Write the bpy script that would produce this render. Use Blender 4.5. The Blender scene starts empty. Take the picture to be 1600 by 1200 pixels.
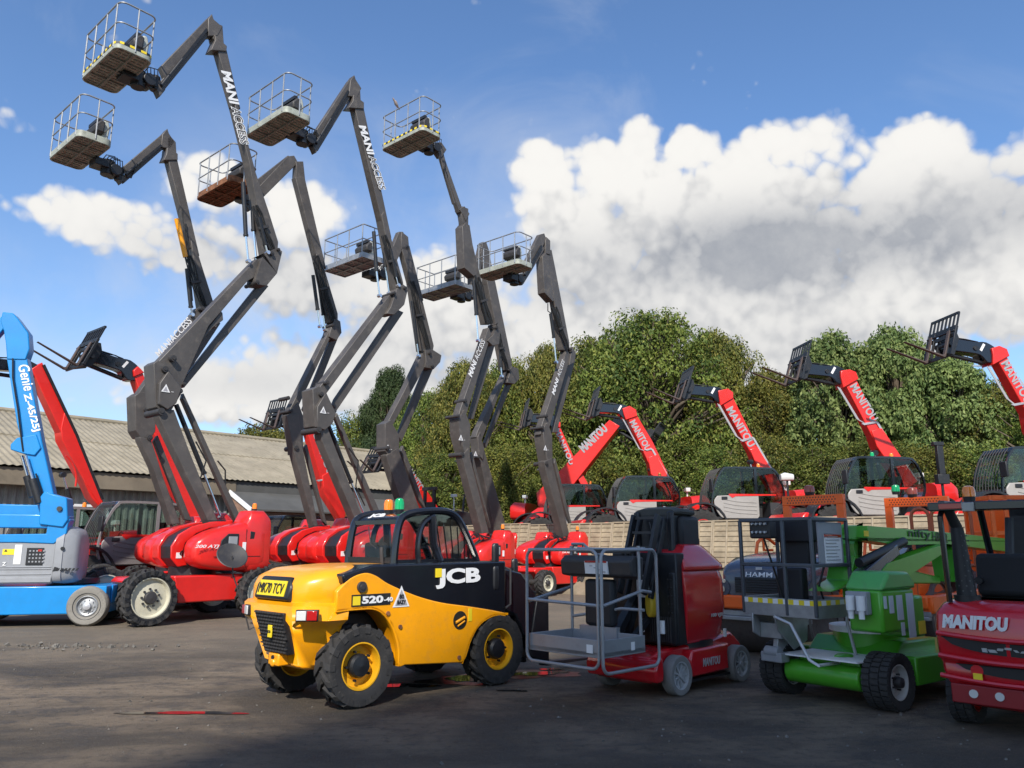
import bpy, math, random
import numpy as np
from mathutils import Vector, Matrix
R = math.radians
sc = bpy.context.scene
COL = sc.collection
# ------------------------------------------------------------------ camera
FPX, HOR, EYE = 1230.0, 850.0, 1.6          # focal length and horizon in 1600x1200 px, eye height in m
TH = math.atan((HOR - 600) / FPX)
cd = bpy.data.cameras.new("camera"); cam = bpy.data.objects.new("camera", cd); COL.objects.link(cam)
cd.sensor_width = 36; cd.lens = 36 * FPX / 1600; cd.clip_end = 2000; cd.clip_start = .1
cam.location = (0, 0, EYE); cam.rotation_euler = (R(90) + TH, 0, 0); sc.camera = cam
# ------------------------------------------------------------------ sun and sky
SUN_EL, SUN_AZ = R(38), R(185)              # azimuth of the sun from +Y, clockwise
sd = bpy.data.lights.new("sun", 'SUN'); sun = bpy.data.objects.new("sun", sd); COL.objects.link(sun)
sd.energy = 4.4; sd.angle = R(.7); sd.color = (1, .94, .85)
sdir = Vector((math.sin(SUN_AZ) * math.cos(SUN_EL), math.cos(SUN_AZ) * math.cos(SUN_EL), math.sin(SUN_EL)))
sun.rotation_euler = sdir.to_track_quat('Z', 'Y').to_euler(); sun.location = (0, -30, 30)
sc.view_settings.view_transform = 'Standard'; sc.view_settings.look = 'None'
sc.view_settings.exposure = 0.36; sc.view_settings.gamma = 1
sc.cycles.max_bounces = 6; sc.cycles.transparent_max_bounces = 16
try: sc.cycles.use_denoising = True
except Exception: pass

def px_dir(px, py):
    x = (px - 800) / FPX; y = (600 - py) / FPX
    return Vector((x, math.cos(TH) - y * math.sin(TH), math.sin(TH) + y * math.cos(TH)))

W = bpy.data.worlds.new("World"); sc.world = W; W.use_nodes = True
nt = W.node_tree; nt.nodes.clear()
class NG:
    """tiny node helper"""
    def __init__(s, t): s.t = t
    def n(s, kind, **kw):
        nd = s.t.nodes.new(kind)
        for k, v in kw.items(): setattr(nd, k, v)
        return nd
    def l(s, a, b): s.t.links.new(a, b)
    def m(s, op, a, b=None, c=None, clamp=False):
        nd = s.n('ShaderNodeMath', operation=op); nd.use_clamp = clamp
        for i, q in enumerate((a, b, c)):
            if q is None: continue
            if isinstance(q, (int, float)): nd.inputs[i].default_value = q
            else: s.l(q, nd.inputs[i])
        return nd.outputs[0]
    def ss(s, v, lo, hi, a=0., b=1.):
        nd = s.n('ShaderNodeMapRange', interpolation_type='SMOOTHSTEP')
        nd.inputs[1].default_value = lo; nd.inputs[2].default_value = hi
        nd.inputs[3].default_value = a; nd.inputs[4].default_value = b
        s.l(v, nd.inputs[0]); return nd.outputs[0]
    def mixc(s, f, a, b, mode='MIX'):
        nd = s.n('ShaderNodeMix', data_type='RGBA', blend_type=mode)
        for i, q in ((0, f), (6, a), (7, b)):
            if isinstance(q, (int, float)): nd.inputs[i].default_value = q
            elif isinstance(q, tuple): nd.inputs[i].default_value = (*q, 1) if len(q) == 3 else q
            else: s.l(q, nd.inputs[i])
        return nd.outputs[2]
    def noise(s, vec, scale, detail=4, rough=.55, dist=0):
        nd = s.n('ShaderNodeTexNoise'); nd.inputs['Scale'].default_value = scale
        nd.inputs['Detail'].default_value = detail; nd.inputs['Roughness'].default_value = rough
        nd.inputs['Distortion'].default_value = dist
        if vec is not None: s.l(vec, nd.inputs['Vector'])
        return nd.outputs['Fac']

# cloud density: blobs (px centre, radii in px, weight) turned into directions, broken up by noise
BLOBS = [(850, 262, 58, 50, .9), (935, 250, 50, 42, .9), (1000, 225, 42, 48, .85), (1080, 232, 48, 42, .9), (1205, 236, 72, 48, .9), (1292, 236, 78, 70, .95), (1432, 246, 84, 72, .95), (1640, 240, 80, 60, .9),
         (960, 330, 165, 95, 1.05), (1180, 330, 190, 95, 1.1), (1400, 335, 200, 100, 1.1), (1600, 370, 200, 110, 1.), (1000, 430, 230, 100, 1.05), (1250, 460, 330, 110, 1.15), (1560, 450, 240, 100, 1.05),
         (880, 530, 240, 100, 1.0), (1180, 570, 360, 100, 1.), (330, 290, 92, 60, 1.), (455, 335, 110, 68, 1.05), (180, 350, 150, 58, 1.), (85, 325, 60, 36, .8), (300, 390, 180, 60, 1.),
         (520, 450, 190, 70, .95), (350, 610, 200, 65, .95), (540, 590, 220, 90, .95), (700, 490, 190, 110, .95), (120, 590, 170, 36, .35),
         (760, -6, 120, 24, .12), (25, 195, 40, 24, .4), (650, 210, 220, 22, .1), (1450, 12, 80, 14, .12), (110, 640, 120, 28, .4), (1900, 350, 300, 200, 1.)]
DARKB = [(1270, 385, 260, 62, 1.), (1060, 400, 190, 60, .7), (1480, 360, 170, 60, .5), (1180, 545, 300, 45, .6), (330, 395, 170, 34, .55), (480, 470, 160, 50, .4), (640, 560, 200, 50, .45), (360, 600, 200, 30, .4), (880, 470, 120, 40, .35)]
grp = bpy.data.node_groups.new("cloud_density", 'ShaderNodeTree')
grp.interface.new_socket("dir", in_out='INPUT', socket_type='NodeSocketVector')
grp.interface.new_socket("dens", in_out='OUTPUT', socket_type='NodeSocketFloat')
g = NG(grp); gi = g.n('NodeGroupInput'); go = g.n('NodeGroupOutput')
D = gi.outputs[0]
n1 = g.noise(D, 5.0, 7, .6, .3)
def puff(scale, warp):
    nz = g.n('ShaderNodeTexNoise'); nz.inputs['Scale'].default_value = scale * .6; nz.inputs['Detail'].default_value = 2; g.l(D, nz.inputs['Vector'])
    v1 = g.n('ShaderNodeVectorMath', operation='SUBTRACT'); g.l(nz.outputs['Color'], v1.inputs[0]); v1.inputs[1].default_value = (.5, .5, .5)
    v2 = g.n('ShaderNodeVectorMath', operation='SCALE'); g.l(v1.outputs[0], v2.inputs[0]); v2.inputs['Scale'].default_value = warp
    v3 = g.n('ShaderNodeVectorMath', operation='ADD'); g.l(D, v3.inputs[0]); g.l(v2.outputs[0], v3.inputs[1])
    vo = g.n('ShaderNodeTexVoronoi', feature='F1'); vo.inputs['Scale'].default_value = scale; g.l(v3.outputs[0], vo.inputs['Vector'])
    return g.m('SUBTRACT', .42, vo.outputs['Distance'])
p1_, p2_, p3_ = puff(13., .06), puff(29., .03), puff(63., .014)
fb = g.m('ADD', g.m('MULTIPLY', g.m('SUBTRACT', n1, .5), 1.3), g.m('ADD', g.m('MULTIPLY', p1_, .5), g.m('ADD', g.m('MULTIPLY', p2_, .4), g.m('MULTIPLY', p3_, .42))))
acc = None
sp = g.n('ShaderNodeSeparateXYZ'); g.l(D, sp.inputs[0])
az = g.m('ARCTAN2', sp.outputs[0], sp.outputs[1]); el = g.m('ARCSINE', sp.outputs[2])
for (bx, by, rx, ry, w) in BLOBS:
    d = px_dir(bx, by).normalized(); a0 = math.atan2(d.x, d.y); e0 = math.asin(d.z)
    sca = 1 / math.hypot(FPX, math.hypot(bx - 800, by - 600)); ra = rx * sca / math.cos(e0); re = ry * sca
    dx = g.m('DIVIDE', g.m('SUBTRACT', az, a0), ra); dy = g.m('DIVIDE', g.m('SUBTRACT', el, e0), re)
    rr = g.m('ADD', g.m('MULTIPLY', dx, dx), g.m('MULTIPLY', dy, dy))
    v = g.m('MULTIPLY', g.m('SUBTRACT', 1.25, rr), w)
    v = g.m('MINIMUM', v, w)
    acc = v if acc is None else g.m('SMOOTH_MAX', acc, v, .25)
far = g.m('MULTIPLY', g.ss(g.m('ABSOLUTE', az), .85, 1.3), g.m('SUBTRACT', n1, .42))   # scattered clouds outside the frame too
acc = g.m('MAXIMUM', acc, g.m('MULTIPLY', far, 3.))
acc = g.m('MAXIMUM', acc, -2.)
g.l(g.m('ADD', acc, fb), go.inputs[0])
w = NG(nt)
tc = w.n('ShaderNodeTexCoord'); V = tc.outputs['Generated']
sky = w.n('ShaderNodeTexSky', sky_type='NISHITA', sun_disc=False)
sky.sun_elevation = SUN_EL; sky.sun_rotation = SUN_AZ; sky.air_density = 1.0; sky.dust_density = .6; sky.ozone_density = 2.6
g1 = w.n('ShaderNodeGroup', node_tree=grp); w.l(V, g1.inputs[0])
va = w.n('ShaderNodeVectorMath', operation='ADD'); w.l(V, va.inputs[0]); va.inputs[1].default_value = (-.018, -.02, .05)
g2 = w.n('ShaderNodeGroup', node_tree=grp); w.l(va.outputs[0], g2.inputs[0])
mask = w.ss(g1.outputs[0], .26, .7)
rel = w.ss(w.m('SUBTRACT', g2.outputs[0], g1.outputs[0]), -.35, .5)
sp0 = w.n('ShaderNodeSeparateXYZ'); w.l(V, sp0.inputs[0])
azw = w.m('ARCTAN2', sp0.outputs[0], sp0.outputs[1]); elw = w.m('ARCSINE', sp0.outputs[2])
dk = None
for (bx, by, rx, ry, wt) in DARKB:
    d = px_dir(bx, by).normalized(); a0 = math.atan2(d.x, d.y); e0 = math.asin(d.z); sca = 1 / math.hypot(FPX, math.hypot(bx - 800, by - 600))
    dx = w.m('DIVIDE', w.m('SUBTRACT', azw, a0), rx * sca / math.cos(e0)); dy = w.m('DIVIDE', w.m('SUBTRACT', elw, e0), ry * sca)
    v = w.m('MULTIPLY', w.m('EXPONENT', w.m('MULTIPLY', w.m('ADD', w.m('MULTIPLY', dx, dx), w.m('MULTIPLY', dy, dy)), -.8)), wt)
    dk = v if dk is None else w.m('ADD', dk, v)
nn = w.noise(V, 6., 7, .6)
dk = w.m('MULTIPLY', dk, w.ss(nn, .25, .7, .55, 1.25))
shade = w.m('ADD', w.m('MULTIPLY', dk, .72), w.m('MULTIPLY', rel, .42), clamp=True)
thin = w.ss(g1.outputs[0], .3, 1.0, .12, 0.)
shade = w.m('MULTIPLY', w.m('ADD', shade, thin, clamp=True), w.ss(w.noise(V, 11., 6, .65), .25, .75, .72, 1.))
spz = w.n('ShaderNodeSeparateXYZ'); w.l(V, spz.inputs[0])
ccol = w.mixc(shade, (5.8, 5.7, 5.5), (2.25, 2.4, 2.7))
skyc = w.mixc(1.0, sky.outputs[0], (.86, 1.03, 1.2), 'MULTIPLY')
wisp = w.m('MULTIPLY', w.ss(w.noise(V, 3.2, 6, .6, .8), .5, .8), .3)
skyc = w.mixc(wisp, skyc, (4.2, 4.5, 5.))
veil = None
for (bx, by, rx, ry, wt) in [(470, 440, 300, 170, .75), (260, 580, 320, 90, .7), (720, 470, 200, 160, .6), (640, 200, 260, 50, .2), (1000, 560, 400, 90, .6), (120, 400, 200, 90, .3)]:
    d = px_dir(bx, by).normalized(); a0 = math.atan2(d.x, d.y); e0 = math.asin(d.z); sca = 1 / math.hypot(FPX, math.hypot(bx - 800, by - 600))
    dx = w.m('DIVIDE', w.m('SUBTRACT', azw, a0), rx * sca / math.cos(e0)); dy = w.m('DIVIDE', w.m('SUBTRACT', elw, e0), ry * sca)
    v = w.m('MULTIPLY', w.m('EXPONENT', w.m('MULTIPLY', w.m('ADD', w.m('MULTIPLY', dx, dx), w.m('MULTIPLY', dy, dy)), -1.)), wt)
    veil = v if veil is None else w.m('MAXIMUM', veil, v)
veil = w.m('MULTIPLY', veil, w.ss(w.noise(V, 4.5, 6, .62, .4), .32, .66, .25, 1.))
skyc = w.mixc(veil, skyc, (4.3, 4.5, 4.8))
fin = w.mixc(mask, skyc, ccol)
bg = w.n('ShaderNodeBackground'); bg.inputs[1].default_value = .128; w.l(fin, bg.inputs[0])
wo = w.n('ShaderNodeOutputWorld'); w.l(bg.outputs[0], wo.inputs[0])

# ------------------------------------------------------------------ materials
MATS = {}
def mat(name, col, rough=.5, metal=0., coat=0., dirt=0., dcol=(.12, .1, .075), dscale=3., bump=0., bscale=40., var=0., spec=.5, trans=0):
    if name in MATS: return MATS[name]
    m = bpy.data.materials.new(name); m.use_nodes = True; t = NG(m.node_tree)
    b = m.node_tree.nodes['Principled BSDF']
    b.inputs['Roughness'].default_value = rough; b.inputs['Metallic'].default_value = metal
    b.inputs['Coat Weight'].default_value = coat; b.inputs['Coat Roughness'].default_value = .12
    b.inputs['Specular IOR Level'].default_value = spec
    tcn = t.n('ShaderNodeTexCoord').outputs['Object']
    c = (*col, 1)
    if var or dirt:
        nz = t.noise(tcn, dscale, 6, .6)
        if var:
            c = t.mixc(t.ss(nz, .3, .7), tuple(x * (1 - var) for x in col), tuple(min(1, x * (1 + var)) for x in col))
        if dirt:
            n2 = t.noise(tcn, dscale * 2.7, 8, .7)
            f = t.m('MULTIPLY', t.ss(n2, .48, .75), dirt, clamp=True)
            c = t.mixc(f, c if not isinstance(c, tuple) else c[:3], dcol)
            rn = t.m('ADD', t.m('MULTIPLY', f, .4), rough, clamp=True); t.l(rn, b.inputs['Roughness'])
    if isinstance(c, tuple): b.inputs['Base Color'].default_value = c
    else: t.l(c, b.inputs['Base Color'])
    if bump:
        bn = t.n('ShaderNodeBump'); bn.inputs['Strength'].default_value = bump; bn.inputs['Distance'].default_value = .01
        t.l(t.noise(tcn, bscale, 4), bn.inputs['Height']); t.l(bn.outputs[0], b.inputs['Normal'])
    MATS[name] = m; return m
def glassm(name, tint, rough=.03, fac=.16):
    m = bpy.data.materials.new(name); m.use_nodes = True; t = NG(m.node_tree); m.node_tree.nodes.clear()
    tr = t.n('ShaderNodeBsdfTransparent'); tr.inputs[0].default_value = (*tint, 1)
    gl = t.n('ShaderNodeBsdfGlossy'); gl.inputs['Roughness'].default_value = rough; gl.inputs[0].default_value = (1, 1, 1, 1)
    fr = t.n('ShaderNodeFresnel'); fr.inputs[0].default_value = 1.5
    f = t.m('MULTIPLY', fr.outputs[0], .55, clamp=True)
    mx = t.n('ShaderNodeMixShader'); t.l(f, mx.inputs[0]); t.l(tr.outputs[0], mx.inputs[1]); t.l(gl.outputs[0], mx.inputs[2])
    o = t.n('ShaderNodeOutputMaterial'); t.l(mx.outputs[0], o.inputs[0]); MATS[name] = m; return m
RED = mat('red_paint', (.64, .016, .012), .32, coat=.5, dirt=.14, dcol=(.2, .05, .04), var=.07)
REDB = mat('red_boom_paint', (.68, .02, .014), .38, coat=.25, dirt=.12, dcol=(.25, .06, .05), var=.05)
RED_SHADED = mat('shaded_red_paint', (.54, .01, .018), .24, coat=.8, dirt=.1, dcol=(.2, .1, .1))  # same red, darkened and cooled to put the shade into the paint
GREY = mat('boom_grey_paint', (.074, .066, .061), .46, dirt=.5, dcol=(.17, .15, .13), var=.16, dscale=1.6)
GREYD = mat('dark_boom_paint', (.035, .033, .034), .55, dirt=.3)
BLACK = mat('black_paint', (.012, .013, .016), .42, dirt=.35, dcol=(.06, .055, .05))
GLOSSB = mat('gloss_black_paint', (.008, .009, .013), .2, coat=.4)
YEL = mat('yellow_paint', (.92, .365, .003), .33, coat=.45, dirt=.3, dcol=(.42, .2, .05), var=.05)
YELD = mat('yellow_decal', (.8, .6, .02), .5)
BLUE = mat('blue_paint', (.0, .22, .57), .4, coat=.3, dirt=.12, dcol=(.05, .12, .25), var=.06)
LGREY = mat('pale_grey_plastic', (.27, .28, .3), .45, dirt=.15, var=.05)
WARMG = mat('warm_grey_panel', (.33, .31, .29), .4, dirt=.2, var=.05)
CABG = mat('cab_trim_grey', (.2, .18, .18), .4, dirt=.2)
GREEN = mat('green_paint', (.07, .36, .02), .35, coat=.4, dirt=.15, dcol=(.1, .2, .05), var=.06)
ORANGE = mat('orange_paint', (.95, .135, .008), .42, dirt=.25, dcol=(.3, .1, .04), var=.06)
NAVY = mat('slate_paint', (.06, .07, .1), .25, coat=.6, dirt=.15)
STEEL = mat('galvanised_steel', (.34, .35, .36), .42, metal=.55, dirt=.3, dcol=(.2, .2, .19), var=.15, dscale=5)
CHROME = mat('chrome_rod', (.75, .77, .8), .18, metal=1.)
BASK = mat('weathered_basket', (.36, .38, .33), .6, metal=.1, dirt=.6, dcol=(.16, .17, .12), var=.2, dscale=4)
BASKD = mat('basket_underside', (.34, .34, .28), .8, dirt=.6, dcol=(.08, .08, .06), var=.3, dscale=5)
RUST = mat('rusty_steel', (.2, .085, .04), .85, dirt=.5, dcol=(.1, .045, .03), var=.4, dscale=6)
RUBBER = mat('tyre_rubber', (.028, .027, .027), .85, dirt=.45, dcol=(.1, .09, .08), dscale=5, bump=.3, bscale=60)
RUBG = mat('pale_rubber', (.19, .185, .18), .8, dirt=.4, dcol=(.09, .085, .08), dscale=6)
CREAM = mat('cream_rim_paint', (.52, .49, .38), .5, dirt=.3, var=.06)
RIMY = mat('yellow_rim_paint', (.74, .38, .01), .45, dirt=.25, dcol=(.25, .15, .05))
WHITE = mat('white_decal', (.75, .75, .75), .5, dirt=.15, dcol=(.5, .5, .48))
SILV = mat('silver_decal', (.5, .5, .52), .35, metal=.3)
WGREY = mat('grey_lettering', (.33, .32, .34), .5)
INT = mat('cab_interior', (.03, .03, .034), .7)
SEAT = mat('seat_fabric', (.018, .018, .02), .85)
AMBER = mat('amber_lens', (.85, .22, .01), .15, coat=.6)
GRNL = mat('green_lens', (.0, .34, .1), .15, coat=.6)
REDL = mat('red_lens', (.4, .01, .01), .15, coat=.6)
CLEARL = mat('clear_lens', (.6, .6, .58), .15, coat=.8)
HOSE = mat('black_hose', (.012, .012, .012), .5)
GLASS = glassm('cab_glass', (.7, .76, .73))
GLASSC = glassm('clear_glass', (.84, .88, .87))

# ------------------------------------------------------------------ mesh helpers
def vec(p): return Vector(p)
class MB:
    def __init__(s): s.v = []; s.f = []; s.m = []; s.cur = 0
    def add(s, vs, fs, m=None):
        o = len(s.v); s.v += [tuple(p) for p in vs]
        for f in fs: s.f.append([i + o for i in f]); s.m.append(s.cur if m is None else m)
        return s
    def box(s, x0, x1, y0, y1, z0, z1, m=None):
        vs = [(x, y, z) for z in (z0, z1) for y in (y0, y1) for x in (x0, x1)]
        return s.add(vs, [(0, 2, 3, 1), (4, 5, 7, 6), (0, 1, 5, 4), (2, 6, 7, 3), (0, 4, 6, 2), (1, 3, 7, 5)], m)
    def obox(s, c, ax, ay, az, m=None):
        c, ax, ay, az = map(vec, (c, ax, ay, az))
        vs = [c + ax * i + ay * j + az * k for k in (-1, 1) for j in (-1, 1) for i in (-1, 1)]
        return s.add(vs, [(0, 2, 3, 1), (4, 5, 7, 6), (0, 1, 5, 4), (2, 6, 7, 3), (0, 4, 6, 2), (1, 3, 7, 5)], m)
    def bar(s, p0, p1, w, h, up=(0, 0, 1), m=None):
        p0, p1 = vec(p0), vec(p1); d = p1 - p0; L = d.length
        if L < 1e-6: return s
        d /= L; sd_ = d.cross(vec(up))
        if sd_.length < 1e-3: sd_ = d.cross(Vector((1, 0, 0)))
        sd_.normalize(); u_ = sd_.cross(d)
        return s.obox((p0 + p1) / 2, d * L / 2, sd_ * w / 2, u_ * h / 2, m)
    def cyl(s, p0, p1, r0, r1=None, n=14, m=None, cap=True):
        if r1 is None: r1 = r0
        p0, p1 = vec(p0), vec(p1); d = (p1 - p0).normalized()
        a = d.orthogonal().normalized(); b = d.cross(a); vs = []
        for p, r in ((p0, r0), (p1, r1)):
            for i in range(n):
                t = 2 * math.pi * i / n; vs.append(p + (a * math.cos(t) + b * math.sin(t)) * r)
        fs = [(i, (i + 1) % n, n + (i + 1) % n, n + i) for i in range(n)]
        if cap: fs += [tuple(range(n))[::-1], tuple(range(n, 2 * n))]
        return s.add(vs, fs, m)
    def tube(s, pts, r, n=8, m=None, closed=False):
        pts = [vec(p) for p in pts]; N = len(pts); vs = []; prev = None
        for i, p in enumerate(pts):
            if closed: t = pts[(i + 1) % N] - pts[i - 1]
            else: t = pts[min(i + 1, N - 1)] - pts[max(i - 1, 0)]
            t.normalize()
            a = t.orthogonal().normalized() if prev is None else (prev - t * prev.dot(t)).normalized()
            prev = a; b = t.cross(a)
            for k in range(n):
                q = 2 * math.pi * k / n; vs.append(p + (a * math.cos(q) + b * math.sin(q)) * r)
        fs = []; K = N if closed else N - 1
        for i in range(K):
            j = (i + 1) % N
            for k in range(n): fs.append((i * n + k, i * n + (k + 1) % n, j * n + (k + 1) % n, j * n + k))
        if not closed: fs += [tuple(range(n))[::-1], tuple(range((N - 1) * n, N * n))]
        return s.add(vs, fs, m)
    def prism(s, pts, y0, y1, m=None):
        """pts = [(x,z)] outline in the local xz plane, extruded from y0 to y1"""
        n = len(pts); vs = [(p[0], y0, p[1]) for p in pts] + [(p[0], y1, p[1]) for p in pts]
        fs = [tuple(range(n)), tuple(range(n, 2 * n))[::-1]] + [(i, n + i, n + (i + 1) % n, (i + 1) % n) for i in range(n)]
        return s.add(vs, fs, m)
    def loft(s, secs, m=None, cap=True, closed=True):
        n = len(secs[0]); vs = [p for c in secs for p in c]; fs = []
        for i in range(len(secs) - 1):
            for k in range(n if closed else n - 1):
                fs.append((i * n + k, i * n + (k + 1) % n, (i + 1) * n + (k + 1) % n, (i + 1) * n + k))
        if cap: fs += [tuple(range(n))[::-1], tuple(range((len(secs) - 1) * n, len(secs) * n))]
        return s.add(vs, fs, m)
    def rev(s, prof, c=(0, 0, 0), ax='y', n=32, m=None):
        """lathe profile [(r, a)] about an axis through c"""
        vs = []
        for (r, a) in prof:
            for k in range(n):
                t = 2 * math.pi * k / n; p = (r * math.cos(t), r * math.sin(t))
                q = {'y': (p[0], a, p[1]), 'z': (p[0], p[1], a), 'x': (a, p[0], p[1])}[ax]
                vs.append((q[0] + c[0], q[1] + c[1], q[2] + c[2]))
        fs = [(i * n + k, i * n + (k + 1) % n, (i + 1) * n + (k + 1) % n, (i + 1) * n + k) for i in range(len(prof) - 1) for k in range(n)]
        return s.add(vs, fs, m)
    def build(s, name, mats, parent=None, bevel=0, smooth=35, seg=2):
        me = bpy.data.meshes.new(name); me.from_pydata(s.v, [], s.f)
        if not isinstance(mats, (list, tuple)): mats = [mats]
        for q in mats: me.materials.append(q)
        if len(mats) > 1: me.polygons.foreach_set('material_index', [min(i, len(mats) - 1) for i in s.m])
        bm_fix(me)
        if smooth:
            me.polygons.foreach_set('use_smooth', [True] * len(me.polygons))
            try: me.set_sharp_from_angle(angle=R(smooth))
            except Exception: pass
        me.update()
        o = bpy.data.objects.new(name, me); COL.objects.link(o)
        if parent is not None: o.parent = parent
        if bevel:
            b = o.modifiers.new('bevel', 'BEVEL'); b.width = bevel; b.segments = seg; b.limit_method = 'ANGLE'; b.angle_limit = R(38); b.harden_normals = False
        return o
import bmesh
def bm_fix(me):
    b = bmesh.new(); b.from_mesh(me); bmesh.ops.recalc_face_normals(b, faces=b.faces); b.to_mesh(me); b.free()
def sel(y, z, hy, hz, x, n=24, e=2.6, flat=None):
    """superellipse section in the yz plane at x"""
    out = []
    for k in range(n):
        t = 2 * math.pi * k / n; c, s_ = math.cos(t), math.sin(t)
        out.append((x, y + hy * math.copysign(abs(c) ** (2 / e), c), z + hz * math.copysign(abs(s_) ** (2 / e), s_)))
    return out
def empty(name, loc, rz=0, parent=None):
    o = bpy.data.objects.new(name, None); COL.objects.link(o); o.location = loc; o.rotation_euler = (0, 0, rz)
    o.empty_display_size = .2
    if parent is not None: o.parent = parent
    return o
def tag(o, label=None, cat=None, group=None, kind=None):
    if label: o['label'] = label
    if cat: o['category'] = cat
    if group: o['group'] = group
    if kind: o['kind'] = kind
    return o
def copy_tree(o, parent=None):
    c = o.copy(); COL.objects.link(c); c.parent = parent
    for ch in list(o.children): copy_tree(ch, c)
    return c
def place(o, parent, loc, rz=0):
    o.parent = parent; o.location = loc; o.rotation_euler = (0, 0, rz); return o
class Fr:
    """frame of a machine: origin on the ground, x axis at angle ang; turns photo pixels into local points on a chosen plane"""
    def __init__(s, O, ang, z=0):
        s.O = Vector((O[0], O[1], z)); s.ang = ang
        s.a = Vector((math.cos(ang), math.sin(ang), 0)); s.b = Vector((-s.a.y, s.a.x, 0))
    def _hit(s, px, py, P, n):
        d = px_dir(px, py); e = Vector((0, 0, EYE)); return e + d * ((P - e).dot(n) / d.dot(n))
    def _loc(s, q): d = q - s.O; return (d.dot(s.a), d.dot(s.b), d.z)
    def y(s, px, py, y=0.): q = s._loc(s._hit(px, py, s.O + s.b * y, s.b)); return (q[0], q[2])
    def x(s, px, py, x=0.): return s._loc(s._hit(px, py, s.O + s.a * x, s.a))
    def p3(s, px, py, y=0.): q = s.y(px, py, y); return (q[0], y, q[1])
    def sil(s, L, Rr, yn, yf):
        """silhouette outline: pixels L lie on the far side face, pixels Rr on the near one"""
        return [s.y(p[0], p[1], yf) for p in L] + [s.y(p[0], p[1], yn) for p in Rr]
def text(body, origin, xdir, ydir, length, height, m, parent=None, name='lettering', bold=0., depth=.004, shear=0., res=3, ref=None, lift=0.):
    c = bpy.data.curves.new(name, 'FONT'); c.body = body; c.offset = bold; c.extrude = .02; c.shear = shear; c.resolution_u = res
    t = bpy.data.objects.new(name, c); COL.objects.link(t)
    dg = bpy.context.evaluated_depsgraph_get(); me = bpy.data.meshes.new_from_object(t.evaluated_get(dg))
    bpy.data.objects.remove(t)
    n = len(me.vertices); co = np.empty(n * 3); me.vertices.foreach_get('co', co); co = co.reshape(-1, 3)
    lo, hi = co.min(0), co.max(0)
    if ref is not None: bb = text_bbox(body, ref, shear); lo, hi = bb
    xd, yd = vec(xdir).normalized(), vec(ydir).normalized(); zd = xd.cross(yd)
    q = (co - lo) / np.maximum(hi - lo, 1e-6); q = q * np.array([length, height, depth])
    M = np.array([xd, yd, zd]); co2 = q @ M + np.array(origin)
    me.vertices.foreach_set('co', co2.ravel()); me.materials.clear(); me.materials.append(m); me.update(); me.name = name
    o = bpy.data.objects.new(name, me); COL.objects.link(o)
    if parent is not None: o.parent = parent
    return o
def text_bbox(body, bold, shear):
    c = bpy.data.curves.new('t', 'FONT'); c.body = body; c.offset = bold; c.extrude = .02; c.shear = shear; c.resolution_u = 3
    t = bpy.data.objects.new('t', c); COL.objects.link(t); me = bpy.data.meshes.new_from_object(t.evaluated_get(bpy.context.evaluated_depsgraph_get())); bpy.data.objects.remove(t)
    n = len(me.vertices); co = np.empty(n * 3); me.vertices.foreach_get('co', co); co = co.reshape(-1, 3); bpy.data.meshes.remove(me); return co.min(0), co.max(0)
def text_line(F, body, p0, p1, y, h, m, parent, near=-1, off=.006, **kw):
    """lettering on plane y running from pixel p0 to p1 (baseline), height h in metres"""
    a, b = Vector(F.p3(*p0, y)), Vector(F.p3(*p1, y)); xd = (b - a).normalized(); nrm = Vector((0, near, 0))
    yd = nrm.cross(xd); return text(body, a + nrm * off, xd, yd, (b - a).length, h, m, parent, **kw)
def polysheet(mb, pts3, m=None): return mb.add(pts3, [tuple(range(len(pts3)))], m)

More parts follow.
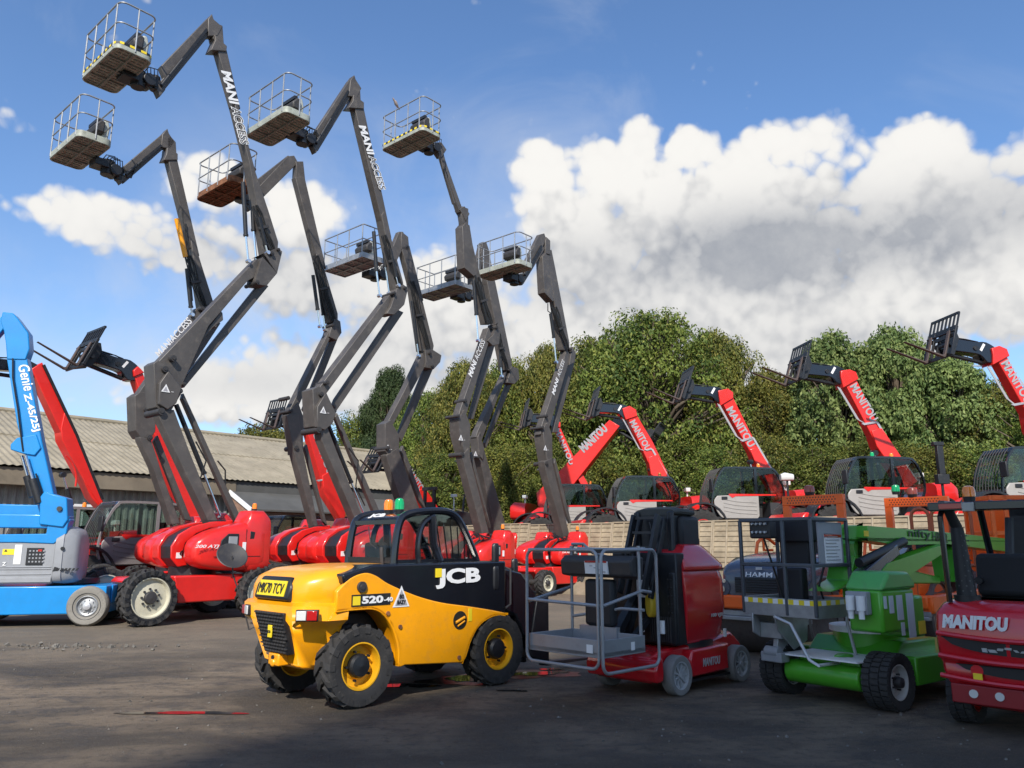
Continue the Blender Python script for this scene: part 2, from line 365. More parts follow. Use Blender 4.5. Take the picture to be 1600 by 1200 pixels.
# ------------------------------------------------------------------ wheels
def tyre_mesh(r, w, rr, kind='lug', n=20, lug=.03, m=RUBBER, name='tyre'):
    mb = MB(); h = w / 2
    prof = [(rr, -h * .78), (rr + .3 * (r - rr), -h * .95), (r * .93, -h), (r - lug * .8, -h * .86), (r - lug, -h * .5), (r - lug, h * .5), (r - lug * .8, h * .86), (r * .93, h), (rr + .3 * (r - rr), h * .95), (rr, h * .78), (rr, -h * .78)]
    mb.rev(prof, n=48)
    def pt(rad, y, t): return (rad * math.cos(t), y, rad * math.sin(t))
    if kind == 'lug':
        st = 2 * math.pi / n
        for i in range(n):
            for sgn in (-1, 1):
                t0 = i * st + (0 if sgn < 0 else st / 2)
                y0, y1, y2 = sgn * .0, sgn * h * .75, sgn * h * 1.03
                a0, a1 = t0, t0 + st * .55; wd = st * .42
                vs = []
                for (y, a, rb, rt, ww) in ((y0, a0, r - lug * 1.2, r, wd * .8), (y1, a1, r - lug * 1.3, r, wd), (y2, a1 + st * .05, r - lug * 2.6, r - lug * .8, wd * 1.1)):
                    vs += [pt(rb, y, a), pt(rt, y, a + ww * .1), pt(rt, y, a + ww * .9), pt(rb, y, a + ww)]
                fs = []
                for k in range(2):
                    o = k * 4; fs += [(o, o + 1, o + 5, o + 4), (o + 1, o + 2, o + 6, o + 5), (o + 2, o + 3, o + 7, o + 6), (o + 3, o, o + 4, o + 7)]
                fs += [(0, 3, 2, 1), (8, 9, 10, 11)]
                mb.add(vs, fs)
                vs = [pt(r - lug * .8, y2, a1), pt(r - lug * .8, y2, a1 + wd), pt(r * .84, sgn * h * 1.0, a1 + wd * .9), pt(r * .84, sgn * h * 1.0, a1 + wd * .1),
                      pt(r - lug * .8, y2 - sgn * .03, a1), pt(r - lug * .8, y2 - sgn * .03, a1 + wd), pt(r * .84, sgn * (h - .03), a1 + wd * .9), pt(r * .84, sgn * (h - .03), a1 + wd * .1)]
                mb.add(vs, [(0, 1, 2, 3), (4, 7, 6, 5), (0, 4, 5, 1), (2, 6, 7, 3), (1, 5, 6, 2), (0, 3, 7, 4)])
    elif kind == 'block':
        st = 2 * math.pi / n
        for i in range(n):
            for j, (ya, yb) in enumerate(((-h * .98, -h * .4), (-h * .3, h * .3), (h * .4, h * .98))):
                t0 = i * st + j * st * .35; t1 = t0 + st * .72
                vs = [pt(q, y, t) for t in (t0, t1) for y in (ya, yb) for q in (r - lug * 1.2, r)]
                mb.add(vs, [(0, 1, 3, 2), (4, 6, 7, 5), (1, 5, 7, 3), (0, 4, 5, 1), (2, 3, 7, 6)])
    return mb
def wheel_proto(name, r, w, rr, tyrekind, rimmat, hubmat, bolts=8, n=20, lug=.03, tm=RUBBER, dish=.06, holes=False, hubk=.33):
    e = empty(name, (0, 0, 0))
    tb = tyre_mesh(r, w, rr, tyrekind, n, lug); tb.build('tyre', [tm], e, smooth=40)
    if holes:
        hb = MB(); k_ = 30
        for i in range(k_):
            for j in range(2):
                t = 2 * math.pi * (i + .5 * j) / k_; ri, ro = rr + .035, r * .93
                q = [(ri, t - .07), (ro, t), (ri, t + .07)] if j == 0 else [(ro, t - .07), (ri, t), (ro, t + .07)]
                for sg in (-1,):
                    vs = [(a * math.cos(b) * (1), sg * (w / 2 + .004), a * math.sin(b)) for a, b in q]
                    vs += [(x_, y_ - sg * .02, z_) for x_, y_, z_ in vs]
                    hb.add(vs, [(0, 1, 2), (3, 5, 4), (0, 3, 4, 1), (1, 4, 5, 2), (2, 5, 3, 0)])
        hb.build('sidewall_pattern', [BLACK], e, smooth=0)
    rb = MB(); h = w / 2
    rb.rev([(rr * 1.0, -h * .8), (rr * 1.03, -h * .86), (rr * .97, -h * .86), (rr * .92, -h * .6), (rr * .9, -h * .8 + dish), (rr * .62, -h * .8 + dish), (rr * .45, -h * .8 + dish * .6), (0.001, -h * .8 + dish * .6)], n=40)
    rb.rev([(rr * 1.0, h * .8), (rr * 1.03, h * .86), (rr * .97, h * .86), (rr * .92, h * .6), (rr * .9, h * .8 - dish), (rr * .45, h * .8 - dish * .6), (0.001, h * .8 - dish * .6)], n=40)
    rb.build('rim', [rimmat], e, smooth=30)
    ub = MB(); y = -h * .8 + dish * .6
    ub.rev([(rr * hubk, y + .01), (rr * hubk, y - .04), (rr * hubk * .85, y - .07), (rr * hubk * .5, y - .075), (.001, y - .085)], n=24)
    for i in range(bolts):
        t = 2 * math.pi * i / bolts; c = (rr * (hubk + .12) * math.cos(t), rr * (hubk + .12) * math.sin(t))
        ub.cyl((c[0], y, c[1]), (c[0], y - .035, c[1]), rr * .06, n=6)
    ub.build('hub', [hubmat], e, smooth=30)
    return e
def wheel(proto, parent, loc, first=[None], side=-1, rot=0):
    c = copy_tree(proto, parent); c.location = loc; c.name = 'wheel'
    c.rotation_euler = (0, rot, 0) if side < 0 else (0, rot, math.pi)
    return c
def kill(o):
    for ch in list(o.children): kill(ch)
    bpy.data.objects.remove(o)
def beacon(parent, p, lens=AMBER, r=.055, h=.13, name='beacon'):
    b = MB(); b.cyl((p[0], p[1], p[2]), (p[0], p[1], p[2] + .05), r * .85, r * .95, 16, m=1)
    b.rev([(r, p[2] + .05), (r, p[2] + .05 + h * .6), (r * .8, p[2] + .05 + h * .9), (r * .4, p[2] + .05 + h), (.001, p[2] + .05 + h)], (p[0], p[1], 0), 'z', 16, m=0)
    return b.build(name, [lens, BLACK], parent)
# ================================================================== ground
def asphalt():
    m = bpy.data.materials.new('dusty_asphalt'); m.use_nodes = True; t = NG(m.node_tree); b = m.node_tree.nodes['Principled BSDF']
    P = t.n('ShaderNodeTexCoord').outputs['Object']
    mp = t.n('ShaderNodeMapping'); mp.inputs['Scale'].default_value = (.75, 1.15, 1); mp.inputs['Rotation'].default_value = (0, 0, R(-8)); t.l(P, mp.inputs[0])
    big = t.noise(mp.outputs[0], .55, 8, .62, .6); mid = t.noise(mp.outputs[0], 2.3, 8, .7, .4); fine = t.noise(P, 55, 4, .7); gr = t.noise(P, 170, 2, .6)
    c = t.mixc(t.ss(big, .36, .62), (.075, .06, .045), (.25, .19, .13))
    c = t.mixc(t.m('MULTIPLY', t.ss(mid, .47, .64), .75), c, (.055, .049, .046))
    c = t.mixc(t.m('MULTIPLY', t.ss(fine, .4, .75), .5), c, (.2, .175, .145))
    c = t.mixc(t.m('MULTIPLY', t.ss(gr, .55, .72), .55), c, (.022, .021, .021))
    vo = t.n('ShaderNodeTexVoronoi', feature='F1'); vo.inputs['Scale'].default_value = 38; t.l(P, vo.inputs[0])
    c12 = t.noise(P, 9, 6, .75); c = t.mixc(t.m('MULTIPLY', t.ss(c12, .5, .66), .55), c, (.042, .037, .033)); c25 = t.noise(P, 24, 5, .7); c = t.mixc(t.m('MULTIPLY', t.ss(c25, .55, .7), .45), c, (.26, .22, .17))
    st = t.m('LESS_THAN', vo.outputs['Distance'], .16)
    c = t.mixc(t.m('MULTIPLY', st, .5), c, (.27, .25, .22))
    # tyre tracks and drag marks
    wv = t.n('ShaderNodeTexWave', wave_type='BANDS', bands_direction='Y'); wv.inputs['Scale'].default_value = .55; wv.inputs['Distortion'].default_value = 7; wv.inputs['Detail'].default_value = 4; wv.inputs['Detail Scale'].default_value = .6
    t.l(mp.outputs[0], wv.inputs[0])
    c = t.mixc(t.m('MULTIPLY', t.ss(wv.outputs['Fac'], .86, .99), .16), c, (.035, .033, .033))
    sx = t.n('ShaderNodeSeparateXYZ'); t.l(P, sx.inputs[0])
    # darker brown asphalt towards the near yard, paler tan further off
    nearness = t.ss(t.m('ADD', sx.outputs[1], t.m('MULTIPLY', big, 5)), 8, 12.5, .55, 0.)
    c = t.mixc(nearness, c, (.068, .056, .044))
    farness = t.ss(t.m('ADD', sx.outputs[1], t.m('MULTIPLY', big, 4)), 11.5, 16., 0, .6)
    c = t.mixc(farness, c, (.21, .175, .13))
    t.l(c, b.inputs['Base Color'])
    t.l(t.ss(mid, .3, .7, .93, .72), b.inputs['Roughness']); b.inputs['Specular IOR Level'].default_value = .28
    bn = t.n('ShaderNodeBump'); bn.inputs['Strength'].default_value = .9; bn.inputs['Distance'].default_value = .025
    t.l(t.m('ADD', t.m('MULTIPLY', fine, .7), t.m('ADD', t.m('MULTIPLY', gr, .4), t.m('MULTIPLY', mid, 1.6))), bn.inputs['Height']); t.l(bn.outputs[0], b.inputs['Normal'])
    return m
ASPH = asphalt()
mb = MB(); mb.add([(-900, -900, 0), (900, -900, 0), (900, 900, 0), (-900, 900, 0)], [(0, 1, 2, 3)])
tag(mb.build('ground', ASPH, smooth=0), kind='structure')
rnd = random.Random(7)
# puddles: thin films of water in hollows of the yard
WATER = mat('puddle_water', (.012, .012, .013), .03, spec=.9)
WET = mat('wet_asphalt', (.018, .017, .017), .3, spec=.5, bump=.4, bscale=50)
def blob(c, rx, ry, ang, z, seed, n=72, jag=.36):
    rr = random.Random(seed); ph = [rr.uniform(0, 6.28) for _ in range(7)]; out = []
    for i in range(n):
        t = 2 * math.pi * i / n; k = 1 + jag * sum(math.sin((j + 2) * t + ph[j]) / (j + 1.6) for j in range(7))
        x, y = rx * k * math.cos(t), ry * k * math.sin(t)
        out.append((c[0] + x * math.cos(ang) - y * math.sin(ang), c[1] + x * math.sin(ang) + y * math.cos(ang), z))
    return out
def gpx(px, py): d = px_dir(px, py); k = -EYE / d.z; return (d.x * k, d.y * k)
for i, (px_, py_, rx, ry, an, sd_) in enumerate([(285, 1115, .5, .075, .0, 3), (735, 1061, .30, .22, .3, 5), (835, 1053, .34, .16, .2, 8), (862, 1046, .12, .08, .2, 18), (640, 1072, .3, .12, .1, 11), (800, 1080, .16, .04, 0, 12)]):
    c = gpx(px_, py_)
    if i in (1, 2):
        mb = MB(); mb.add(blob(c, rx * 1.7, ry * 1.8, an, .004, sd_ + 50), [tuple(range(72))]); tag(mb.build('damp_ground', WET, smooth=0), kind='structure')
    mb = MB(); mb.add(blob(c, rx, ry, an, .008, sd_), [tuple(range(72))]); tag(mb.build('puddle', WATER, smooth=0), kind='structure')
# loose stones in the worn patch on the left
mb = MB(); c0 = gpx(110, 1012)
for i in range(110):
    a = rnd.gauss(0, .9); bb = rnd.gauss(0, .22); s = abs(rnd.gauss(.012, .008)) + .005
    p = Vector((c0[0] + a, c0[1] + bb, s * .4)); q = Matrix.Rotation(rnd.uniform(0, 6), 3, Vector((rnd.random(), rnd.random(), rnd.random() + .1)))
    mb.obox(p, q @ Vector((s, 0, 0)), q @ Vector((0, s * .8, 0)), q @ Vector((0, 0, s * .6)))
for i in range(500):
    p = Vector((rnd.uniform(-7, 6), rnd.uniform(5.2, 15), 0)); s = abs(rnd.gauss(.004, .004)) + .003
    q = Matrix.Rotation(rnd.uniform(0, 6), 3, Vector((rnd.random(), rnd.random(), .2)))
    mb.obox(p, q @ Vector((s, 0, 0)), q @ Vector((0, s * .8, 0)), q @ Vector((0, 0, s * .6)))
tag(mb.build('loose_gravel', mat('stone_chips', (.13, .12, .105), .9, var=.4, dscale=2), smooth=0), 'scattered loose stone chips in the worn patch of the yard', 'gravel', kind='stuff')

# raised yard beyond the fence, with its bank
FA, FB = Vector((-3.4, 32.8, 0)), Vector((15.5, 15.2, 0)); fd = (FB - FA).normalized(); fn = Vector((fd.y, -fd.x, 0))   # fn points towards the camera side
if fn.y > 0: fn = -fn
EARTH = mat('bank_earth', (.2, .165, .115), .95, dirt=.5, dcol=(.1, .09, .05), var=.25, dscale=1.5, bump=.6, bscale=6)
mb = MB(); A_, B_ = FA - fd * 1, FB + fd * 6
prof = [(1.15, -.02), (.75, .25), (.35, .62), (.12, .9), (.0, .95), (-.1, .95), (-.14, 1.38), (-45, 1.39)]
secs = []
for k in range(60):
    p = A_.lerp(B_, k / 59); secs.append([(p.x + fn.x * (o + (rnd.uniform(-.1, .1) if z < .9 and o > 0 else 0)), p.y + fn.y * (o), max(z + (rnd.uniform(-.04, .04) if z < .9 else 0), -.02)) for o, z in prof])
mb.loft(secs, cap=True, closed=False); tag(mb.build('raised_yard_ground', EARTH, smooth=50), kind='structure')
# fence: woven wooden panels leaning against the bank
WOOD = mat('weathered_fence_wood', (.29, .235, .16), .8, dirt=.6, dcol=(.2, .14, .085), var=.3, dscale=2.2, bump=.3, bscale=30)
WOOD2 = mat('fence_batten_wood', (.33, .27, .19), .8, dirt=.3, dcol=(.25, .18, .1), var=.2)
fence = empty('panel_fence', FA); tag(fence, 'long low fence of brown overlapping wooden panels below the row of red telehandlers', 'fence')
L = (FB - FA).length; npan = int(L / 1.83); PW = L / npan
for k in range(npan):
    pn = empty('fence_panel', FA + fd * (k * PW) - FA); pn.parent = fence
    H0, H1 = .93, 2.3 + rnd.uniform(-.025, .03); lean = .22 + rnd.uniform(-.04, .04)
    def pp(u_, z_, o_): f = (H1 - z_) / (H1 - H0); q = fd * u_ + fn * (lean * f - .02 + o_); return Vector((q.x, q.y, z_))
    nb = 9; b1 = MB()
    for j in range(nb):
        z0 = H0 + (H1 - H0) * j / nb; z1 = H0 + (H1 - H0) * (j + 1.12) / nb; dz = rnd.uniform(-.008, .008)
        vs = [pp(.01, z0 + dz, .028), pp(PW - .01, z0 - dz, .028), pp(PW - .01, min(z1, H1), .0), pp(.01, min(z1, H1), .0)]
        vs += [v_ - fn * .012 for v_ in vs]; b1.add(vs, [(0, 1, 2, 3), (7, 6, 5, 4), (0, 4, 5, 1), (1, 5, 6, 2), (2, 6, 7, 3), (3, 7, 4, 0)])
    b1.build('boards', WOOD, pn, smooth=0)
    b2 = MB()
    for u_ in [.03] + [PW * q / 4 for q in (1, 2, 3)] + [PW - .03]:
        b2.bar(pp(u_, H0, .05), pp(u_, H1, .03), .045, .03, up=fn)
    b2.bar(pp(0, H1, .02), pp(PW, H1, .02), .06, .04); b2.bar(pp(0, H0 + .02, .05), pp(PW, H0 + .02, .05), .05, .04)
    b2.build('battens', WOOD2, pn, smooth=0)

# ================================================================== barn on the left
def corr(nm, col, d=.3, dc=(.1, .09, .07)): return mat(nm, col, .85, dirt=d, dcol=dc, var=.16, dscale=.8)
ROOF = corr('fibre_cement_roof', (.29, .25, .18), .6, (.16, .135, .09)); FASC = corr('fascia_board', (.2, .165, .12), .4); CLAD = corr('cladding_sheet', (.3, .29, .27), .35); DCL = corr('dark_cladding', (.085, .085, .082))
barn = empty('barn', (-18.9, 29, 0)); tag(barn, 'long low farm shed with pale corrugated roof and grey ribbed walls behind the lifts', 'shed')
e_ = Vector((.645, .764, 0)); w_ = Vector((-.764, .645, 0))
T0, T1, EV, RG, WD = -14., 27., 4.5, 7.65, 8.0
def bp(t, wd, z): q = e_ * t + w_ * wd; return Vector((q.x, q.y, z))
mb = MB(); n = int((T1 - T0) / .045); vs = []
for i in range(n + 1):
    t = T0 + (T1 - T0) * i / n; a = .02 * math.sin(2 * math.pi * (t - T0) / .27)
    vs += [bp(t, -.25, EV - .03 + a), bp(t, WD / 2, (EV + RG) / 2 - .02 + a), bp(t, WD / 2, (EV + RG) / 2 + .03 + a), bp(t, WD, RG + a), bp(t, WD * 2.1, EV - .2 + a)]
fs = [(i * 5 + k, (i + 1) * 5 + k, (i + 1) * 5 + k + 1, i * 5 + k + 1) for i in range(n) for k in range(4)]
mb.add(vs, fs); rf = mb.build('roof', ROOF, barn, smooth=60)
mb = MB(); mb.tube([bp(T0, WD, RG + .03), bp(T1, WD, RG + .03)], .13, 10); mb.build('ridge_cap', ROOF, rf)
split = 9.6
mb = MB(); c = bp((T0 + split) / 2, .0, EV - .42); mb.obox(c, e_ * (split - T0) / 2, w_ * .12, Vector((0, 0, .33))); mb.build('fascia', FASC, barn, bevel=.02)
mb = MB(); c = bp((T1 + split) / 2, .0, EV - .5); mb.obox(c, e_ * (T1 - split) / 2, w_ * .1, Vector((0, 0, .42))); mb.build('dark_fascia', DCL, barn)
mb = MB(); t = T0; vs = []
prof = [(0, 0), (.12, 0), (.15, -.06), (.25, -.06), (.28, 0)]
while t < T1:
    for (a, o) in prof: vs.append((t + a, .45 + o))
    t += .28
V2 = [bp(a, o, .0) for a, o in vs] + [bp(a, o, EV - .3) for a, o in vs]; n = len(vs)
mb.add(V2, [(i, i + 1, n + i + 1, n + i) for i in range(n - 1)]); mb.build('wall', CLAD, barn, smooth=0)
mb = MB(); mb.add([bp(T0, .6, 0), bp(T0, WD * 2, 0), bp(T0, WD * 2, EV - .2), bp(T0, WD, RG - .05), bp(T0, .6, EV)], [(0, 1, 2, 3, 4)]); mb.add([bp(T1, .6, 0), bp(T1, WD * 2, 0), bp(T1, WD * 2, EV - .2), bp(T1, WD, RG - .05), bp(T1, .6, EV)], [(0, 1, 2, 3, 4)])
mb.add([bp(T0, WD * 2, 0), bp(T1, WD * 2, 0), bp(T1, WD * 2, EV - .2), bp(T0, WD * 2, EV - .2)], [(0, 1, 2, 3)]); mb.build('end_wall', DCL, barn, smooth=0)
# windows with white frames seen through the gaps between the machines
for t in (-1.2, 3.2):
    wn = empty('window', bp(t, .3, 2.55), 0, barn); mb = MB()
    mb.obox((0, 0, 0), e_ * .95, w_ * .02, Vector((0, 0, .55))); mb.build('pane', mat('dusty_window', (.22, .27, .25), .15, spec=.8), wn, smooth=0)
    mb = MB()
    for s in (-1, 1): mb.obox(e_ * .95 * s, e_ * .05, w_ * .05, Vector((0, 0, .6))); mb.obox((0, 0, .55 * s), e_ * 1., w_ * .045, Vector((0, 0, .05)))
    mb.obox((0, 0, 0), e_ * .03, w_ * .04, Vector((0, 0, .5))); mb.build('frame', WHITE, wn, smooth=0)
# lean-to with a dark roof and white bargeboard
ann = empty('lean_to', bp(9.3, -2., 0) + Vector((-18.9, 29, 0))); tag(ann, 'small dark roofed lean-to with white bargeboard and brown brick end in front of the shed', 'outbuilding')
mb = MB(); q = lambda t, wd, z: bp(t, wd, z)
mb.add([q(0, 0, 3.1), q(12, 0, 3.1), q(12, 1.85, 3.95), q(0, 1.85, 3.95), q(0, 0, 3.02), q(12, 0, 3.02), q(12, 1.85, 3.87), q(0, 1.85, 3.87)], [(0, 1, 2, 3), (7, 6, 5, 4), (0, 4, 5, 1), (1, 5, 6, 2), (2, 6, 7, 3), (3, 7, 4, 0)]); mb.build('roof', DCL, ann, smooth=0)
mb = MB(); mb.bar(q(-.06, -.05, 3.05), q(-.06, 1.85, 3.92), .05, .2); mb.build('bargeboard', WHITE, ann, smooth=0)
mb = MB(); mb.add([q(0, .25, 0), q(0, 1.85, 0), q(0, 1.85, 3.85), q(0, .25, 3.1)], [(0, 1, 2, 3)]); mb.add([q(0, .25, 0), q(12, .25, 0), q(12, .25, 3.1), q(0, .25, 3.1)], [(0, 1, 2, 3)])
BR = bpy.data.materials.new('brick_wall'); BR.use_nodes = True; t_ = NG(BR.node_tree); bk = t_.n('ShaderNodeTexBrick'); bk.inputs['Scale'].default_value = 4.4; bk.inputs['Color1'].default_value = (.2, .1, .06, 1); bk.inputs['Color2'].default_value = (.27, .15, .1, 1); bk.inputs['Mortar'].default_value = (.25, .22, .19, 1)
mp_ = t_.n('ShaderNodeMapping'); mp_.inputs['Rotation'].default_value = (R(90), 0, 0); t_.l(t_.n('ShaderNodeTexCoord').outputs['Object'], mp_.inputs[0]); t_.l(mp_.outputs[0], bk.inputs[0]); t_.l(bk.outputs[0], BR.node_tree.nodes['Principled BSDF'].inputs['Base Color']); BR.node_tree.nodes['Principled BSDF'].inputs['Roughness'].default_value = .9
mb.build('wall', BR, ann, smooth=0)
for t in (1.2, 3.6, 6.):
    mb = MB(); mb.obox(q(t + .6, .23, 1.5), e_ * .5, w_ * .02, Vector((0, 0, .5))); f = mb.build('window', mat('dusty_window', (.2, .2, .2)), ann, smooth=0)

# unseen block added behind the camera, shaped to shade the near yard
SH = 36.
ga_, gb_ = Vector((*gpx(200, 1200), 0)), Vector((*gpx(850, 1035), 0)); edir = (gb_ - ga_).normalized(); nrm_ = Vector((edir.y, -edir.x, 0)); Lh = Vector((-math.sin(SUN_AZ), -math.cos(SUN_AZ), 0)); off = Lh * (-SH / math.tan(SUN_EL))
G1 = ga_ - edir * 10 + off; G2 = ga_ + edir * 14.5 + off; print('caster', G1, G2)
mb = MB(); pts = [G1, G2, G2 + nrm_ * 16, G1 + nrm_ * 16]
vs = [(p.x, p.y, 0) for p in pts] + [(p.x, p.y, SH) for p in pts]
mb.add(vs, [(0, 1, 2, 3), (4, 5, 6, 7), (0, 1, 5, 4), (1, 2, 6, 5), (2, 3, 7, 6), (3, 0, 4, 7)])
wh = mb.build('shade_caster', corr('shade_caster_grey', (.22, .23, .24), .3), smooth=0); tag(wh, 'tall plain unseen block behind the viewer, added and shaped to shade the yard', 'shade_caster')

# ================================================================== trees
def leafmat(name, c1, c2, c3):
    m = bpy.data.materials.new(name); m.use_nodes = True; t = NG(m.node_tree); b = m.node_tree.nodes['Principled BSDF']
    geo = t.n('ShaderNodeNewGeometry'); oi = t.n('ShaderNodeObjectInfo')
    P = t.n('ShaderNodeTexCoord').outputs['Object']
    c = t.mixc(t.ss(t.noise(P, .55, 4, .6), .38, .62), c1, c2)
    c = t.mixc(t.m('MULTIPLY', t.ss(geo.outputs['Random Per Island'], .55, 1.), .75), c, c3)
    hs = t.n('ShaderNodeHueSaturation'); t.l(c, hs.inputs['Color']); t.l(t.m('ADD', t.m('MULTIPLY', oi.outputs['Random'], .3), .78), hs.inputs['Value'])
    t.l(t.m('ADD', t.m('MULTIPLY', oi.outputs['Random'], .03), .485), hs.inputs['Hue'])
    t.l(hs.outputs[0], b.inputs['Base Color']); b.inputs['Roughness'].default_value = .6; b.inputs['Specular IOR Level'].default_value = .25
    tr = t.n('ShaderNodeBsdfTranslucent'); t.l(hs.outputs[0], tr.inputs[0]); mx = t.n('ShaderNodeMixShader'); mx.inputs[0].default_value = .28
    t.l(b.outputs[0], mx.inputs[1]); t.l(tr.outputs[0], mx.inputs[2]); t.l(mx.outputs[0], m.node_tree.nodes['Material Output'].inputs[0]); return m
LEAF = [leafmat('leaves_green', (.055, .092, .02), (.15, .19, .034), (.32, .32, .07)), leafmat('leaves_autumn', (.068, .096, .022), (.175, .19, .036), (.37, .32, .07)), leafmat('leaves_grey_green', (.085, .13, .038), (.175, .22, .066), (.32, .35, .12)), leafmat('pine_needles', (.035, .06, .022), (.06, .09, .03), (.1, .13, .05))]
BARK = mat('bark', (.11, .085, .06), .9, dirt=.4, var=.3, bump=.6, bscale=12)
def crown_mesh(name, seed, m, nleaf=64000, lsz=(.05, .105), nclump=210, vert=1.0, droop=0., shape='round'):
    r = np.random.default_rng(seed); cl = []
    # unit crown: radius 1 in x,y and z in 0..1
    while len(cl) < nclump:
        z = r.uniform(0.02, 1); a = r.uniform(0, 2 * math.pi)
        if shape == 'round': rad = math.sqrt(max(0, 1 - abs(2 * z - .85) ** 2.4 / 1.35)) * (.82 + .22 * math.sin(3 * a + seed) + .1 * math.sin(5 * a + z * 9 + seed))
        elif shape == 'pine': rad = (1.02 - z) ** .6 * (.85 + .25 * math.sin(9 * z * 3))
        else: rad = math.sqrt(max(0, 1 - max(0, z - .25) ** 2 / .6)) * (.85 + .2 * math.sin(4 * a + seed))
        rad *= r.uniform(.35, 1.0) ** .45; cl.append((rad * math.cos(a), rad * math.sin(a), z, r.uniform(.12, .26)))
    for _ in range(int(nclump * .3)):   # sprays standing out of the outline
        a = r.uniform(0, 2 * math.pi); z = r.uniform(.3, 1.0)
        if shape == 'round': q = math.sqrt(max(0, 1 - abs(2 * z - .85) ** 2.4 / 1.35)) * (.82 + .22 * math.sin(3 * a + seed) + .1 * math.sin(5 * a + z * 9 + seed))
        elif shape == 'pine': q = (1.02 - z) ** .6
        else: q = math.sqrt(max(0, 1 - max(0, z - .25) ** 2 / .6)) * (.85 + .2 * math.sin(4 * a + seed))
        q *= r.uniform(.9, 1.07); h_ = r.uniform(.04, .085); cl.append((q * math.cos(a), q * math.sin(a), z + r.uniform(.0, .035), h_)); cl.append((q * .93 * math.cos(a), q * .93 * math.sin(a), z - .02, h_ * 1.5))
    for _ in range(120 if shape != 'pine' else 50):   # leafy shoots standing out past the crown
        a = r.uniform(0, 2 * math.pi); z = r.uniform(.35, 1.)
        q = math.sqrt(max(.02, 1 - abs(2 * z - .85) ** 2.4 / 1.35)) * (.82 + .22 * math.sin(3 * a + seed) + .1 * math.sin(5 * a + z * 9 + seed)) if shape != 'pine' else (1.02 - z) ** .6
        L = r.uniform(.06, .2) if z > .6 else r.uniform(.03, .1); up = r.uniform(.35, 1.)
        for j in range(5): t = j / 4; cl.append((q * math.cos(a) * (.93 + L * t * .8), q * math.sin(a) * (.93 + L * t * .8), z - .02 + L * t * up * .55, .05 * (1 - .55 * t)))
    cl = np.array(cl); k = r.choice(len(cl), nleaf, p=(cl[:, 3] ** 2) / (cl[:, 3] ** 2).sum())
    d = r.normal(size=(nleaf, 3)); d /= np.linalg.norm(d, axis=1)[:, None]; rad = r.uniform(.25, 1, nleaf) ** .5
    P = cl[k, :3] * np.array([4, 4, 8]) + d * (cl[k, 3] * 4 * rad)[:, None] * np.array([1, 1, .8])
    nrm = d + r.normal(size=(nleaf, 3)) * .6 + np.array([0, 0, .35]); nrm /= np.linalg.norm(nrm, axis=1)[:, None]
    tx = np.cross(nrm, r.normal(size=(nleaf, 3))); tx /= np.linalg.norm(tx, axis=1)[:, None]
    if droop: tx = tx * (1 - droop) + np.array([0, 0, -1]) * droop; tx -= nrm * (tx * nrm).sum(1)[:, None]; tx /= np.linalg.norm(tx, axis=1)[:, None]
    ty = np.cross(nrm, tx); s = r.uniform(*lsz, nleaf)[:, None]; asp = .5 if shape != 'pine' else .16
    vs = np.stack([P - tx * s, P + ty * s * asp + nrm * s * .12, P + tx * s, P - ty * s * asp + nrm * s * .12], 1).reshape(-1, 3)
    me = bpy.data.meshes.new(name); me.vertices.add(nleaf * 4); me.vertices.foreach_set('co', vs.astype(np.float32).ravel())
    me.loops.add(nleaf * 4); me.loops.foreach_set('vertex_index', np.arange(nleaf * 4, dtype=np.int32)); me.polygons.add(nleaf)
    me.polygons.foreach_set('loop_start', np.arange(0, nleaf * 4, 4, dtype=np.int32)); me.polygons.foreach_set('loop_total', np.full(nleaf, 4, dtype=np.int32))
    me.materials.append(m); me.update(); me.validate(); return me, cl
def trunk_mesh(name, cl, seed, h0=-2.0):
    r = random.Random(seed); b = MB(); pts = [Vector((0, 0, h0)), Vector((.1, .05, -.3)), Vector((.05, .1, 2)), Vector((-.05, .1, 4.4)), Vector((.1, 0, 6.6))]
    for i in range(4): b.cyl(pts[i], pts[i + 1], .3 - .06 * i, .3 - .06 * (i + 1), 10, cap=False)
    for q in cl[::4]:
        e = Vector((q[0] * 4, q[1] * 4, q[2] * 8)); z = min(6, max(.4, e.z * .6)); s = Vector((0, 0, z)); mid = s.lerp(e, .5) + Vector((r.uniform(-.3, .3), r.uniform(-.3, .3), .3))
        b.cyl(s, mid, .1, .06, 6, cap=False); b.cyl(mid, e, .06, .02, 6, cap=False)
    me = bpy.data.meshes.new(name); me.from_pydata(b.v, [], b.f); me.materials.append(BARK); me.polygons.foreach_set('use_smooth', [True] * len(me.polygons)); return me
PROT = []
for i, (nm, mm, kw) in enumerate([('a', 0, dict(seed=1)), ('b', 1, dict(seed=2)), ('c', 2, dict(seed=3, droop=.45, lsz=(.07, .15), nclump=190)), ('d', 3, dict(seed=4, shape='pine', nclump=120, lsz=(.1, .2))), ('e', 0, dict(seed=5, shape='bush', nleaf=46000)), ('f', 1, dict(seed=6, shape='bush', nleaf=46000))]):
    me, cl = crown_mesh('crown', m=LEAF[mm], **kw); PROT.append((me, trunk_mesh('trunk', cl, i)))
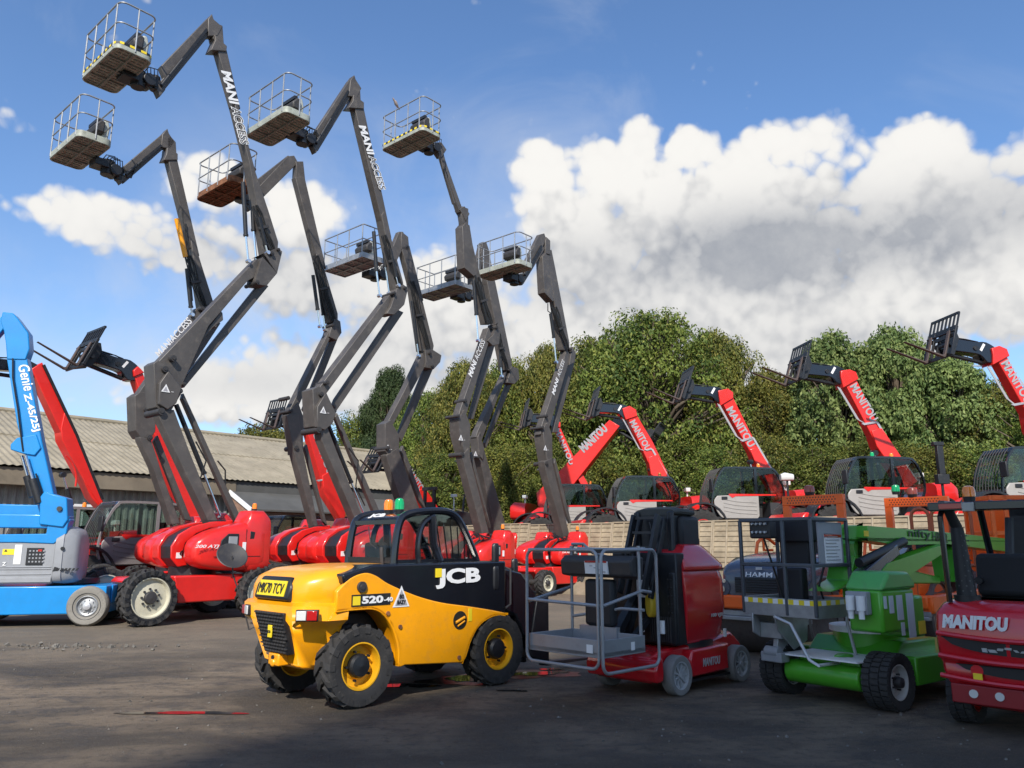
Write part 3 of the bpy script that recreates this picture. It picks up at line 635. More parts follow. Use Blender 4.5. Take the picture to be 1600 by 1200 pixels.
def tree(px_, top, Y, half, kind, base, label, cat='tree', group=None, nm=None):
    d = px_dir(px_, top); k = Y / d.y; X, Z = d.x * k, EYE + d.z * k; hw = half / FPX * Y * 1.15
    ez = 0.0; e = empty(nm or ['broadleaf_tree', 'autumn_tree', 'walnut_tree', 'pine_tree', 'bush', 'bush'][kind], (X, Y, ez), rnd.uniform(0, 6.3))
    tag(e, label, cat, group)
    me, tm = PROT[kind]; h = (Z - base) / 8.3
    for nm_, m_ in (('crown', me), ('trunk', tm)):
        o = bpy.data.objects.new(nm_, m_); COL.objects.link(o); o.parent = e; o.location = (0, 0, base); o.scale = (hw / 4, hw / 4, h)
    if base > 1.9:
        b = MB(); b.cyl((0, 0, 0), (0, 0, base), .34, .3, 10, cap=False); b.build('lower_trunk', BARK, e)
    return e
GT = 'trees behind the raised yard'
TR = [(1010, 487, 41, 118, 0, 1.6, 'tallest tree of the wood, with feathery top against the cloud in the middle'),
      (925, 528, 43, 85, 0, 1.6, 'broad green tree just left of the tallest tree'),
      (1112, 520, 42, 78, 1, 1.6, 'olive tree tinged with brown just right of the tallest tree'),
      (855, 540, 45, 62, 1, 1.4, 'narrow green tree behind the rightmost grey lift of the row'),
      (795, 562, 47, 70, 0, 1.2, 'rounded tree behind the two crossing grey lift arms'),
      (730, 568, 45, 72, 1, 1.0, 'rounded yellowish tree overhanging the far end of the shed roof'),
      (668, 612, 50, 60, 0, 1.0, 'dark green tree between the pine and the shed end'),
      (612, 577, 56, 66, 3, 2.4, 'dark pine rising behind the shed roof'),
      (560, 648, 58, 60, 4, 1., 'low green tree left of the pine behind the roof'),
      (415, 662, 62, 75, 5, 1., 'yellowing bushy tree behind the shed roof beside raised pallet forks'),
      (1205, 582, 40, 85, 1, 1.6, 'lower yellow-green tree in the dip of the tree line'),
      (1300, 530, 37, 88, 2, 1.6, 'grey-green tree with drooping leaves behind the second pallet fork from the right'),
      (1390, 520, 36, 80, 2, 1.6, 'tall spiky pale green tree left of the rightmost pallet fork'),
      (1470, 560, 34, 80, 2, 1.6, 'pale green tree below the rightmost pallet fork'),
      (1548, 595, 33, 75, 5, 1.5, 'brownish bush at the right end of the tree line'),
      (1625, 610, 31, 75, 4, 1.5, 'dark green bush cut by the right edge of the photo')]
for a in TR: tree(*a[:6], a[6], group=GT)
UND = [(700, 700, 40, 62, 4), (780, 690, 38, 66, 5), (860, 680, 38, 70, 4), (945, 690, 37, 72, 5), (1030, 670, 36.5, 76, 4), (1115, 690, 35, 76, 4), (1195, 675, 34, 80, 5), (1280, 690, 32, 84, 4), (1365, 680, 31, 86, 4), (1450, 690, 30, 88, 5), (1535, 690, 29, 88, 4), (1620, 700, 28, 90, 4)]
for i, a in enumerate(UND):
    a = (a[0], a[1] + 6, a[2] + 2.5, a[3], a[4])
    tree(*a[:5], .9, 'dense green bush in the hedge under the wood behind the red telehandlers', 'bush', 'bushes filling the foot of the wood')
for i, a in enumerate([(545, 660, 66, 8, 4), (508, 652, 70, 9, 5), (240, 628, 72, 6, 4)]): pass
# slim lamp mast above the trees on the right
mb = MB(); d = px_dir(1535, 572); k = 60 / d.y; zt = EYE + d.z * k
mb.cyl((d.x * k, 60, 0), (d.x * k, 60, zt), .09, .06); mb.bar((d.x * k - 1.1, 60, zt + .02), (d.x * k + 1.1, 60, zt + .02), .12, .1)
for s in (-1, 0, 1): mb.box(d.x * k + s - .2, d.x * k + s + .2, 59.8, 60.2, zt + .04, zt + .24)
tag(mb.build('floodlight_mast', STEEL), 'thin pale floodlight mast with a crossbar above the trees on the right', 'mast')
# ================================================================== grey boom lifts (red base, folded grey arms, basket in the air)
AANG = R(48.65)
WB = wheel_proto('wheel_solid', .56, .38, .385, 'lug', CREAM, GREYD, 9, 18, .045, holes=True)
WS = wheel_proto('wheel_small', .41, .3, .24, 'lug', CREAM, GREYD, 8, 16, .035)
def panel(F, par, name, L, Rr, yn, yf, m, bevel=.012, y_off=0):
    mb = MB(); mb.prism(F.sil(L, Rr, yn, yf), yn, yf); return mb.build(name, m, par, bevel=bevel, smooth=25)
def basket(par, loc, style=0, W=1.95, Dp=.8, mounty=0., rail=1.1):
    """basket hanging at loc (centre of its floor), long side along local y"""
    e = empty('basket', loc, 0, par); hx, hy = Dp / 2, W / 2
    fm = {0: BASK, 1: RUST, 2: BASK, 3: STEEL}[style]; um = {0: BASKD, 1: RUST, 2: BASKD, 3: STEEL}[style]
    r = .16 if style != 3 else .03
    def ring(z, s=0., n=5):
        out = []
        for cx, cy, a0 in ((hx - r, hy - r, 0), (-hx + r, hy - r, 90), (-hx + r, -hy + r, 180), (hx - r, -hy + r, 270)):
            for k in range(n + 1):
                a = R(a0 + 90 * k / n); out.append(Vector((cx + (r + s) * math.cos(a), cy + (r + s) * math.sin(a), z)))
        return out
    mb = MB(); th = .17 if style != 3 else .17
    ro, ri = ring(0), ring(0, -.035); n = len(ro)
    up = lambda P, z: [Vector((p.x, p.y, z)) for p in P]
    mb.loft([up(ri, 0), up(ro, 0), up(ro, th), up(ri, th), up(ri, 0)], cap=False); mb.build('toe_board', fm, e, bevel=.008)
    mb = MB(); mb.add(up(ri, .03) + up(ri, .045), [tuple(range(n)), tuple(range(n, 2 * n))[::-1]])
    nslat = 9
    mb.build('floor', um, e, smooth=0)
    mb = MB(); mb.box(-hx + .03, hx - .03, -.03, .03, -.015, .025)
    for q in (-.5, .5): mb.box(-hx + .03, hx - .03, q * hy - .02, q * hy + .02, -.01, .025)
    mb.box(-.02, .02, -hy + .04, hy - .04, -.02, .02)
    for q in range(-7, 8):
        for u_ in (-.3, -.15, .15, .3):
            mb.box(u_ * Dp - .045, u_ * Dp + .045, q * hy / 8 - .012, q * hy / 8 + .012, .012, .027)
    mb.build('underframe', um if style == 1 else STEEL if style == 3 else mat('underframe_paint', (.25, .25, .22), .7, dirt=.5), e, smooth=0)
    if style in (2,) or par.get('stripe'):
        mb = MB(); P = ring(th - .05, .004, 3); m = 0; ln = 0
        Q = []
        for i in range(len(P)):
            a, b_ = P[i], P[(i + 1) % len(P)]; k = max(1, int((b_ - a).length / .1))
            for j in range(k): Q.append((a.lerp(b_, j / k), a.lerp(b_, (j + 1) / k)))
        for j, (a, b_) in enumerate(Q):
            z0, z1 = th - .06, th - .005; nr = Vector(((a.y - b_.y), (b_.x - a.x), 0)).normalized() * -.004
            vs = [a, b_, b_, a]; vs = [Vector((p.x, p.y, z)) for p, z in zip(vs, (z0, z0, z1, z1))]; mb.add([p + nr for p in vs], [(0, 1, 2, 3)], j % 2)
        mb.build('warning_stripe', [YELD, BLACK], e, smooth=0)
    # rails: open towards the boom side in the middle
    mb = MB(); top, mid = ring(rail), ring(rail * .56)
    mb.tube(top, .02, 8, closed=True); mb.tube(mid, .017, 8, closed=True)
    posts = [(hx, hy - r), (hx, -hy + r), (-hx, hy - r), (-hx, -hy + r), (-hx, hy * .3), (-hx, -hy * .3), (0, hy), (0, -hy)]
    for (x, y) in posts: mb.cyl((x, y, .05), (x, y, rail), .018, n=8)
    mb.build('guard_rail', STEEL, e, smooth=40)
    c = empty('control_console', (hx - .12, -.05, rail * .62), 0, e); mb = MB()
    mb.prism([(-.1, -.1), (.1, -.12), (.12, .2), (.02, .24), (-.14, .06)], -.36, .3); mb.build('box', GREYD, c, bevel=.04)
    mb = MB(); mb.box(-.06, .04, -.3, .3, .2, .29); mb.build('switch_panel', BLACK, c)
    mb = MB(); mb.prism([(.1, -.3), (.22, -.34), (.26, .1), (.2, .3), (.1, .3)], -.28, .3); mb.box(.02, .12, -.05, .05, -.62, -.1); mb.build('cover', mat('pale_console_cover', (.42, .44, .4), .5, dirt=.35), c, bevel=.03)
    return e
def cowl(par, name, xs, yc, hy, z0, z1, flip=1, m=RED):
    """bulbous bonnet: nose at xs[0], tall blunt tail at xs[1]"""
    x0, x1 = xs; L = x1 - x0; secs = []
    for (t, kz, ky, zc) in ((0, .12, .3, .38), (.012, .3, .55, .38), (.05, .46, .74, .39), (.12, .6, .86, .4), (.24, .74, .94, .42), (.42, .87, .99, .45), (.66, .96, 1, .485), (.9, 1.0, 1, .5), (.98, .98, .98, .5), (1., .9, .92, .5)):
        hz = (z1 - z0) / 2 * kz; c = z0 + (z1 - z0) * zc
        secs.append(sel(yc, c, hy * ky, hz, x0 + L * t, 32, 4.4))
    mb = MB(); mb.loft(secs); return mb.build(name, m, par, smooth=50)
def atj(O, data, label, small=0, stripe=0, rust=0, text1=None, wtext='200 ATJ', xo=0., name='boom_lift'):
    F = Fr(O, AANG); E = empty(name, F.O, AANG); tag(E, label, 'boom lift', 'grey articulated boom lifts in the two rows')
    if stripe: E['stripe'] = 1
    s = .86 if small else 1.0; wp = WS if small else WB; wr = .41 if small else .56
    # --- chassis
    mb = MB(); zc = .5 * s
    mb.prism([(-1.3 * s, zc + .32), (-1.2 * s, zc + .42), (1.25 * s, zc + .42), (1.35 * s, zc + .3), (1.0 * s, zc - .12), (-.75 * s, zc - .12)], -.62 * s, .62 * s)
    mb.prism([(-.68 * s, zc + .45), (1.0 * s, zc + .45), (1.0 * s, zc - .1), (-.55 * s, zc - .1)], -.98 * s, -.6 * s)
    mb.prism([(-.68 * s, zc + .45), (1.0 * s, zc + .45), (1.0 * s, zc - .1), (-.55 * s, zc - .1)], .6 * s, .98 * s)
    ch = mb.build('chassis', RED, E, bevel=.03)
    mb = MB()
    for x in (-1.2 * s, 1.25 * s): mb.cyl((x, -1. * s, wr), (x, 1. * s, wr), .09, n=12); mb.box(x - .12, x + .12, -.3, .3, wr - .1, wr + .25)
    mb.build('axle', GREYD, ch)
    mb = MB(); mb.cyl((.2, 0, zc + .4), (.2, 0, 1.12 * s + .04), .5, n=28); mb.build('turntable', BLACK, E)  # black puts the shadow below the bonnets into its colour
    for x, y in ((-1.24, -1.08), (1.26, -1.08), (-1.24, 1.08), (1.26, 1.08)): wheel(wp, E, (x * s, y * s, wr - .008), side=-1 if y < 0 else 1, rot=rnd.uniform(0, 6))
    # --- turret with two bonnets
    T = empty('turret', (0, 0, 0), 0, E); z0, z1 = 1.02 * s, 2.1 * s
    x0, x1 = -.36 * s, 1.27 * s
    for sg in (-1, 1):
        yc = sg * .83 * s
        cb = cowl(T, 'bonnet', (x0 if sg < 0 else x0 - .12, x1), yc, .36 * s, z0, z1)
        mb = MB(); mb.loft([sel(yc, 1.6 * s, .33 * s, .55 * s, .82 * s, 24, 5), sel(yc, 1.66 * s, .35 * s, .68 * s, .92 * s, 24, 5), sel(yc, 1.66 * s, .35 * s, .69 * s, 1.25 * s, 24, 5), sel(yc, 1.6 * s, .3 * s, .6 * s, 1.42 * s, 24, 5)]); mb.build('counterweight', RED, T, smooth=45)
    mb = MB(); mb.box(x0 + .3, x1 - .1, -.44 * s, .44 * s, 1.1 * s, 1.45 * s); mb.prism([(.0, 1.4 * s), (1.25 * s, 1.4 * s), (1.15 * s, 2.0 * s), (.55 * s, 2.15 * s), (.2, 1.8 * s)], -.44 * s, -.36 * s); mb.prism([(.0, 1.4 * s), (1.25 * s, 1.4 * s), (1.15 * s, 2.0 * s), (.55 * s, 2.15 * s), (.2, 1.8 * s)], .36 * s, .44 * s); mb.build('turret_frame', BLACK, T, bevel=.02)
    # solid black block put in for the dark open engine bay behind a red hoop
    mb = MB()
    for sg in (-1, 1):
        P = [(x0 + .12 + .5 * s * (1 - math.cos(a)), 1.45 * s + .62 * s * math.sin(a)) for a in [k * math.pi / 2 / 10 - .5 for k in range(14)]]
        P = [(-.45 * s, 1.12 * s), (-.62 * s, 1.3 * s), (-.64 * s, 1.55 * s), (-.5 * s, 1.8 * s), (-.2 * s, 1.98 * s), (.2 * s, 2.08 * s), (.75 * s, 2.14 * s), (.75 * s, 2.0 * s), (.2 * s, 1.94 * s), (-.1 * s, 1.82 * s), (-.33 * s, 1.62 * s), (-.38 * s, 1.4 * s), (-.25 * s, 1.15 * s)]
        P = [(x + .1 * s, z) for x, z in P]; mb.prism(P, *((-.46 * s, -.4 * s) if sg < 0 else (.16 * s, .46 * s)))
    mb.build('bonnet_hoop', RED, T, bevel=.02)
    mb = MB(); mb.prism([(-.3 * s, 1.12 * s), (-.46 * s, 1.3 * s), (-.48 * s, 1.55 * s), (-.34 * s, 1.76 * s), (-.05 * s, 1.93 * s), (.3 * s, 2.03 * s), (.9 * s, 2.08 * s), (.9 * s, 1.15 * s)], -.45 * s, .45 * s); mb.build('engine_bay', BLACK, T, bevel=.01)
    mb = MB(); mb.box(-.42 * s, -.3 * s, -.47 * s, -.452 * s, 1.3 * s, 1.42 * s); mb.build('bay_sticker', WHITE, T, smooth=0)
    # ground control window and buttons on near bonnet
    yf = -.83 * s - .362 * s
    mb = MB(); mb.prism([(.16 * s, 1.45 * s), (.6 * s, 1.45 * s), (.6 * s, 1.82 * s), (.36 * s, 1.82 * s), (.2 * s, 1.68 * s)], yf - .012, yf + .05); mb.build('control_window', BLACK, T, bevel=.01)
    mb = MB(); mb.prism([(.36 * s, 1.5 * s), (.57 * s, 1.5 * s), (.57 * s, 1.76 * s), (.36 * s, 1.76 * s)], yf - .018, yf); mb.build('control_box', LGREY, T, bevel=.008)
    mb = MB(); mb.prism([(.86 * s, 1.62 * s), (.98 * s, 1.62 * s), (1.0 * s, 1.86 * s), (.88 * s, 1.88 * s)], -.83 * s - .358 * s, -.83 * s - .3 * s); mb.build('lock_recess', BLACK, T, bevel=.01)
    mb = MB(); mb.prism([(.7 * s, 1.44 * s), (.78 * s, 1.44 * s), (.78 * s, 1.64 * s), (.7 * s, 1.64 * s)], yf - .012, yf); mb.build('instruction_sticker', WHITE, T, smooth=0)
    beacon(T, (1.2 * s, -.75 * s, 2.34 * s))
    mb = MB()
    for k in range(7):
        a = rnd.uniform(-.3, .3); mb.tube([(-.15 + .1 * k, -.35 + a * .4, 1.15), (-.35 + .08 * k, -.5, 1.4 + .05 * k), (.0 + .1 * k, -.4 + a, 1.75), (.5, a * .5, 1.9)], .018, 6)
    mb.build('hose', HOSE, T)
    if wtext:
        p = F.y(*data['wt'], yf) if 'wt' in data else (-.4 * s, 1.5 * s)
        text(wtext, (p[0], yf - .02, p[1]), (1, 0, 0), (0, 0, 1), .55, .085, WHITE, T, shear=.3, bold=.02)
    # --- arms (outlines measured from the photo, each on its own face of the machine's plane)
    def P(nm, L, Rr, w, m=GREY, yc=0., par=E, bev=.014): return panel(F, par, nm, L, Rr, yc - w / 2, yc + w / 2, m, bev)
    for i, (L, Rr, w, yc) in enumerate(data['lower']): P('lower_arm' if i == 0 else 'lower_link', L, Rr, w, GREY if i != 9 else GREYD, yc)
    for i, (L, Rr, w, yc) in enumerate(data['upper']): P('upper_arm' if i == 0 else 'upper_link', L, Rr, w, GREY, yc)
    for i, (L, Rr, w, yc) in enumerate(data['k1']):
        k = P('knee_plate', L, Rr, w, GREY, yc)
    for i, (L, Rr, w, yc) in enumerate(data['k2']): P('elbow_plate', L, Rr, w, GREY, yc)
    bo = None
    for i, (L, Rr, w, yc) in enumerate(data['boom']):
        o = P('main_boom' if i == 0 else 'boom_section', L, Rr, w, GREY, yc)
    jb = empty('jib', (0, 0, 0), 0, E)
    for i, (L, Rr, w, yc) in enumerate(data['jib']): P('jib_beam', L, Rr, w, GREY, yc, jb)
    if 'jl' in data:
        mb = MB(); mb.bar(F.p3(*data['jl'][0], -.1), F.p3(*data['jl'][1], -.1), .06, .045, up=(0, 1, 0)); mb.cyl(F.p3(*data['jl'][0], -.13), Vector(F.p3(*data['jl'][0], -.13)).lerp(Vector(F.p3(*data['jl'][1], -.13)), .45), .04); mb.build('jib_gap_bar', BLACK, jb)  # black bar added to draw the dark gap between the jib beams
    # rotator between jib and basket
    if 'rot' in data:
        a, b_ = Vector(F.p3(*data['rot'][0])), Vector(F.p3(*data['rot'][1])); r0 = .17
        mb = MB(); mb.cyl(a + Vector((0, 0, -.16)), a + Vector((0, 0, .2)), .11, n=12); mb.bar(a, b_, .26, .22); mb.cyl(a.lerp(b_, .35) + Vector((0, -.2, 0)), a.lerp(b_, .35) + Vector((0, .2, 0)), .15, n=14)
        mb.cyl(a.lerp(b_, .7) + Vector((0, 0, -.2)), a.lerp(b_, .7) + Vector((0, 0, .2)), .16, n=14); mb.box(b_.x - .25, b_.x + .1, -.2, .2, b_.z - .1, b_.z + .1)
        mb.build('basket_rotator', BLACK, jb, bevel=.015)
        mb = MB()
        for k in range(4):
            q = a.lerp(b_, .2 + .15 * k); mb.tube([q + Vector((.1, -.15, .12)), q + Vector((.05, -.22, .28)), q + Vector((-.15, -.2, .26)), q + Vector((-.25, -.15, .05))], .013, 6)
        mb.build('hose', HOSE, jb)
    # cylinders: (barrel start, barrel end, rod end) pixels, lateral offset
    for (a, b_, c, yy) in data.get('cyl', []):
        a, b_, c = Vector(F.p3(*a, yy)), Vector(F.p3(*b_, yy)), Vector(F.p3(*c, yy)); cy = MB(); cy.cyl(a, b_, .055, n=12); cy.cyl(b_, b_ + (b_ - a).normalized() * .05, .065, n=12); o = cy.build('hydraulic_cylinder', BLACK, E)
        rb = MB(); rb.cyl(b_, c, .026, n=10); rb.cyl(c + Vector((0, -.06, 0)), c + Vector((0, .06, 0)), .05, n=10); rb.build('piston_rod', CHROME, o)
    for (pts, r, yy) in data.get('hose', []):
        mb = MB(); mb.tube([F.p3(*p, yy) for p in pts], r, 6); mb.build('hose', HOSE, E)
    # hose bundles strapped to the lower part of the boom
    for (a, b_, wd) in data.get('hb', []):
        a, b_ = Vector(F.p3(*a, -.16)), Vector(F.p3(*b_, -.16)); d_ = (b_ - a).normalized(); n_ = Vector((d_.z, 0, -d_.x)); L_ = (b_ - a).length
        mb = MB()
        for k in range(6):
            o = (k / 5 - .5) * wd; mb.tube([a + d_ * (L_ * q / 5) + n_ * (o * (1 + .25 * math.sin(q * 1.3 + k)) + .012 * math.sin(3 * q + k * 2)) + Vector((0, -.03 - .02 * math.sin(q * 2 + k), 0)) for q in range(6)], .017, 6)
        mb.build('hose_bundle', HOSE, E)
        mb = MB()
        for q in (.5,): mb.obox(a + d_ * L_ * q + Vector((0, -.04, 0)), d_ * .035, n_ * (wd * .62 + .03), Vector((0, .035, 0)))
        mb.build('hose_clamp', GREYD, E, bevel=.006)
    # panel seams, latches and cooling slots of the near bonnet
    mb = MB(); mb.box(.05 * s, x1 - .12, yf - .004, yf + .01, 1.33 * s, 1.34 * s); mb.box(.78 * s, .785 * s, yf - .004, yf + .01, 1.12 * s, 1.92 * s); mb.build('panel_seam', BLACK, T, smooth=0)
    mb = MB(); mb.box(.3 * s, .4 * s, yf - .02, yf, 1.16 * s, 1.2 * s); mb.build('latch', BLACK, T, bevel=.006)
    mb = MB()
    for k in range(7): mb.box((.02 + .06 * k) * s, (.05 + .06 * k) * s, -.83 * s - .12, -.83 * s + .1, z1 - .012, z1 + .004)
    mb.build('vent_slots', BLACK, T, smooth=0)
    # pins
    for (p, r, w) in data.get('pins', []):
        mb = MB(); c = Vector(F.p3(*p, -w / 2)); mb.cyl(c + Vector((0, -.03, 0)), c + Vector((0, w + .03, 0)), r, n=14); mb.cyl(c + Vector((0, -.05, 0)), c + Vector((0, 0, 0)), r * .5, n=8); mb.build('pivot_pin', GREYD, E)
    # stickers
    mb = MB()
    for (p, sz, yy) in data.get('tri', []):
        c = Vector(F.p3(*p, yy)); mb.add([c + Vector((-sz, -.006, -sz * .8)), c + Vector((sz, -.006, -sz * .8)), c + Vector((0, -.006, sz))], [(0, 1, 2)], 0); c2 = c + Vector((0, -.009, -.1 * sz))
        mb.add([c2 + Vector((-sz * .55, 0, -sz * .5)), c2 + Vector((sz * .55, 0, -sz * .5)), c2 + Vector((0, 0, sz * .55))], [(0, 1, 2)], 1); mb.add([c + Vector((sz * 1.25, -.006, -sz * .6)), c + Vector((sz * 1.8, -.006, -sz * .6)), c + Vector((sz * 1.8, -.006, -.05)), c + Vector((sz * 1.25, -.006, -.05))], [(0, 1, 2, 3)], 0)
    if data.get('tri'): mb.build('warning_sticker', [WHITE, WGREY], E, smooth=0)
    for (body, p0, p1, yy, h) in data.get('txt', []):
        t1 = text_line(F, body, p0, p1, yy, h, WHITE, E, name='lettering', bold=.035, shear=.12)
    # basket
    bx, bz = F.y(*data['bas'], 0); st = data.get('style', 0)
    basket(E, (bx, data.get('by', 0.), bz), 1 if rust else st, *(data.get('bsz', (1.95, .8))))
    return E, F
ML, MR = 'MANI', 'ACCESS'
def maccess(p0, p1, yy, h):
    """MANI solid, ACCESS outlined, along one line"""
    a, b = Vector(p0), Vector(p1); k = a.lerp(b, .47)
    return [('MANI', p0, tuple(a.lerp(b, .455)), yy, h)], [('ACCESS', tuple(k), p1, yy, h)]
def outlined(F, E, body, p0, p1, yy, h):
    o = text_line(F, body, p0, p1, yy, h, WHITE, E, bold=.06, shear=.12, name='lettering')
    a, b = Vector(F.p3(*p0, yy)), Vector(F.p3(*p1, yy)); L = (b - a).length; d = (b - a) / L
    nrm = Vector((0, -1, 0)); yd = nrm.cross(d)
    text(body, a + nrm * .0135, d, yd, L, h, GREY, o, name='lettering_inner', bold=-.008, shear=.12, ref=.06)

dA = dict(jl=((252, 134), (323, 46)), hb=[((396, 322), (424, 390), .2)], lower=[([(318, 822), (240, 657), (238, 645)], [(272, 640), (296, 705), (344, 822)], .3, -.14),
                 ([(364, 816), (280, 624)], [(287, 614), (379, 814)], .14, .14)],
          k1=[([(238, 646), (228, 640), (224, 573), (231, 568)], [(258, 570), (283, 604), (283, 616), (267, 643), (248, 646)], .5, 0), ([(245, 632), (246, 600), (258, 583)], [(264, 580), (284, 606), (276, 630), (262, 640)], .12, -.3)],
          upper=[([(233, 592), (236, 570), (392, 408)], [(412, 425), (386, 440), (326, 510), (283, 606)], .3, .05),
                 ([(278, 602), (284, 592), (404, 441)], [(420, 447), (288, 606)], .13, .22), ([(298, 545), (336, 492)], [(348, 488), (349, 500), (333, 512), (310, 540)], .2, .05)],
          k2=[([(386, 440), (398, 402)], [(407, 398), (434, 387), (441, 393), (433, 427), (417, 446), (399, 444)], .42, 0)],
          boom=[([(404, 400), (380, 260), (356, 165)], [(371, 160), (400, 270), (420, 330), (435, 378), (434, 392)], .3, 0), ([(357, 170), (327, 66)], [(353, 72), (376, 170)], .25, 0), ([(327, 70), (325, 62)], [(355, 72), (354, 80), (330, 78)], .32, 0), ([(326, 66), (326, 40)], [(334, 34), (348, 40), (350, 68)], .22, 0)],
          jib=[([(246, 108), (321, 31)], [(331, 36), (325, 50), (258, 123)], .16, 0), ([(238, 140), (320, 50)], [(328, 54), (251, 148)], .12, 0), ([(318, 36), (324, 28)], [(334, 30), (348, 42), (340, 56), (326, 56)], .24, 0), ([(238, 143), (241, 128)], [(259, 140), (250, 151)], .2, 0)],
          rot=((242, 132), (205, 122)), bas=(181, 112), by=0., cyl=[((380, 285), (384, 366), (388, 408), -.12), ((393, 290), (396, 358), (401, 412), .1), ((404, 340), (414, 380), (418, 395), -.2), ((275, 632), (318, 738), (345, 808), .0)],
          hose=[([(410, 345), (416, 372), (428, 386)], .02, -.16), ([(306, 690), (322, 720), (314, 745), (300, 760)], .018, -.2), ([(340, 720), (352, 735), (352, 765)], .018, .1), ([(237, 138), (228, 130), (214, 132)], .03, -.12)],
          pins=[((271, 560), .07, .42), ((258, 577), .07, .6), ((281, 611), .06, .6), ((252, 643), .08, .66), ((435, 390), .04, .5), ((425, 396), .05, .5), ((288, 600), .04, .3), ((402, 441), .05, .5)], tri=[((259, 607), .1, -.37)], txt=maccess((345, 110), (376, 226), -.15, .27)[0])
EA, FA_ = atj((-7.27, 17.89), dA, 'nearest grey boom lift, highest basket at top left, red turret lettered 200 ATJ', stripe=1)
outlined(FA_, EA, 'ACCESS', (360, 166), (375, 226), -.15, .27)

dB = dict(jl=((196, 273), (252, 227)), hb=[((292, 400), (318, 482), .2)], lower=[([(260, 820), (230, 730), (211, 690), (210, 684)], [(236, 686), (255, 745), (282, 818)], .3, -.14), ([(285, 812), (237, 690)], [(247, 680), (300, 814)], .14, .14)],
          k1=[([(218, 688), (206, 686), (199, 675), (197, 622), (206, 616)], [(236, 614), (244, 640), (243, 674), (234, 688)], .5, 0)],
          upper=[([(206, 620), (300, 484)], [(345, 500), (332, 505), (243, 640)], .3, .05), ([(240, 640), (330, 500)], [(345, 505), (250, 650)], .13, .24)],
          k2=[([(306, 486), (318, 478)], [(345, 484), (348, 490), (338, 512), (322, 506)], .4, 0)],
          boom=[([(306, 484), (290, 380)], [(303, 375), (333, 470), (330, 488)], .3, 0), ([(291, 390), (254, 246)], [(276, 244), (312, 400)], .25, 0), ([(252, 246), (253, 236)], [(278, 240), (278, 250), (256, 250)], .31, 0), ([(256, 240), (256, 220)], [(266, 212), (275, 222), (276, 240)], .22, 0)],
          jib=[([(190, 262), (250, 212)], [(260, 214), (258, 224), (200, 274)], .15, 0), ([(186, 280), (250, 228)], [(256, 232), (194, 286)], .12, 0), ([(248, 214), (256, 205)], [(264, 208), (273, 222), (266, 232), (252, 230)], .22, 0), ([(178, 280), (182, 270)], [(196, 276), (190, 287)], .2, 0)],
          rot=((186, 274), (160, 258)), bas=(124, 240), by=0., cyl=[((292, 420), (298, 478), (300, 492), -.15)], pins=[((230, 640), .07, .6), ((234, 684), .07, .6), ((316, 482), .06, .5)],
          hose=[([(290, 350), (294, 400), (300, 470)], .03, -.16), ([(180, 270), (205, 278), (212, 262)], .018, -.1)])
EB, FB_ = atj((-8.75, 20.6), dB, 'grey boom lift behind the nearest one, its basket the farthest left in the photo', wtext=None)
text_line(FB_, 'MANIACCESS', (250, 560), (301, 503), -.105, .2, WHITE, EB, shear=.12, bold=.02)
mb = MB(); mb.cyl(FB_.p3(276, 342, -.14), FB_.p3(290, 402, -.14), .07, n=12); mb.build('fly_cylinder', YEL, EB)

dD = dict(jl=((494, 224), (544, 142)), hb=[((598, 368), (624, 448), .2)], lower=[([(548, 822), (492, 690), (490, 672)], [(512, 668), (570, 818)], .3, -.14), ([(584, 812), (519, 652)], [(527, 645), (598, 810)], .14, .14)],
          k1=[([(483, 676), (474, 669), (471, 612), (481, 607)], [(508, 609), (524, 643), (522, 650), (505, 676)], .5, 0), ([(491, 668), (492, 636), (503, 618)], [(510, 616), (525, 645), (520, 662), (508, 672)], .12, -.3)],
          upper=[([(485, 632), (489, 607), (600, 462)], [(622, 470), (606, 484), (508, 618)], .3, .05), ([(516, 634), (520, 624), (615, 484)], [(631, 488), (526, 642)], .13, .22)],
          k2=[([(596, 484), (606, 455)], [(630, 444), (638, 450), (632, 476), (616, 492), (604, 490)], .42, 0)],
          boom=[([(608, 455), (586, 340)], [(600, 330), (630, 440), (632, 458)], .3, 0), ([(587, 345), (543, 160)], [(568, 166), (612, 372)], .25, 0), ([(541, 164), (542, 154)], [(569, 160), (569, 170), (545, 168)], .32, 0), ([(545, 156), (545, 138)], [(553, 130), (563, 138), (564, 160)], .22, 0)],
          jib=[([(488, 208), (541, 128)], [(550, 132), (546, 146), (500, 218)], .16, 0), ([(484, 230), (541, 144)], [(549, 150), (497, 236)], .12, 0), ([(540, 130), (546, 122)], [(556, 124), (565, 138), (558, 152), (545, 150)], .24, 0), ([(482, 231), (486, 222)], [(500, 230), (494, 239)], .2, 0)],
          rot=((489, 224), (465, 212)), bas=(434, 203), by=0., cyl=[((584, 362), (588, 421), (593, 462), -.12), ((597, 358), (602, 414), (608, 458), .1), ((610, 390), (618, 430), (622, 446), -.2), ((513, 664), (548, 752), (570, 806), .0)],
          hose=[([(545, 700), (560, 720), (556, 760), (570, 790)], .018, -.2), ([(600, 380), (612, 420), (628, 444)], .022, -.16)], pins=[((511, 598), .06, .42), ((502, 616), .06, .6), ((522, 642), .06, .6), ((498, 672), .08, .66), ((633, 450), .05, .5), ((616, 458), .05, .5)],
          tri=[((505, 641), .1, -.37)], txt=maccess((560, 196), (592, 298), -.15, .27)[0])
ED, FD_ = atj((-4.4, 21), dD, 'grey lettered boom lift whose base is hidden behind the yellow loader')
outlined(FD_, ED, 'ACCESS', (575, 243), (593, 298), -.15, .27)

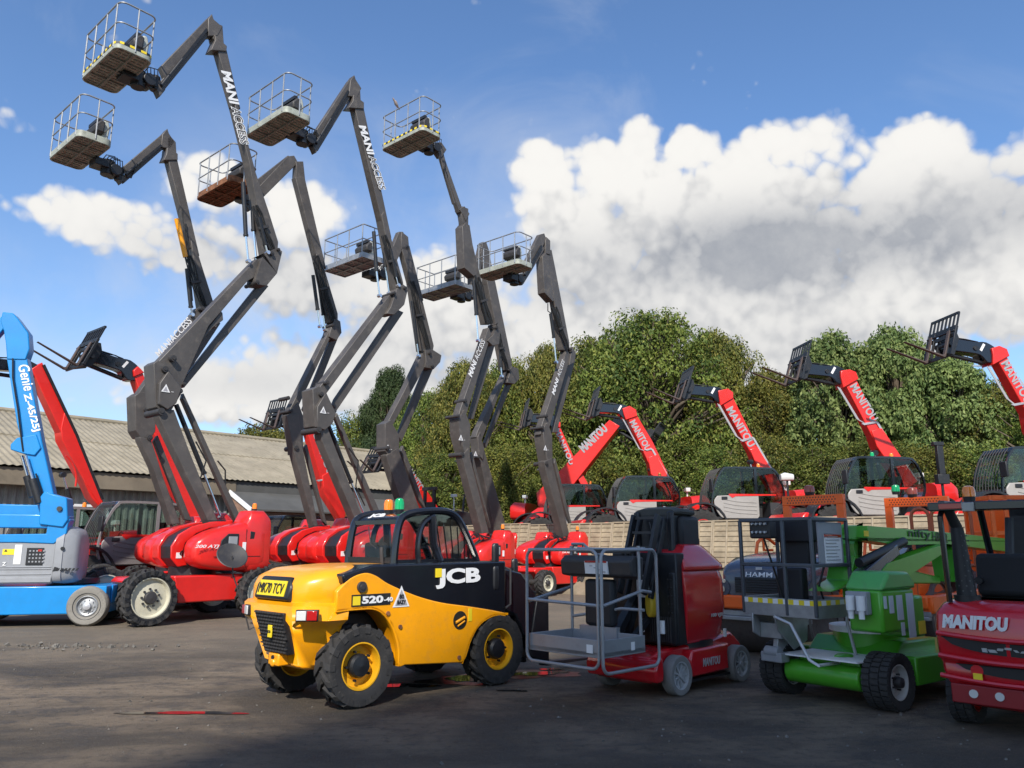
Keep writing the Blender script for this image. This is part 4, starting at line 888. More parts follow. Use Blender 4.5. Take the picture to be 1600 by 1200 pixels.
dC = dict(hb=[((492, 400), (520, 502), .22)], lower=[([(482, 826), (450, 705), (440, 650)], [(466, 646), (473, 700), (497, 822)], .28, -.1), ([(502, 815), (472, 700)], [(480, 694), (512, 822)], .12, .16)],
          k1=[([(449, 706), (440, 652), (446, 638)], [(466, 628), (474, 650), (474, 706), (462, 710)], .42, 0)],
          upper=[([(443, 652), (446, 638), (510, 512)], [(520, 520), (466, 636)], .28, 0), ([(470, 640), (516, 524)], [(530, 524), (480, 650)], .12, .2)],
          k2=[([(506, 516), (512, 500)], [(532, 502), (534, 520), (526, 532), (514, 526)], .38, 0)],
          boom=[([(508, 506), (486, 400)], [(500, 396), (528, 490), (528, 504)], .28, 0), ([(487, 405), (455, 280)], [(476, 276), (510, 420)], .23, 0), ([(456, 284), (457, 262)], [(462, 252), (474, 252), (477, 280)], .22, 0)],
          jib=[([(378, 318), (446, 246), (456, 245)], [(466, 254), (458, 262), (390, 330)], .13, 0), ([(376, 300), (448, 244)], [(454, 252), (384, 312)], .1, 0)],
          rot=((384, 312), (372, 302)), bas=(352, 304), by=0., cyl=[((489, 430), (496, 482), (500, 510), -.14), ((498, 440), (505, 490), (508, 515), .05)],
          hose=[([(490, 410), (500, 450), (512, 500)], .035, -.12), ([(494, 410), (506, 460), (518, 500)], .03, .1)], pins=[((450, 622), .06, .4), ((455, 642), .05, .5), ((463, 700), .07, .5), ((520, 508), .05, .45)])
EC, FC_ = atj((-6.2, 23.), dC, 'grey boom lift with the rusty brown basket', rust=1, wtext=None)

dE = dict(hb=[((642, 440), (668, 545), .24)], lower=[([(622, 800), (596, 722), (594, 712)], [(622, 700), (656, 796)], .32, -.1), ([(650, 780), (622, 706)], [(630, 696), (668, 800)], .14, .28)],
          k1=[([(598, 720), (588, 706), (588, 664), (598, 658)], [(612, 660), (624, 680), (624, 704), (612, 720)], .46, 0)],
          upper=[([(592, 676), (598, 660), (624, 611), (653, 552)], [(668, 566), (612, 668)], .28, 0), ([(618, 680), (662, 572)], [(677, 576), (628, 690)], .12, .22)],
          k2=[([(654, 566), (652, 550)], [(676, 546), (690, 555), (688, 566), (678, 577), (664, 574)], .4, 0)],
          boom=[([(650, 550), (634, 440)], [(652, 436), (678, 540), (676, 552)], .28, 0), ([(635, 445), (620, 388)], [(640, 384), (662, 470)], .24, 0), ([(620, 392), (620, 372)], [(628, 362), (638, 370), (640, 392)], .24, 0)],
          jib=[([(592, 428), (618, 364)], [(630, 362), (636, 376), (606, 436)], .2, 0)],
          rot=((600, 430), (580, 430)), bas=(552, 418), by=0., style=3, bsz=(2.1, .9), cyl=[((644, 470), (651, 535), (654, 556), -.12), ((652, 470), (660, 530), (662, 550), .1)],
          hose=[([(640, 440), (652, 500), (660, 550)], .03, -.14)], pins=[((672, 552), .06, .5), ((606, 700), .07, .6), ((676, 572), .05, .5)], tri=[((606, 699), .1, -.24)])
EE, FE_ = atj((-4.0, 26.2), dE, 'grey boom lift with a square galvanised basket, rising behind the yellow loader cab roof', wtext=None)

dF = dict(hb=[((744, 434), (766, 506), .22)], lower=[([(742, 834), (714, 726), (711, 714)], [(732, 700), (736, 720), (764, 832)], .3, -.1), ([(752, 790), (730, 710)], [(738, 706), (768, 826)], .12, .26)],
          k1=[([(713, 718), (703, 680), (702, 656), (709, 646)], [(726, 640), (735, 664), (734, 712), (724, 720)], .42, 0)],
          upper=[([(704, 660), (709, 642), (754, 514)], [(768, 522), (728, 650)], .28, 0), ([(730, 655), (762, 524)], [(776, 530), (740, 655)], .12, .2)],
          k2=[([(758, 526), (764, 508)], [(776, 506), (782, 518), (780, 538), (770, 540), (762, 532)], .38, 0)],
          boom=[([(750, 508), (734, 430), (716, 350)], [(730, 346), (748, 420), (770, 506)], .22, .06), ([(730, 436), (714, 422), (711, 358), (716, 352)], [(734, 352), (748, 440), (742, 442)], .34, 0), ([(717, 354), (714, 334)], [(722, 322), (732, 326), (732, 354)], .2, 0)],
          jib=[([(712, 334), (682, 240), (680, 226)], [(690, 226), (696, 250), (724, 330)], .16, 0), ([(716, 340), (710, 330)], [(726, 322), (734, 334), (728, 346)], .24, 0), ([(706, 320), (681, 236)], [(686, 234), (712, 318)], .1, -.14), ([(676, 240), (676, 226)], [(690, 222), (698, 234), (690, 246)], .22, 0)],
          rot=((684, 234), (664, 230)), bas=(642, 226), by=0., style=2, cyl=[((740, 438), (744, 490), (747, 532), -.12)],
          hose=[([(742, 430), (752, 470), (762, 506)], .05, -.16), ([(746, 440), (756, 470), (768, 506)], .03, -.2)], pins=[((776, 512), .05, .45), ((727, 626), .06, .4), ((716, 650), .05, .5), ((722, 710), .07, .5)], tri=[((720, 684), .1, -.22)], txt=[('MANI', (737, 590), (745, 566), -.15, .19)])
EF, FF_ = atj((-1.45, 24.2), dF, 'grey boom lift with a bird on the rail of its striped basket', small=1, wtext=None)
text_line(FF_, 'ACCESS', (746, 564), (758, 534), -.145, .18, WHITE, EF, shear=.12, bold=.0)

dG = dict(hb=[((774, 510), (792, 578), .2)], lower=[([(764, 834), (742, 724), (738, 716)], [(756, 700), (792, 826)], .3, 0)],
          k1=[([(742, 720), (736, 712), (734, 684), (738, 676)], [(750, 680), (757, 700), (755, 718)], .42, 0)],
          upper=[([(735, 684), (738, 674), (784, 580)], [(790, 590), (752, 690)], .28, 0), ([(754, 692), (792, 592)], [(802, 594), (760, 700)], .12, .2)],
          k2=[([(784, 590), (788, 574)], [(810, 576), (812, 592), (804, 600), (792, 598)], .38, 0)],
          boom=[([(780, 580), (752, 440)], [(774, 440), (800, 566), (800, 580)], .3, 0), ([(754, 446), (744, 396)], [(764, 392), (776, 450)], .24, 0), ([(745, 398), (748, 380)], [(760, 378), (766, 396)], .22, 0)],
          jib=[([(728, 462), (746, 384)], [(760, 382), (742, 468)], .18, 0)],
          rot=((732, 464), (716, 464)), bas=(694, 458), by=0., style=3, bsz=(2.1, .9), cyl=[((781, 530), (783, 572), (784, 588), -.12)], pins=[((796, 578), .05, .45), ((748, 714), .06, .5)], tri=[((743, 709), .1, -.22)])
EG, FG_ = atj((-1.1, 29.4), dG, 'grey boom lift half hidden by the one carrying the bird, its basket square', small=1, wtext=None)

dH = dict(jl=((820, 430), (846, 384)), hb=[((866, 480), (886, 546), .2)], lower=[([(870, 840), (842, 736), (840, 722)], [(862, 716), (866, 735), (890, 836)], .3, -.08), ([(880, 800), (862, 724)], [(868, 716), (897, 832)], .12, .24)],
          k1=[([(842, 730), (835, 690), (834, 674), (838, 664)], [(856, 660), (863, 680), (864, 728), (852, 734)], .42, 0)],
          upper=[([(835, 680), (838, 664), (877, 548)], [(892, 556), (858, 670)], .26, 0), ([(860, 676), (886, 556)], [(898, 566), (870, 676)], .12, .18)],
          k2=[([(880, 556), (884, 544)], [(896, 544), (900, 552), (898, 566), (890, 570)], .36, 0)],
          boom=[([(870, 548), (846, 394)], [(862, 390), (868, 420), (890, 536), (890, 550)], .24, .05), ([(853, 474), (840, 460), (837, 404), (842, 398)], [(856, 400), (866, 470)], .32, 0), ([(846, 398), (846, 378)], [(854, 370), (860, 376), (860, 398)], .2, 0)],
          jib=[([(812, 420), (838, 368), (846, 366)], [(854, 374), (848, 386), (826, 426)], .14, 0), ([(808, 440), (842, 384)], [(852, 388), (818, 444)], .11, 0)],
          rot=((812, 438), (800, 436)), bas=(788, 426), by=0., cyl=[((860, 490), (865, 526), (869, 566), -.12)],
          hose=[([(862, 480), (872, 510), (884, 540)], .05, -.14), ([(856, 474), (856, 486), (862, 490)], .02, -.16)], pins=[((892, 546), .05, .42), ((854, 650), .06, .4), ((848, 668), .05, .5), ((854, 724), .07, .5)], tri=[((852, 700), .1, -.22)], txt=[('MANI', (866, 618), (873, 593), -.14, .17)])
EH, FH_ = atj((1.05, 26.8), dH, 'rightmost grey boom lift, standing against the trees', small=1, wtext='150 AETJ')
text_line(FH_, 'ACCESS', (874, 590), (882, 565), -.135, .16, WHITE, EH, shear=.12, bold=.0)
# long grey tube lying in the two square baskets
# pigeon on the rail
bd = MB(); bF = FF_; bpz = bF.y(620, 164, .55); bp_ = (bpz[0], .55, bpz[1])
secs = []
for (t, rr_) in ((-.17, .004), (-.1, .022), (-.06, .03), (0, .055), (.06, .06), (.11, .045), (.14, .03), (.165, .032), (.19, .028), (.215, .008), (.235, .003)):
    k = t * 1.0; secs.append([(bp_[0] - k * .8, bp_[1] + rr_ * math.cos(a), bp_[2] + k * .75 + rr_ * math.sin(a) * 1.05) for a in [2 * math.pi * q / 12 for q in range(12)]])
bd.loft(secs); bo = bd.build('pigeon', mat('pigeon_feathers', (.3, .24, .22), .8, var=.3, dscale=30)); bo.location = bF.O; bo.rotation_euler = (0, 0, AANG); tag(bo, 'small brownish grey pigeon perched on the rail of the striped basket', 'bird')
b2 = MB()
for s in (-.015, .015): b2.cyl((bp_[0] - .0, bp_[1] + s, bp_[2] - .04), (bp_[0], bp_[1] + s, bp_[2] - .12), .004, n=6)
b2.build('leg', RUST, bo)
# ================================================================== red telehandlers
WT = wheel_proto('wheel_agri', .6, .42, .3, 'lug', RED, GREYD, 8, 18, .05)
GRT = 'red telehandlers standing with raised booms'
def curve(pts, n=6):
    """Catmull-Rom through 2-D points, open"""
    out = []; P = [pts[0]] + list(pts) + [pts[-1]]
    for i in range(1, len(P) - 2):
        for k in range(n):
            t = k / n; a, b, c, d = [np.array(P[j]) for j in range(i - 1, i + 3)]
            out.append(tuple(.5 * ((2 * b) + (c - a) * t + (2 * a - 5 * b + 4 * c - d) * t * t + (3 * b - a - 3 * c + d) * t ** 3)))
    out.append(tuple(pts[-1])); return out
def forkhead(E, F, tip, y, ang, sc_=1., tilt=R(14), flen=1.15, wide=1.15, neck=1.25, nm='fork_carriage'):
    """black gooseneck from tip, then carriage with back-rest and two forks; local x is forward"""
    hx, hz = tip; s = sc_
    ca, sa = math.cos(ang), math.sin(ang)
    def q(x, z): return (hx + (x * ca - z * sa) * s, hz + (x * sa + z * ca) * s)
    g_ = empty('boom_head', (0, 0, 0), 0, E); mb = MB()
    out = curve([(-.18, .14), (.2, .27), (.55, .2), (neck - .1, .14), (neck + .08, .0), (neck, -.2), (.75, -.16), (.35, -.14), (.1, -.3), (-.18, -.2)], 3)
    mb.prism([q(*p) for p in out], y - .17 * s, y + .17 * s); mb.build('gooseneck', GLOSSB, g_, bevel=.02)
    mb = MB(); c = q(neck + .02, -.05); mb.cyl((c[0], y - .32 * s, c[1]), (c[0], y + .32 * s, c[1]), .1 * s, n=14); c = q(.5, .02); mb.cyl((c[0], y - .2 * s, c[1]), (c[0], y + .2 * s, c[1]), .07 * s, n=12)
    c0, c1 = q(.2, -.28), q(neck, -.28); mb.cyl((c0[0], y, c0[1]), (c1[0], y, c1[1]), .06 * s, n=10); mb.build('tilt_cylinder', BLACK, g_)
    mb = MB()
    for k in range(4):
        a, b_, c = q(.1 + .1 * k, .3), q(.55 + .08 * k, .42 - .03 * k), q(1.0 + .05 * k, .2); mb.tube([(a[0], y - .12 + .07 * k, a[1] - .05), (b_[0], y - .14 + .08 * k, b_[1] - .1), (c[0], y - .1 + .06 * k, c[1])], .016, 6)
    mb.build('hose', HOSE, g_)
    mb = MB(); c = q(.25, .1); c2 = q(.37, .06)
    for yy in (y + .175 * s, ): mb.bar((c[0], yy, c[1] + .1), (c2[0], yy, c2[1] - .08), .07, .012, up=(0, 1, 0))
    mb.build('sticker', WHITE, g_)
    # carriage: own tilt, plane across y
    C_ = empty(nm, (q(neck + .12, -.1)[0], y, q(neck + .12, -.1)[1]), 0, E); ct, st = math.cos(tilt), math.sin(tilt); hw = wide / 2 * s
    def r(x, yy, z): x, z = x * s, z * s; return (x * ct - z * st, yy * s, x * st + z * ct)
    mb = MB(); w2 = wide / 2
    for z in (-.38, .2, .42): mb.bar(r(.05, -w2, z), r(.05, w2, z), .05 * s, .1 * s)
    for yy in (-w2, -.3, .3, w2): mb.bar(r(.05, yy, -.4), r(.05, yy, .44), .07 * s, .05 * s, up=(0, 1, 0))
    mb.cyl(r(.09, -w2, .3), r(.09, w2, .3), .03 * s)
    for yy in (-.2, .2): mb.prism([(r(0, 0, -.4)[0], r(0, 0, -.4)[2]), (r(-.26, 0, -.2)[0], r(-.26, 0, -.2)[2]), (r(-.3, 0, .3)[0], r(-.3, 0, .3)[2]), (r(-.16, 0, .5)[0], r(-.16, 0, .5)[2]), (r(0, 0, .45)[0], r(0, 0, .45)[2])], yy * s - .03, yy * s + .03)
    mb.build('frame', BLACK, C_, bevel=.006)
    mb = MB(); mb.bar(r(.05, -w2, .84), r(.05, w2, .84), .06 * s, .06 * s)
    for k in range(8): yy = -w2 + wide * k / 7; mb.bar(r(.05, yy, .42), r(.05, yy, .84), .04 * s, .04 * s, up=(0, 1, 0))
    mb.build('back_rest', BLACK, C_, smooth=0)
    for yy in (-.38, .38):
        mb = MB(); hw_ = .055
        o = [(.1, .32), (.14, .32), (.14, -.38), (.2, -.42), (flen, -.405), (flen, -.42), (.14, -.47), (.1, -.44)]
        o2 = [(r(a, 0, b_)[0], r(a, 0, b_)[2]) for a, b_ in o]; mb.prism(o2, (yy - hw_) * s, (yy + hw_) * s); mb.build('fork', mat('fork_steel', (.07, .05, .045), .6, dirt=.6, dcol=(.15, .08, .05)), C_, bevel=.008)
def telehandler(O, ang, z, label, boom, heads=None, sc_=1., txt=None, body=True, door=WARMG, cabdir=1, yb=-.38, bw=.34, green=False, grey=False, bk=1.09):
    F = Fr(O, ang, z); E = empty('telehandler', F.O, ang); tag(E, label, 'telehandler', GRT)
    s = sc_
    if body:
        mb = MB(); mb.prism([(-2.2, .75), (-2.15, 1.2), (-1.5, 1.25), (1.7, 1.0), (2.15, .9), (2.2, .55), (1.6, .45), (-1.8, .45)], -.42, .42)
        mb.prism([(1.0, .85), (2.1, 1.0), (2.3, .8), (2.2, .62), (1.2, .6)], -1.0, 1.0)
        mb.build('chassis', RED, E, bevel=.03)
        mb = MB(); mb.loft([sel(-.72, 1.02, .3, .36, -1.5, 20, 4), sel(-.75, 1.12, .36, .5, -1.1, 20, 4), sel(-.75, 1.08, .36, .46, .2, 20, 4), sel(-.72, .95, .3, .3, .95, 20, 4)]); mb.build('engine_hood', RED, E, smooth=40)
        mb = MB(); mb.loft([sel(0, 1.45, .75, .3, -2.35, 24, 5), sel(0, 1.5, .82, .36, -2.2, 24, 5), sel(0, 1.45, .82, .36, -1.7, 24, 5)]); mb.build('rear_body', RED, E, smooth=40)
        for x, y in ((1.35, .95), (-1.4, .95), (1.35, -.95), (-1.4, -.95)): wheel(WT, E, (x, y, .6), side=-1 if y < 0 else 1, rot=rnd.uniform(0, 6))
        for x in (1.35, -1.4):
            for sy in (-1, 1):
                mb = MB(); P = [(x + .74 * math.cos(a), .66 + .74 * math.sin(a)) for a in [R(12 + 15 * k) for k in range(11)]]
                Q = [(x + .69 * math.cos(a), .66 + .69 * math.sin(a)) for a in [R(12 + 15 * k) for k in range(11)]][::-1]
                mb.prism(P + Q, min(sy * .72, sy * 1.2), max(sy * .72, sy * 1.2)); mb.build('mudguard', BLACK, E, smooth=40)
        # cab on the left side (y from .12 to 1.05)
        C_ = empty('cab', (0, 0, 0), 0, E); y0, y1 = .14, 1.08
        prof = curve([(.98, .92), (1.07, 1.25), (1.02, 1.7), (.86, 2.12), (.7, 2.36), (.5, 2.44), (-.7, 2.43), (-.95, 2.36), (-1.1, 2.1), (-1.2, 1.75), (-1.14, 1.42), (-.82, 1.05), (-.55, .9)], 5)
        inner = [(.965 * (x + .1) - .1, 1.68 + (zz - 1.68) * .925) for x, zz in prof]
        for yy, nm in ((y1, 'near'), (y0, 'far')):
            mb = MB(); n = len(prof); vs = [(x, yy - .03, zz) for x, zz in prof] + [(x, yy - .03, zz) for x, zz in inner] + [(x, yy + .03, zz) for x, zz in prof] + [(x, yy + .03, zz) for x, zz in inner]
            fs = []
            for i in range(n):
                j = (i + 1) % n; fs += [(i, j, n + j, n + i), (2 * n + i, 3 * n + i, 3 * n + j, 2 * n + j), (i, 2 * n + i, 2 * n + j, j), (n + i, n + j, 3 * n + j, 3 * n + i)]
            mb.add(vs, fs); mb.box(-.36, -.28, yy - .028, yy + .028, 1.45, 2.4); mb.build('frame', GLOSSB if not grey else CABG, C_, smooth=30)
        mb = MB(); rp = [p for p in prof if p[1] > 2.3]
        mb.prism(rp + [(x, zz - .05) for x, zz in rp][::-1], y0 + .03, y1 - .03); mb.build('roof', GLOSSB, C_, smooth=40)
        dm = door if not grey else CABG
        mb = MB(); mb.prism(curve([(.95, 1.52), (1.0, 1.42), (.96, 1.2), (.82, .98), (.7, .93)], 4) + [(-.3, .93), (-.36, 1.0), (-.36, 1.6), (.5, 1.6), (.9, 1.58)], y1 + .03, y1 + .075); d_ = mb.build('door_panel', dm, C_, bevel=.015)
        for k_ in range(4):
            mb = MB(); zz = 1.05 + .11 * k_; mb.prism(curve([(.72, zz + .1), (.3, zz + .03), (-.28, zz)], 4) + curve([(-.28, zz + .022), (.3, zz + .06), (.72, zz + .12)], 4), y1 + .07, y1 + .088); mb.build('press_line', dm, d_, smooth=30)
        mb = MB(); mb.box(.6, .78, y1 + .07, y1 + .095, 1.47, 1.56); mb.build('door_handle', BLACK, d_, bevel=.01)
        mb = MB(); mb.prism([(.55, 1.6), (.45, 1.52), (.35, 1.57), (-.9, 1.6), (-.9, 1.635), (.55, 1.64)], y1 + .06, y1 + .085); mb.build('red_trim', RED, C_, smooth=0)
        for yy in (y0, y1): mb = MB(); mb.prism([p for p in inner if p[1] > 1.4], yy - .005, yy + .005); mb.build('side_glass', GLASS, C_, smooth=0)
        fr_ = [p for p in prof if p[0] > .3 and p[1] < 2.42]
        mb = MB(); mb.add([(x - .02, yy, zz) for yy in (y0 + .04, y1 - .04) for x, zz in fr_], [(i, i + 1, len(fr_) + i + 1, len(fr_) + i) for i in range(len(fr_) - 1)]); rr_ = [p for p in prof if p[0] < -.7 and p[1] > 1.4 and p[1] < 2.42]; mb.build('windscreen', GLASS, C_, smooth=60); mb = MB()
        mb.add([(x + .02, yy, zz) for yy in (y0 + .04, y1 - .04) for x, zz in rr_], [(i, i + 1, len(rr_) + i + 1, len(rr_) + i) for i in range(len(rr_) - 1)]); mb.build('rear_window', GLASS, C_, smooth=60)
        mb = MB()
        for k_ in range(9):
            yy = y0 + .08 + (y1 - y0 - .16) * k_ / 8; mb.tube([(x + .045, yy, zz) for x, zz in fr_ if zz > 1.3], .011, 6)
        mb.build('windscreen_guard', GREYD, C_)
        mb = MB(); mb.box(-.6, -.1, .35, .85, .95, 1.25); mb.prism([(-.62, 1.2), (-.5, 1.2), (-.62, 1.95), (-.72, 1.95)], .38, .82); mb.build('seat', SEAT, C_, bevel=.03)
        mb = MB(); mb.bar((.5, .6, 1.0), (.34, .6, 1.5), .06, .06); mb.rev([(.17, -.012), (.19, 0), (.17, .012), (.165, 0), (.17, -.012)], (.33, .6, 1.52), 'x', 20); mb.build('steering_wheel', INT, C_)
        mb = MB(); mb.box(-1.0, .8, y0 + .03, y1 - .03, .9, .95); mb.box(-1.05, -.75, y0 + .03, y1 - .03, .95, 1.4); mb.box(.55, .85, y0 + .05, y1 - .05, .95, 1.4); mb.build('interior', INT, C_)
        beacon(E, (-.7, .5, 2.42)); 
        if green: beacon(E, (-.15, .5, 2.44), GRNL)
        mb = MB(); mb.bar((-1.9, -.2, 1.4), (-1.9, -.2, 2.0), .05, .05); mb.box(-1.98, -1.82, -.35, -.05, 2.0, 2.14); mb.build('work_light', CLEARL, E, bevel=.02)
        mb = MB(); mb.bar((.95, 1.0, 2.05), (1.15, 1.3, 2.0), .03, .03); mb.box(1.1, 1.16, 1.2, 1.42, 1.7, 2.05); mb.build('mirror', BLACK, E, bevel=.02)
        for ch in E.children: ch.location = ch.location * bk; ch.scale = ch.scale * bk
    yn, yf = yb + bw / 2, yb - bw / 2
    # boom, outline from the photo
    for i, (L, Rr, k) in enumerate(boom):
        mb = MB(); mb.prism(F.sil(L, Rr, yb + bw * k / 2, yb - bw * k / 2), yb - bw * k / 2, yb + bw * k / 2)
        mb.build(['boom', 'boom_base', 'boom_cap', 'boom_lug'][min(i, 3)], REDB, E, bevel=.02)
    if heads:
        (tp, a_, sz, ti, fl) = heads; tx, tz = F.y(*tp, yb); forkhead(E, F, (tx, tz), yb, R(a_), sz, R(ti), fl)
    if txt:
        for (b_, p0, p1, h_) in txt: text_line(F, b_, p0, p1, yn, h_, WGREY, E, near=1, off=.008, bold=.03, name='lettering')
    # hose lines running along the boom
    return E, F
def pipes(E, F, lines, y, m=SILV, r=.014, gap=.035, n=3, nm='boom_pipes'):
    for pts in lines:
        mb = MB()
        P = [Vector(F.p3(*p, y)) for p in pts]
        for k in range(n):
            o = Vector((gap * k, 0, gap * k * .45)); mb.tube([q + o for q in P], r, 6)
        mb.build(nm, m, E)
def ramcyl(E, F, a, b, y, r=.07):
    mb = MB(); A_, B_ = Vector(F.p3(*a, y)), Vector(F.p3(*b, y)); mb.cyl(A_, A_.lerp(B_, .45), r * .55, n=12, m=1); mb.cyl(A_.lerp(B_, .45), B_, r, n=12, m=0); mb.cyl(A_ + Vector((0, -.1, 0)), A_ + Vector((0, .1, 0)), r * 1.2, n=12, m=0); mb.build('lift_cylinder', [BLACK, CHROME], E)
HR = R(187); GZ = 1.38
RT = [
 ((2.3, 32.0), 'red telehandler farthest left on the raised yard, cab half hidden by the rightmost grey lift arm', [([(868, 640), (871, 668)], [(875, 655), (873, 662)], 1.)], None),
]
# farthest one, boom up to the left
b1 = [([(898, 742), (863, 668)], [(872, 660), (903, 728), (948, 812), (938, 816)], 1.), ([(936, 818), (894, 738)], [(906, 733), (950, 810)], 1.25), ([(863, 670), (862, 660)], [(868, 654), (876, 660), (876, 668)], 1.35)]
E1, F1 = telehandler((2.5, 34.0), HR, GZ, 'red telehandler on the raised yard whose cab is half hidden by the rightmost grey lift', b1, ((868, 660), 8, 1., 12, 1.2), txt=[('MANITOU', (866, 672), (890, 727), 0.24)])
ramcyl(E1, F1, (896, 748), (906, 790), -.35)
b2 = [([(1008, 722), (976, 652)], [(990, 640), (1020, 690), (1062, 778), (1048, 786)], 1.), ([(1046, 787), (1012, 742), (1008, 716)], [(1026, 710), (1062, 776)], 1.25), ([(970, 650), (968, 641)], [(984, 634), (994, 640), (996, 650), (978, 656)], 1.35)]
E2, F2 = telehandler((4.7, 30.0), HR, GZ, 'red telehandler whose lettered boom meets the tip of one leaning the other way', b2, ((978, 644), 8, .96, 16, 1.2), txt=[('MANITOU', (983, 660), (1009, 706), 0.27)])
pipes(E2, F2, [[(1010, 704), (1020, 702), (1036, 730), (1060, 768)]], -.38 + .2); ramcyl(E2, F2, (1016, 734), (1026, 775), -.35); pipes(E2, F2, [[(974, 655), (1000, 702), (1006, 704)]], -.2, n=2)
b3 = [([(1166, 708), (1122, 630)], [(1144, 618), (1176, 682), (1226, 770), (1213, 782)], 1.), ([(1210, 782), (1172, 724), (1164, 704)], [(1184, 698), (1228, 768)], 1.25), ([(1116, 622), (1115, 614)], [(1138, 607), (1146, 613), (1146, 622), (1126, 634)], 1.35)]
E3, F3 = telehandler((7.35, 26.6), HR, GZ, 'red telehandler on the raised yard between the mast lift and the roll bar', b3, ((1124, 618), 9, .96, 20, 1.2), txt=[('MANITOU', (1134, 640), (1170, 700), 0.29)])
pipes(E3, F3, [[(1160, 690), (1178, 684), (1200, 722), (1228, 766)], [(1124, 632), (1152, 682), (1160, 688)]], -.38 + .2); ramcyl(E3, F3, (1172, 722), (1180, 760), -.35)
b4 = [([(1352, 682), (1310, 600)], [(1336, 588), (1368, 655), (1430, 756), (1412, 766)], 1.), ([(1400, 760), (1358, 700), (1350, 676)], [(1378, 668), (1434, 752), (1420, 764)], 1.25), ([(1302, 592), (1302, 584)], [(1328, 577), (1338, 581), (1342, 592), (1318, 606)], 1.35)]
E4, F4 = telehandler((10.3, 23.5), HR, GZ, 'red telehandler on the raised yard right of the brighter orange roll bar', b4, ((1312, 588), 10, 1.0, 18, 1.25), txt=[('MANITOU', (1327, 604), (1361, 660), 0.29)], green=True)
pipes(E4, F4, [[(1350, 664), (1372, 660), (1396, 700), (1436, 752)], [(1312, 606), (1342, 656), (1352, 662)]], -.38 + .2); ramcyl(E4, F4, (1366, 708), (1378, 748), -.35)
b5 = [([(1592, 650), (1545, 566)], [(1572, 554), (1610, 628), (1672, 730), (1650, 745)], 1.), ([(1640, 735), (1596, 676), (1590, 645)], [(1614, 634), (1676, 728)], 1.25), ([(1534, 560), (1532, 550)], [(1562, 540), (1574, 545), (1578, 556), (1552, 570)], 1.35)]
E5, F5 = telehandler((13.3, 21.2), HR, GZ, 'red telehandler at the right edge, behind the roof of the shaded red forklift', b5, ((1544, 554), 12, 1.02, 17, 1.3), txt=[('MANITOU', (1563, 568), (1602, 632), 0.30)])
pipes(E5, F5, [[(1584, 634), (1606, 630), (1640, 690)], [(1546, 574), (1576, 624), (1586, 632)]], -.38 + .2)
# reversed one: boom rises to the right
Fx = R(-20)
b0 = [([(846, 790), (838, 776), (866, 744), (952, 656)], [(972, 668), (890, 772), (862, 800)], 1.), ([(840, 790), (838, 770), (872, 738), (884, 744)], [(890, 770), (860, 800)], 1.2)]
E0, F0 = telehandler((2.6, 34.6), Fx, GZ, 'red telehandler facing the other way, boom leaning right with its forks hanging', b0, None, yb=-.1, bw=.5)
text_line(F0, 'MANITOU', (913, 708), (951, 672), -.1 - .25, .42, WGREY, E0, near=-1, off=.01, bold=.05)
tx, tz = F0.y(966, 660, -.1); forkhead(E0, F0, (tx, tz), -.1, R(-32), 1.15, R(-38), 1.3)

# left group in front of the shed
HL = R(230)
c0 = [([(148, 796), (132, 778), (40, 580)], [(66, 566), (72, 578), (160, 778), (156, 790)], 1.), ([(150, 800), (118, 750), (86, 690), (84, 672)], [(102, 640), (160, 776)], 1.15)]
E6, F6 = telehandler((-14.1, 24.3), HL, 0, 'large red telehandler at the left edge with a thick unlettered boom', c0, ((48, 578), 0, 1., 14, 1.2), bw=.5, yb=-.4, door=CABG, grey=True, bk=1.1)
mb = MB(); P = [F6.p3(*p, -.12) for p in [(68, 570), (120, 680), (160, 780)]]; mb.tube(P, .05, 8); mb.build('energy_chain', BLACK, E6)
mb = MB(); P = [F6.p3(*p, -.13) for p in curve([(103, 712), (112, 722), (119, 742), (118, 760)], 4)]; mb.tube(P, .03, 8); mb.build('boom_rib', REDB, E6); ramcyl(E6, F6, (98, 742), (112, 790), -.2)
c1 = [([(290, 812), (262, 770), (200, 590)], [(222, 578), (226, 590), (316, 806)], 1.), ([(198, 592), (197, 582)], [(216, 572), (226, 582)], 1.2)]
E7, F7 = telehandler((-11.1, 22.9), HL, 0, 'red telehandler with a grey door behind the wheels of the nearest grey lift', c1, ((206, 582), 14, 1.04, 22, 1.25), bw=.42, yb=-.4, door=CABG, grey=True, bk=1.13)
c3 = [([(522, 812), (496, 760), (470, 668)], [(484, 656), (518, 720), (545, 800)], 1.), ([(524, 814), (496, 770), (494, 744)], [(516, 736), (546, 800)], 1.2)]
E8, F8 = telehandler((-8.9, 31), HL, 0, 'red telehandler whose lettered boom shows left of the yellow loader cab', c3, ((474, 662), 4, 1., 14, 1.25), txt=[('MANITOU', (486, 672), (512, 744), 0.29)], bw=.36)
pipes(E8, F8, [[(497, 752), (518, 748), (548, 806)]], -.2)
c4 = [([(660, 800), (644, 772), (628, 732), (628, 724)], [(634, 722), (690, 800)], 1.), ([(662, 806), (646, 780), (646, 766)], [(664, 762), (694, 806)], 1.2)]
E9, F9 = telehandler((-5.2, 36.5), HL, 0, 'red telehandler whose lettered boom shows just above the yellow loader roof', c4, ((624, 726), 0, 1.15, 30, .9), txt=[('MANITOU', (634, 736), (660, 776), .4)], bw=.36)
c5 = [([(96, 800), (90, 796), (88, 794)], [(92, 792), (100, 798)], 1.)]
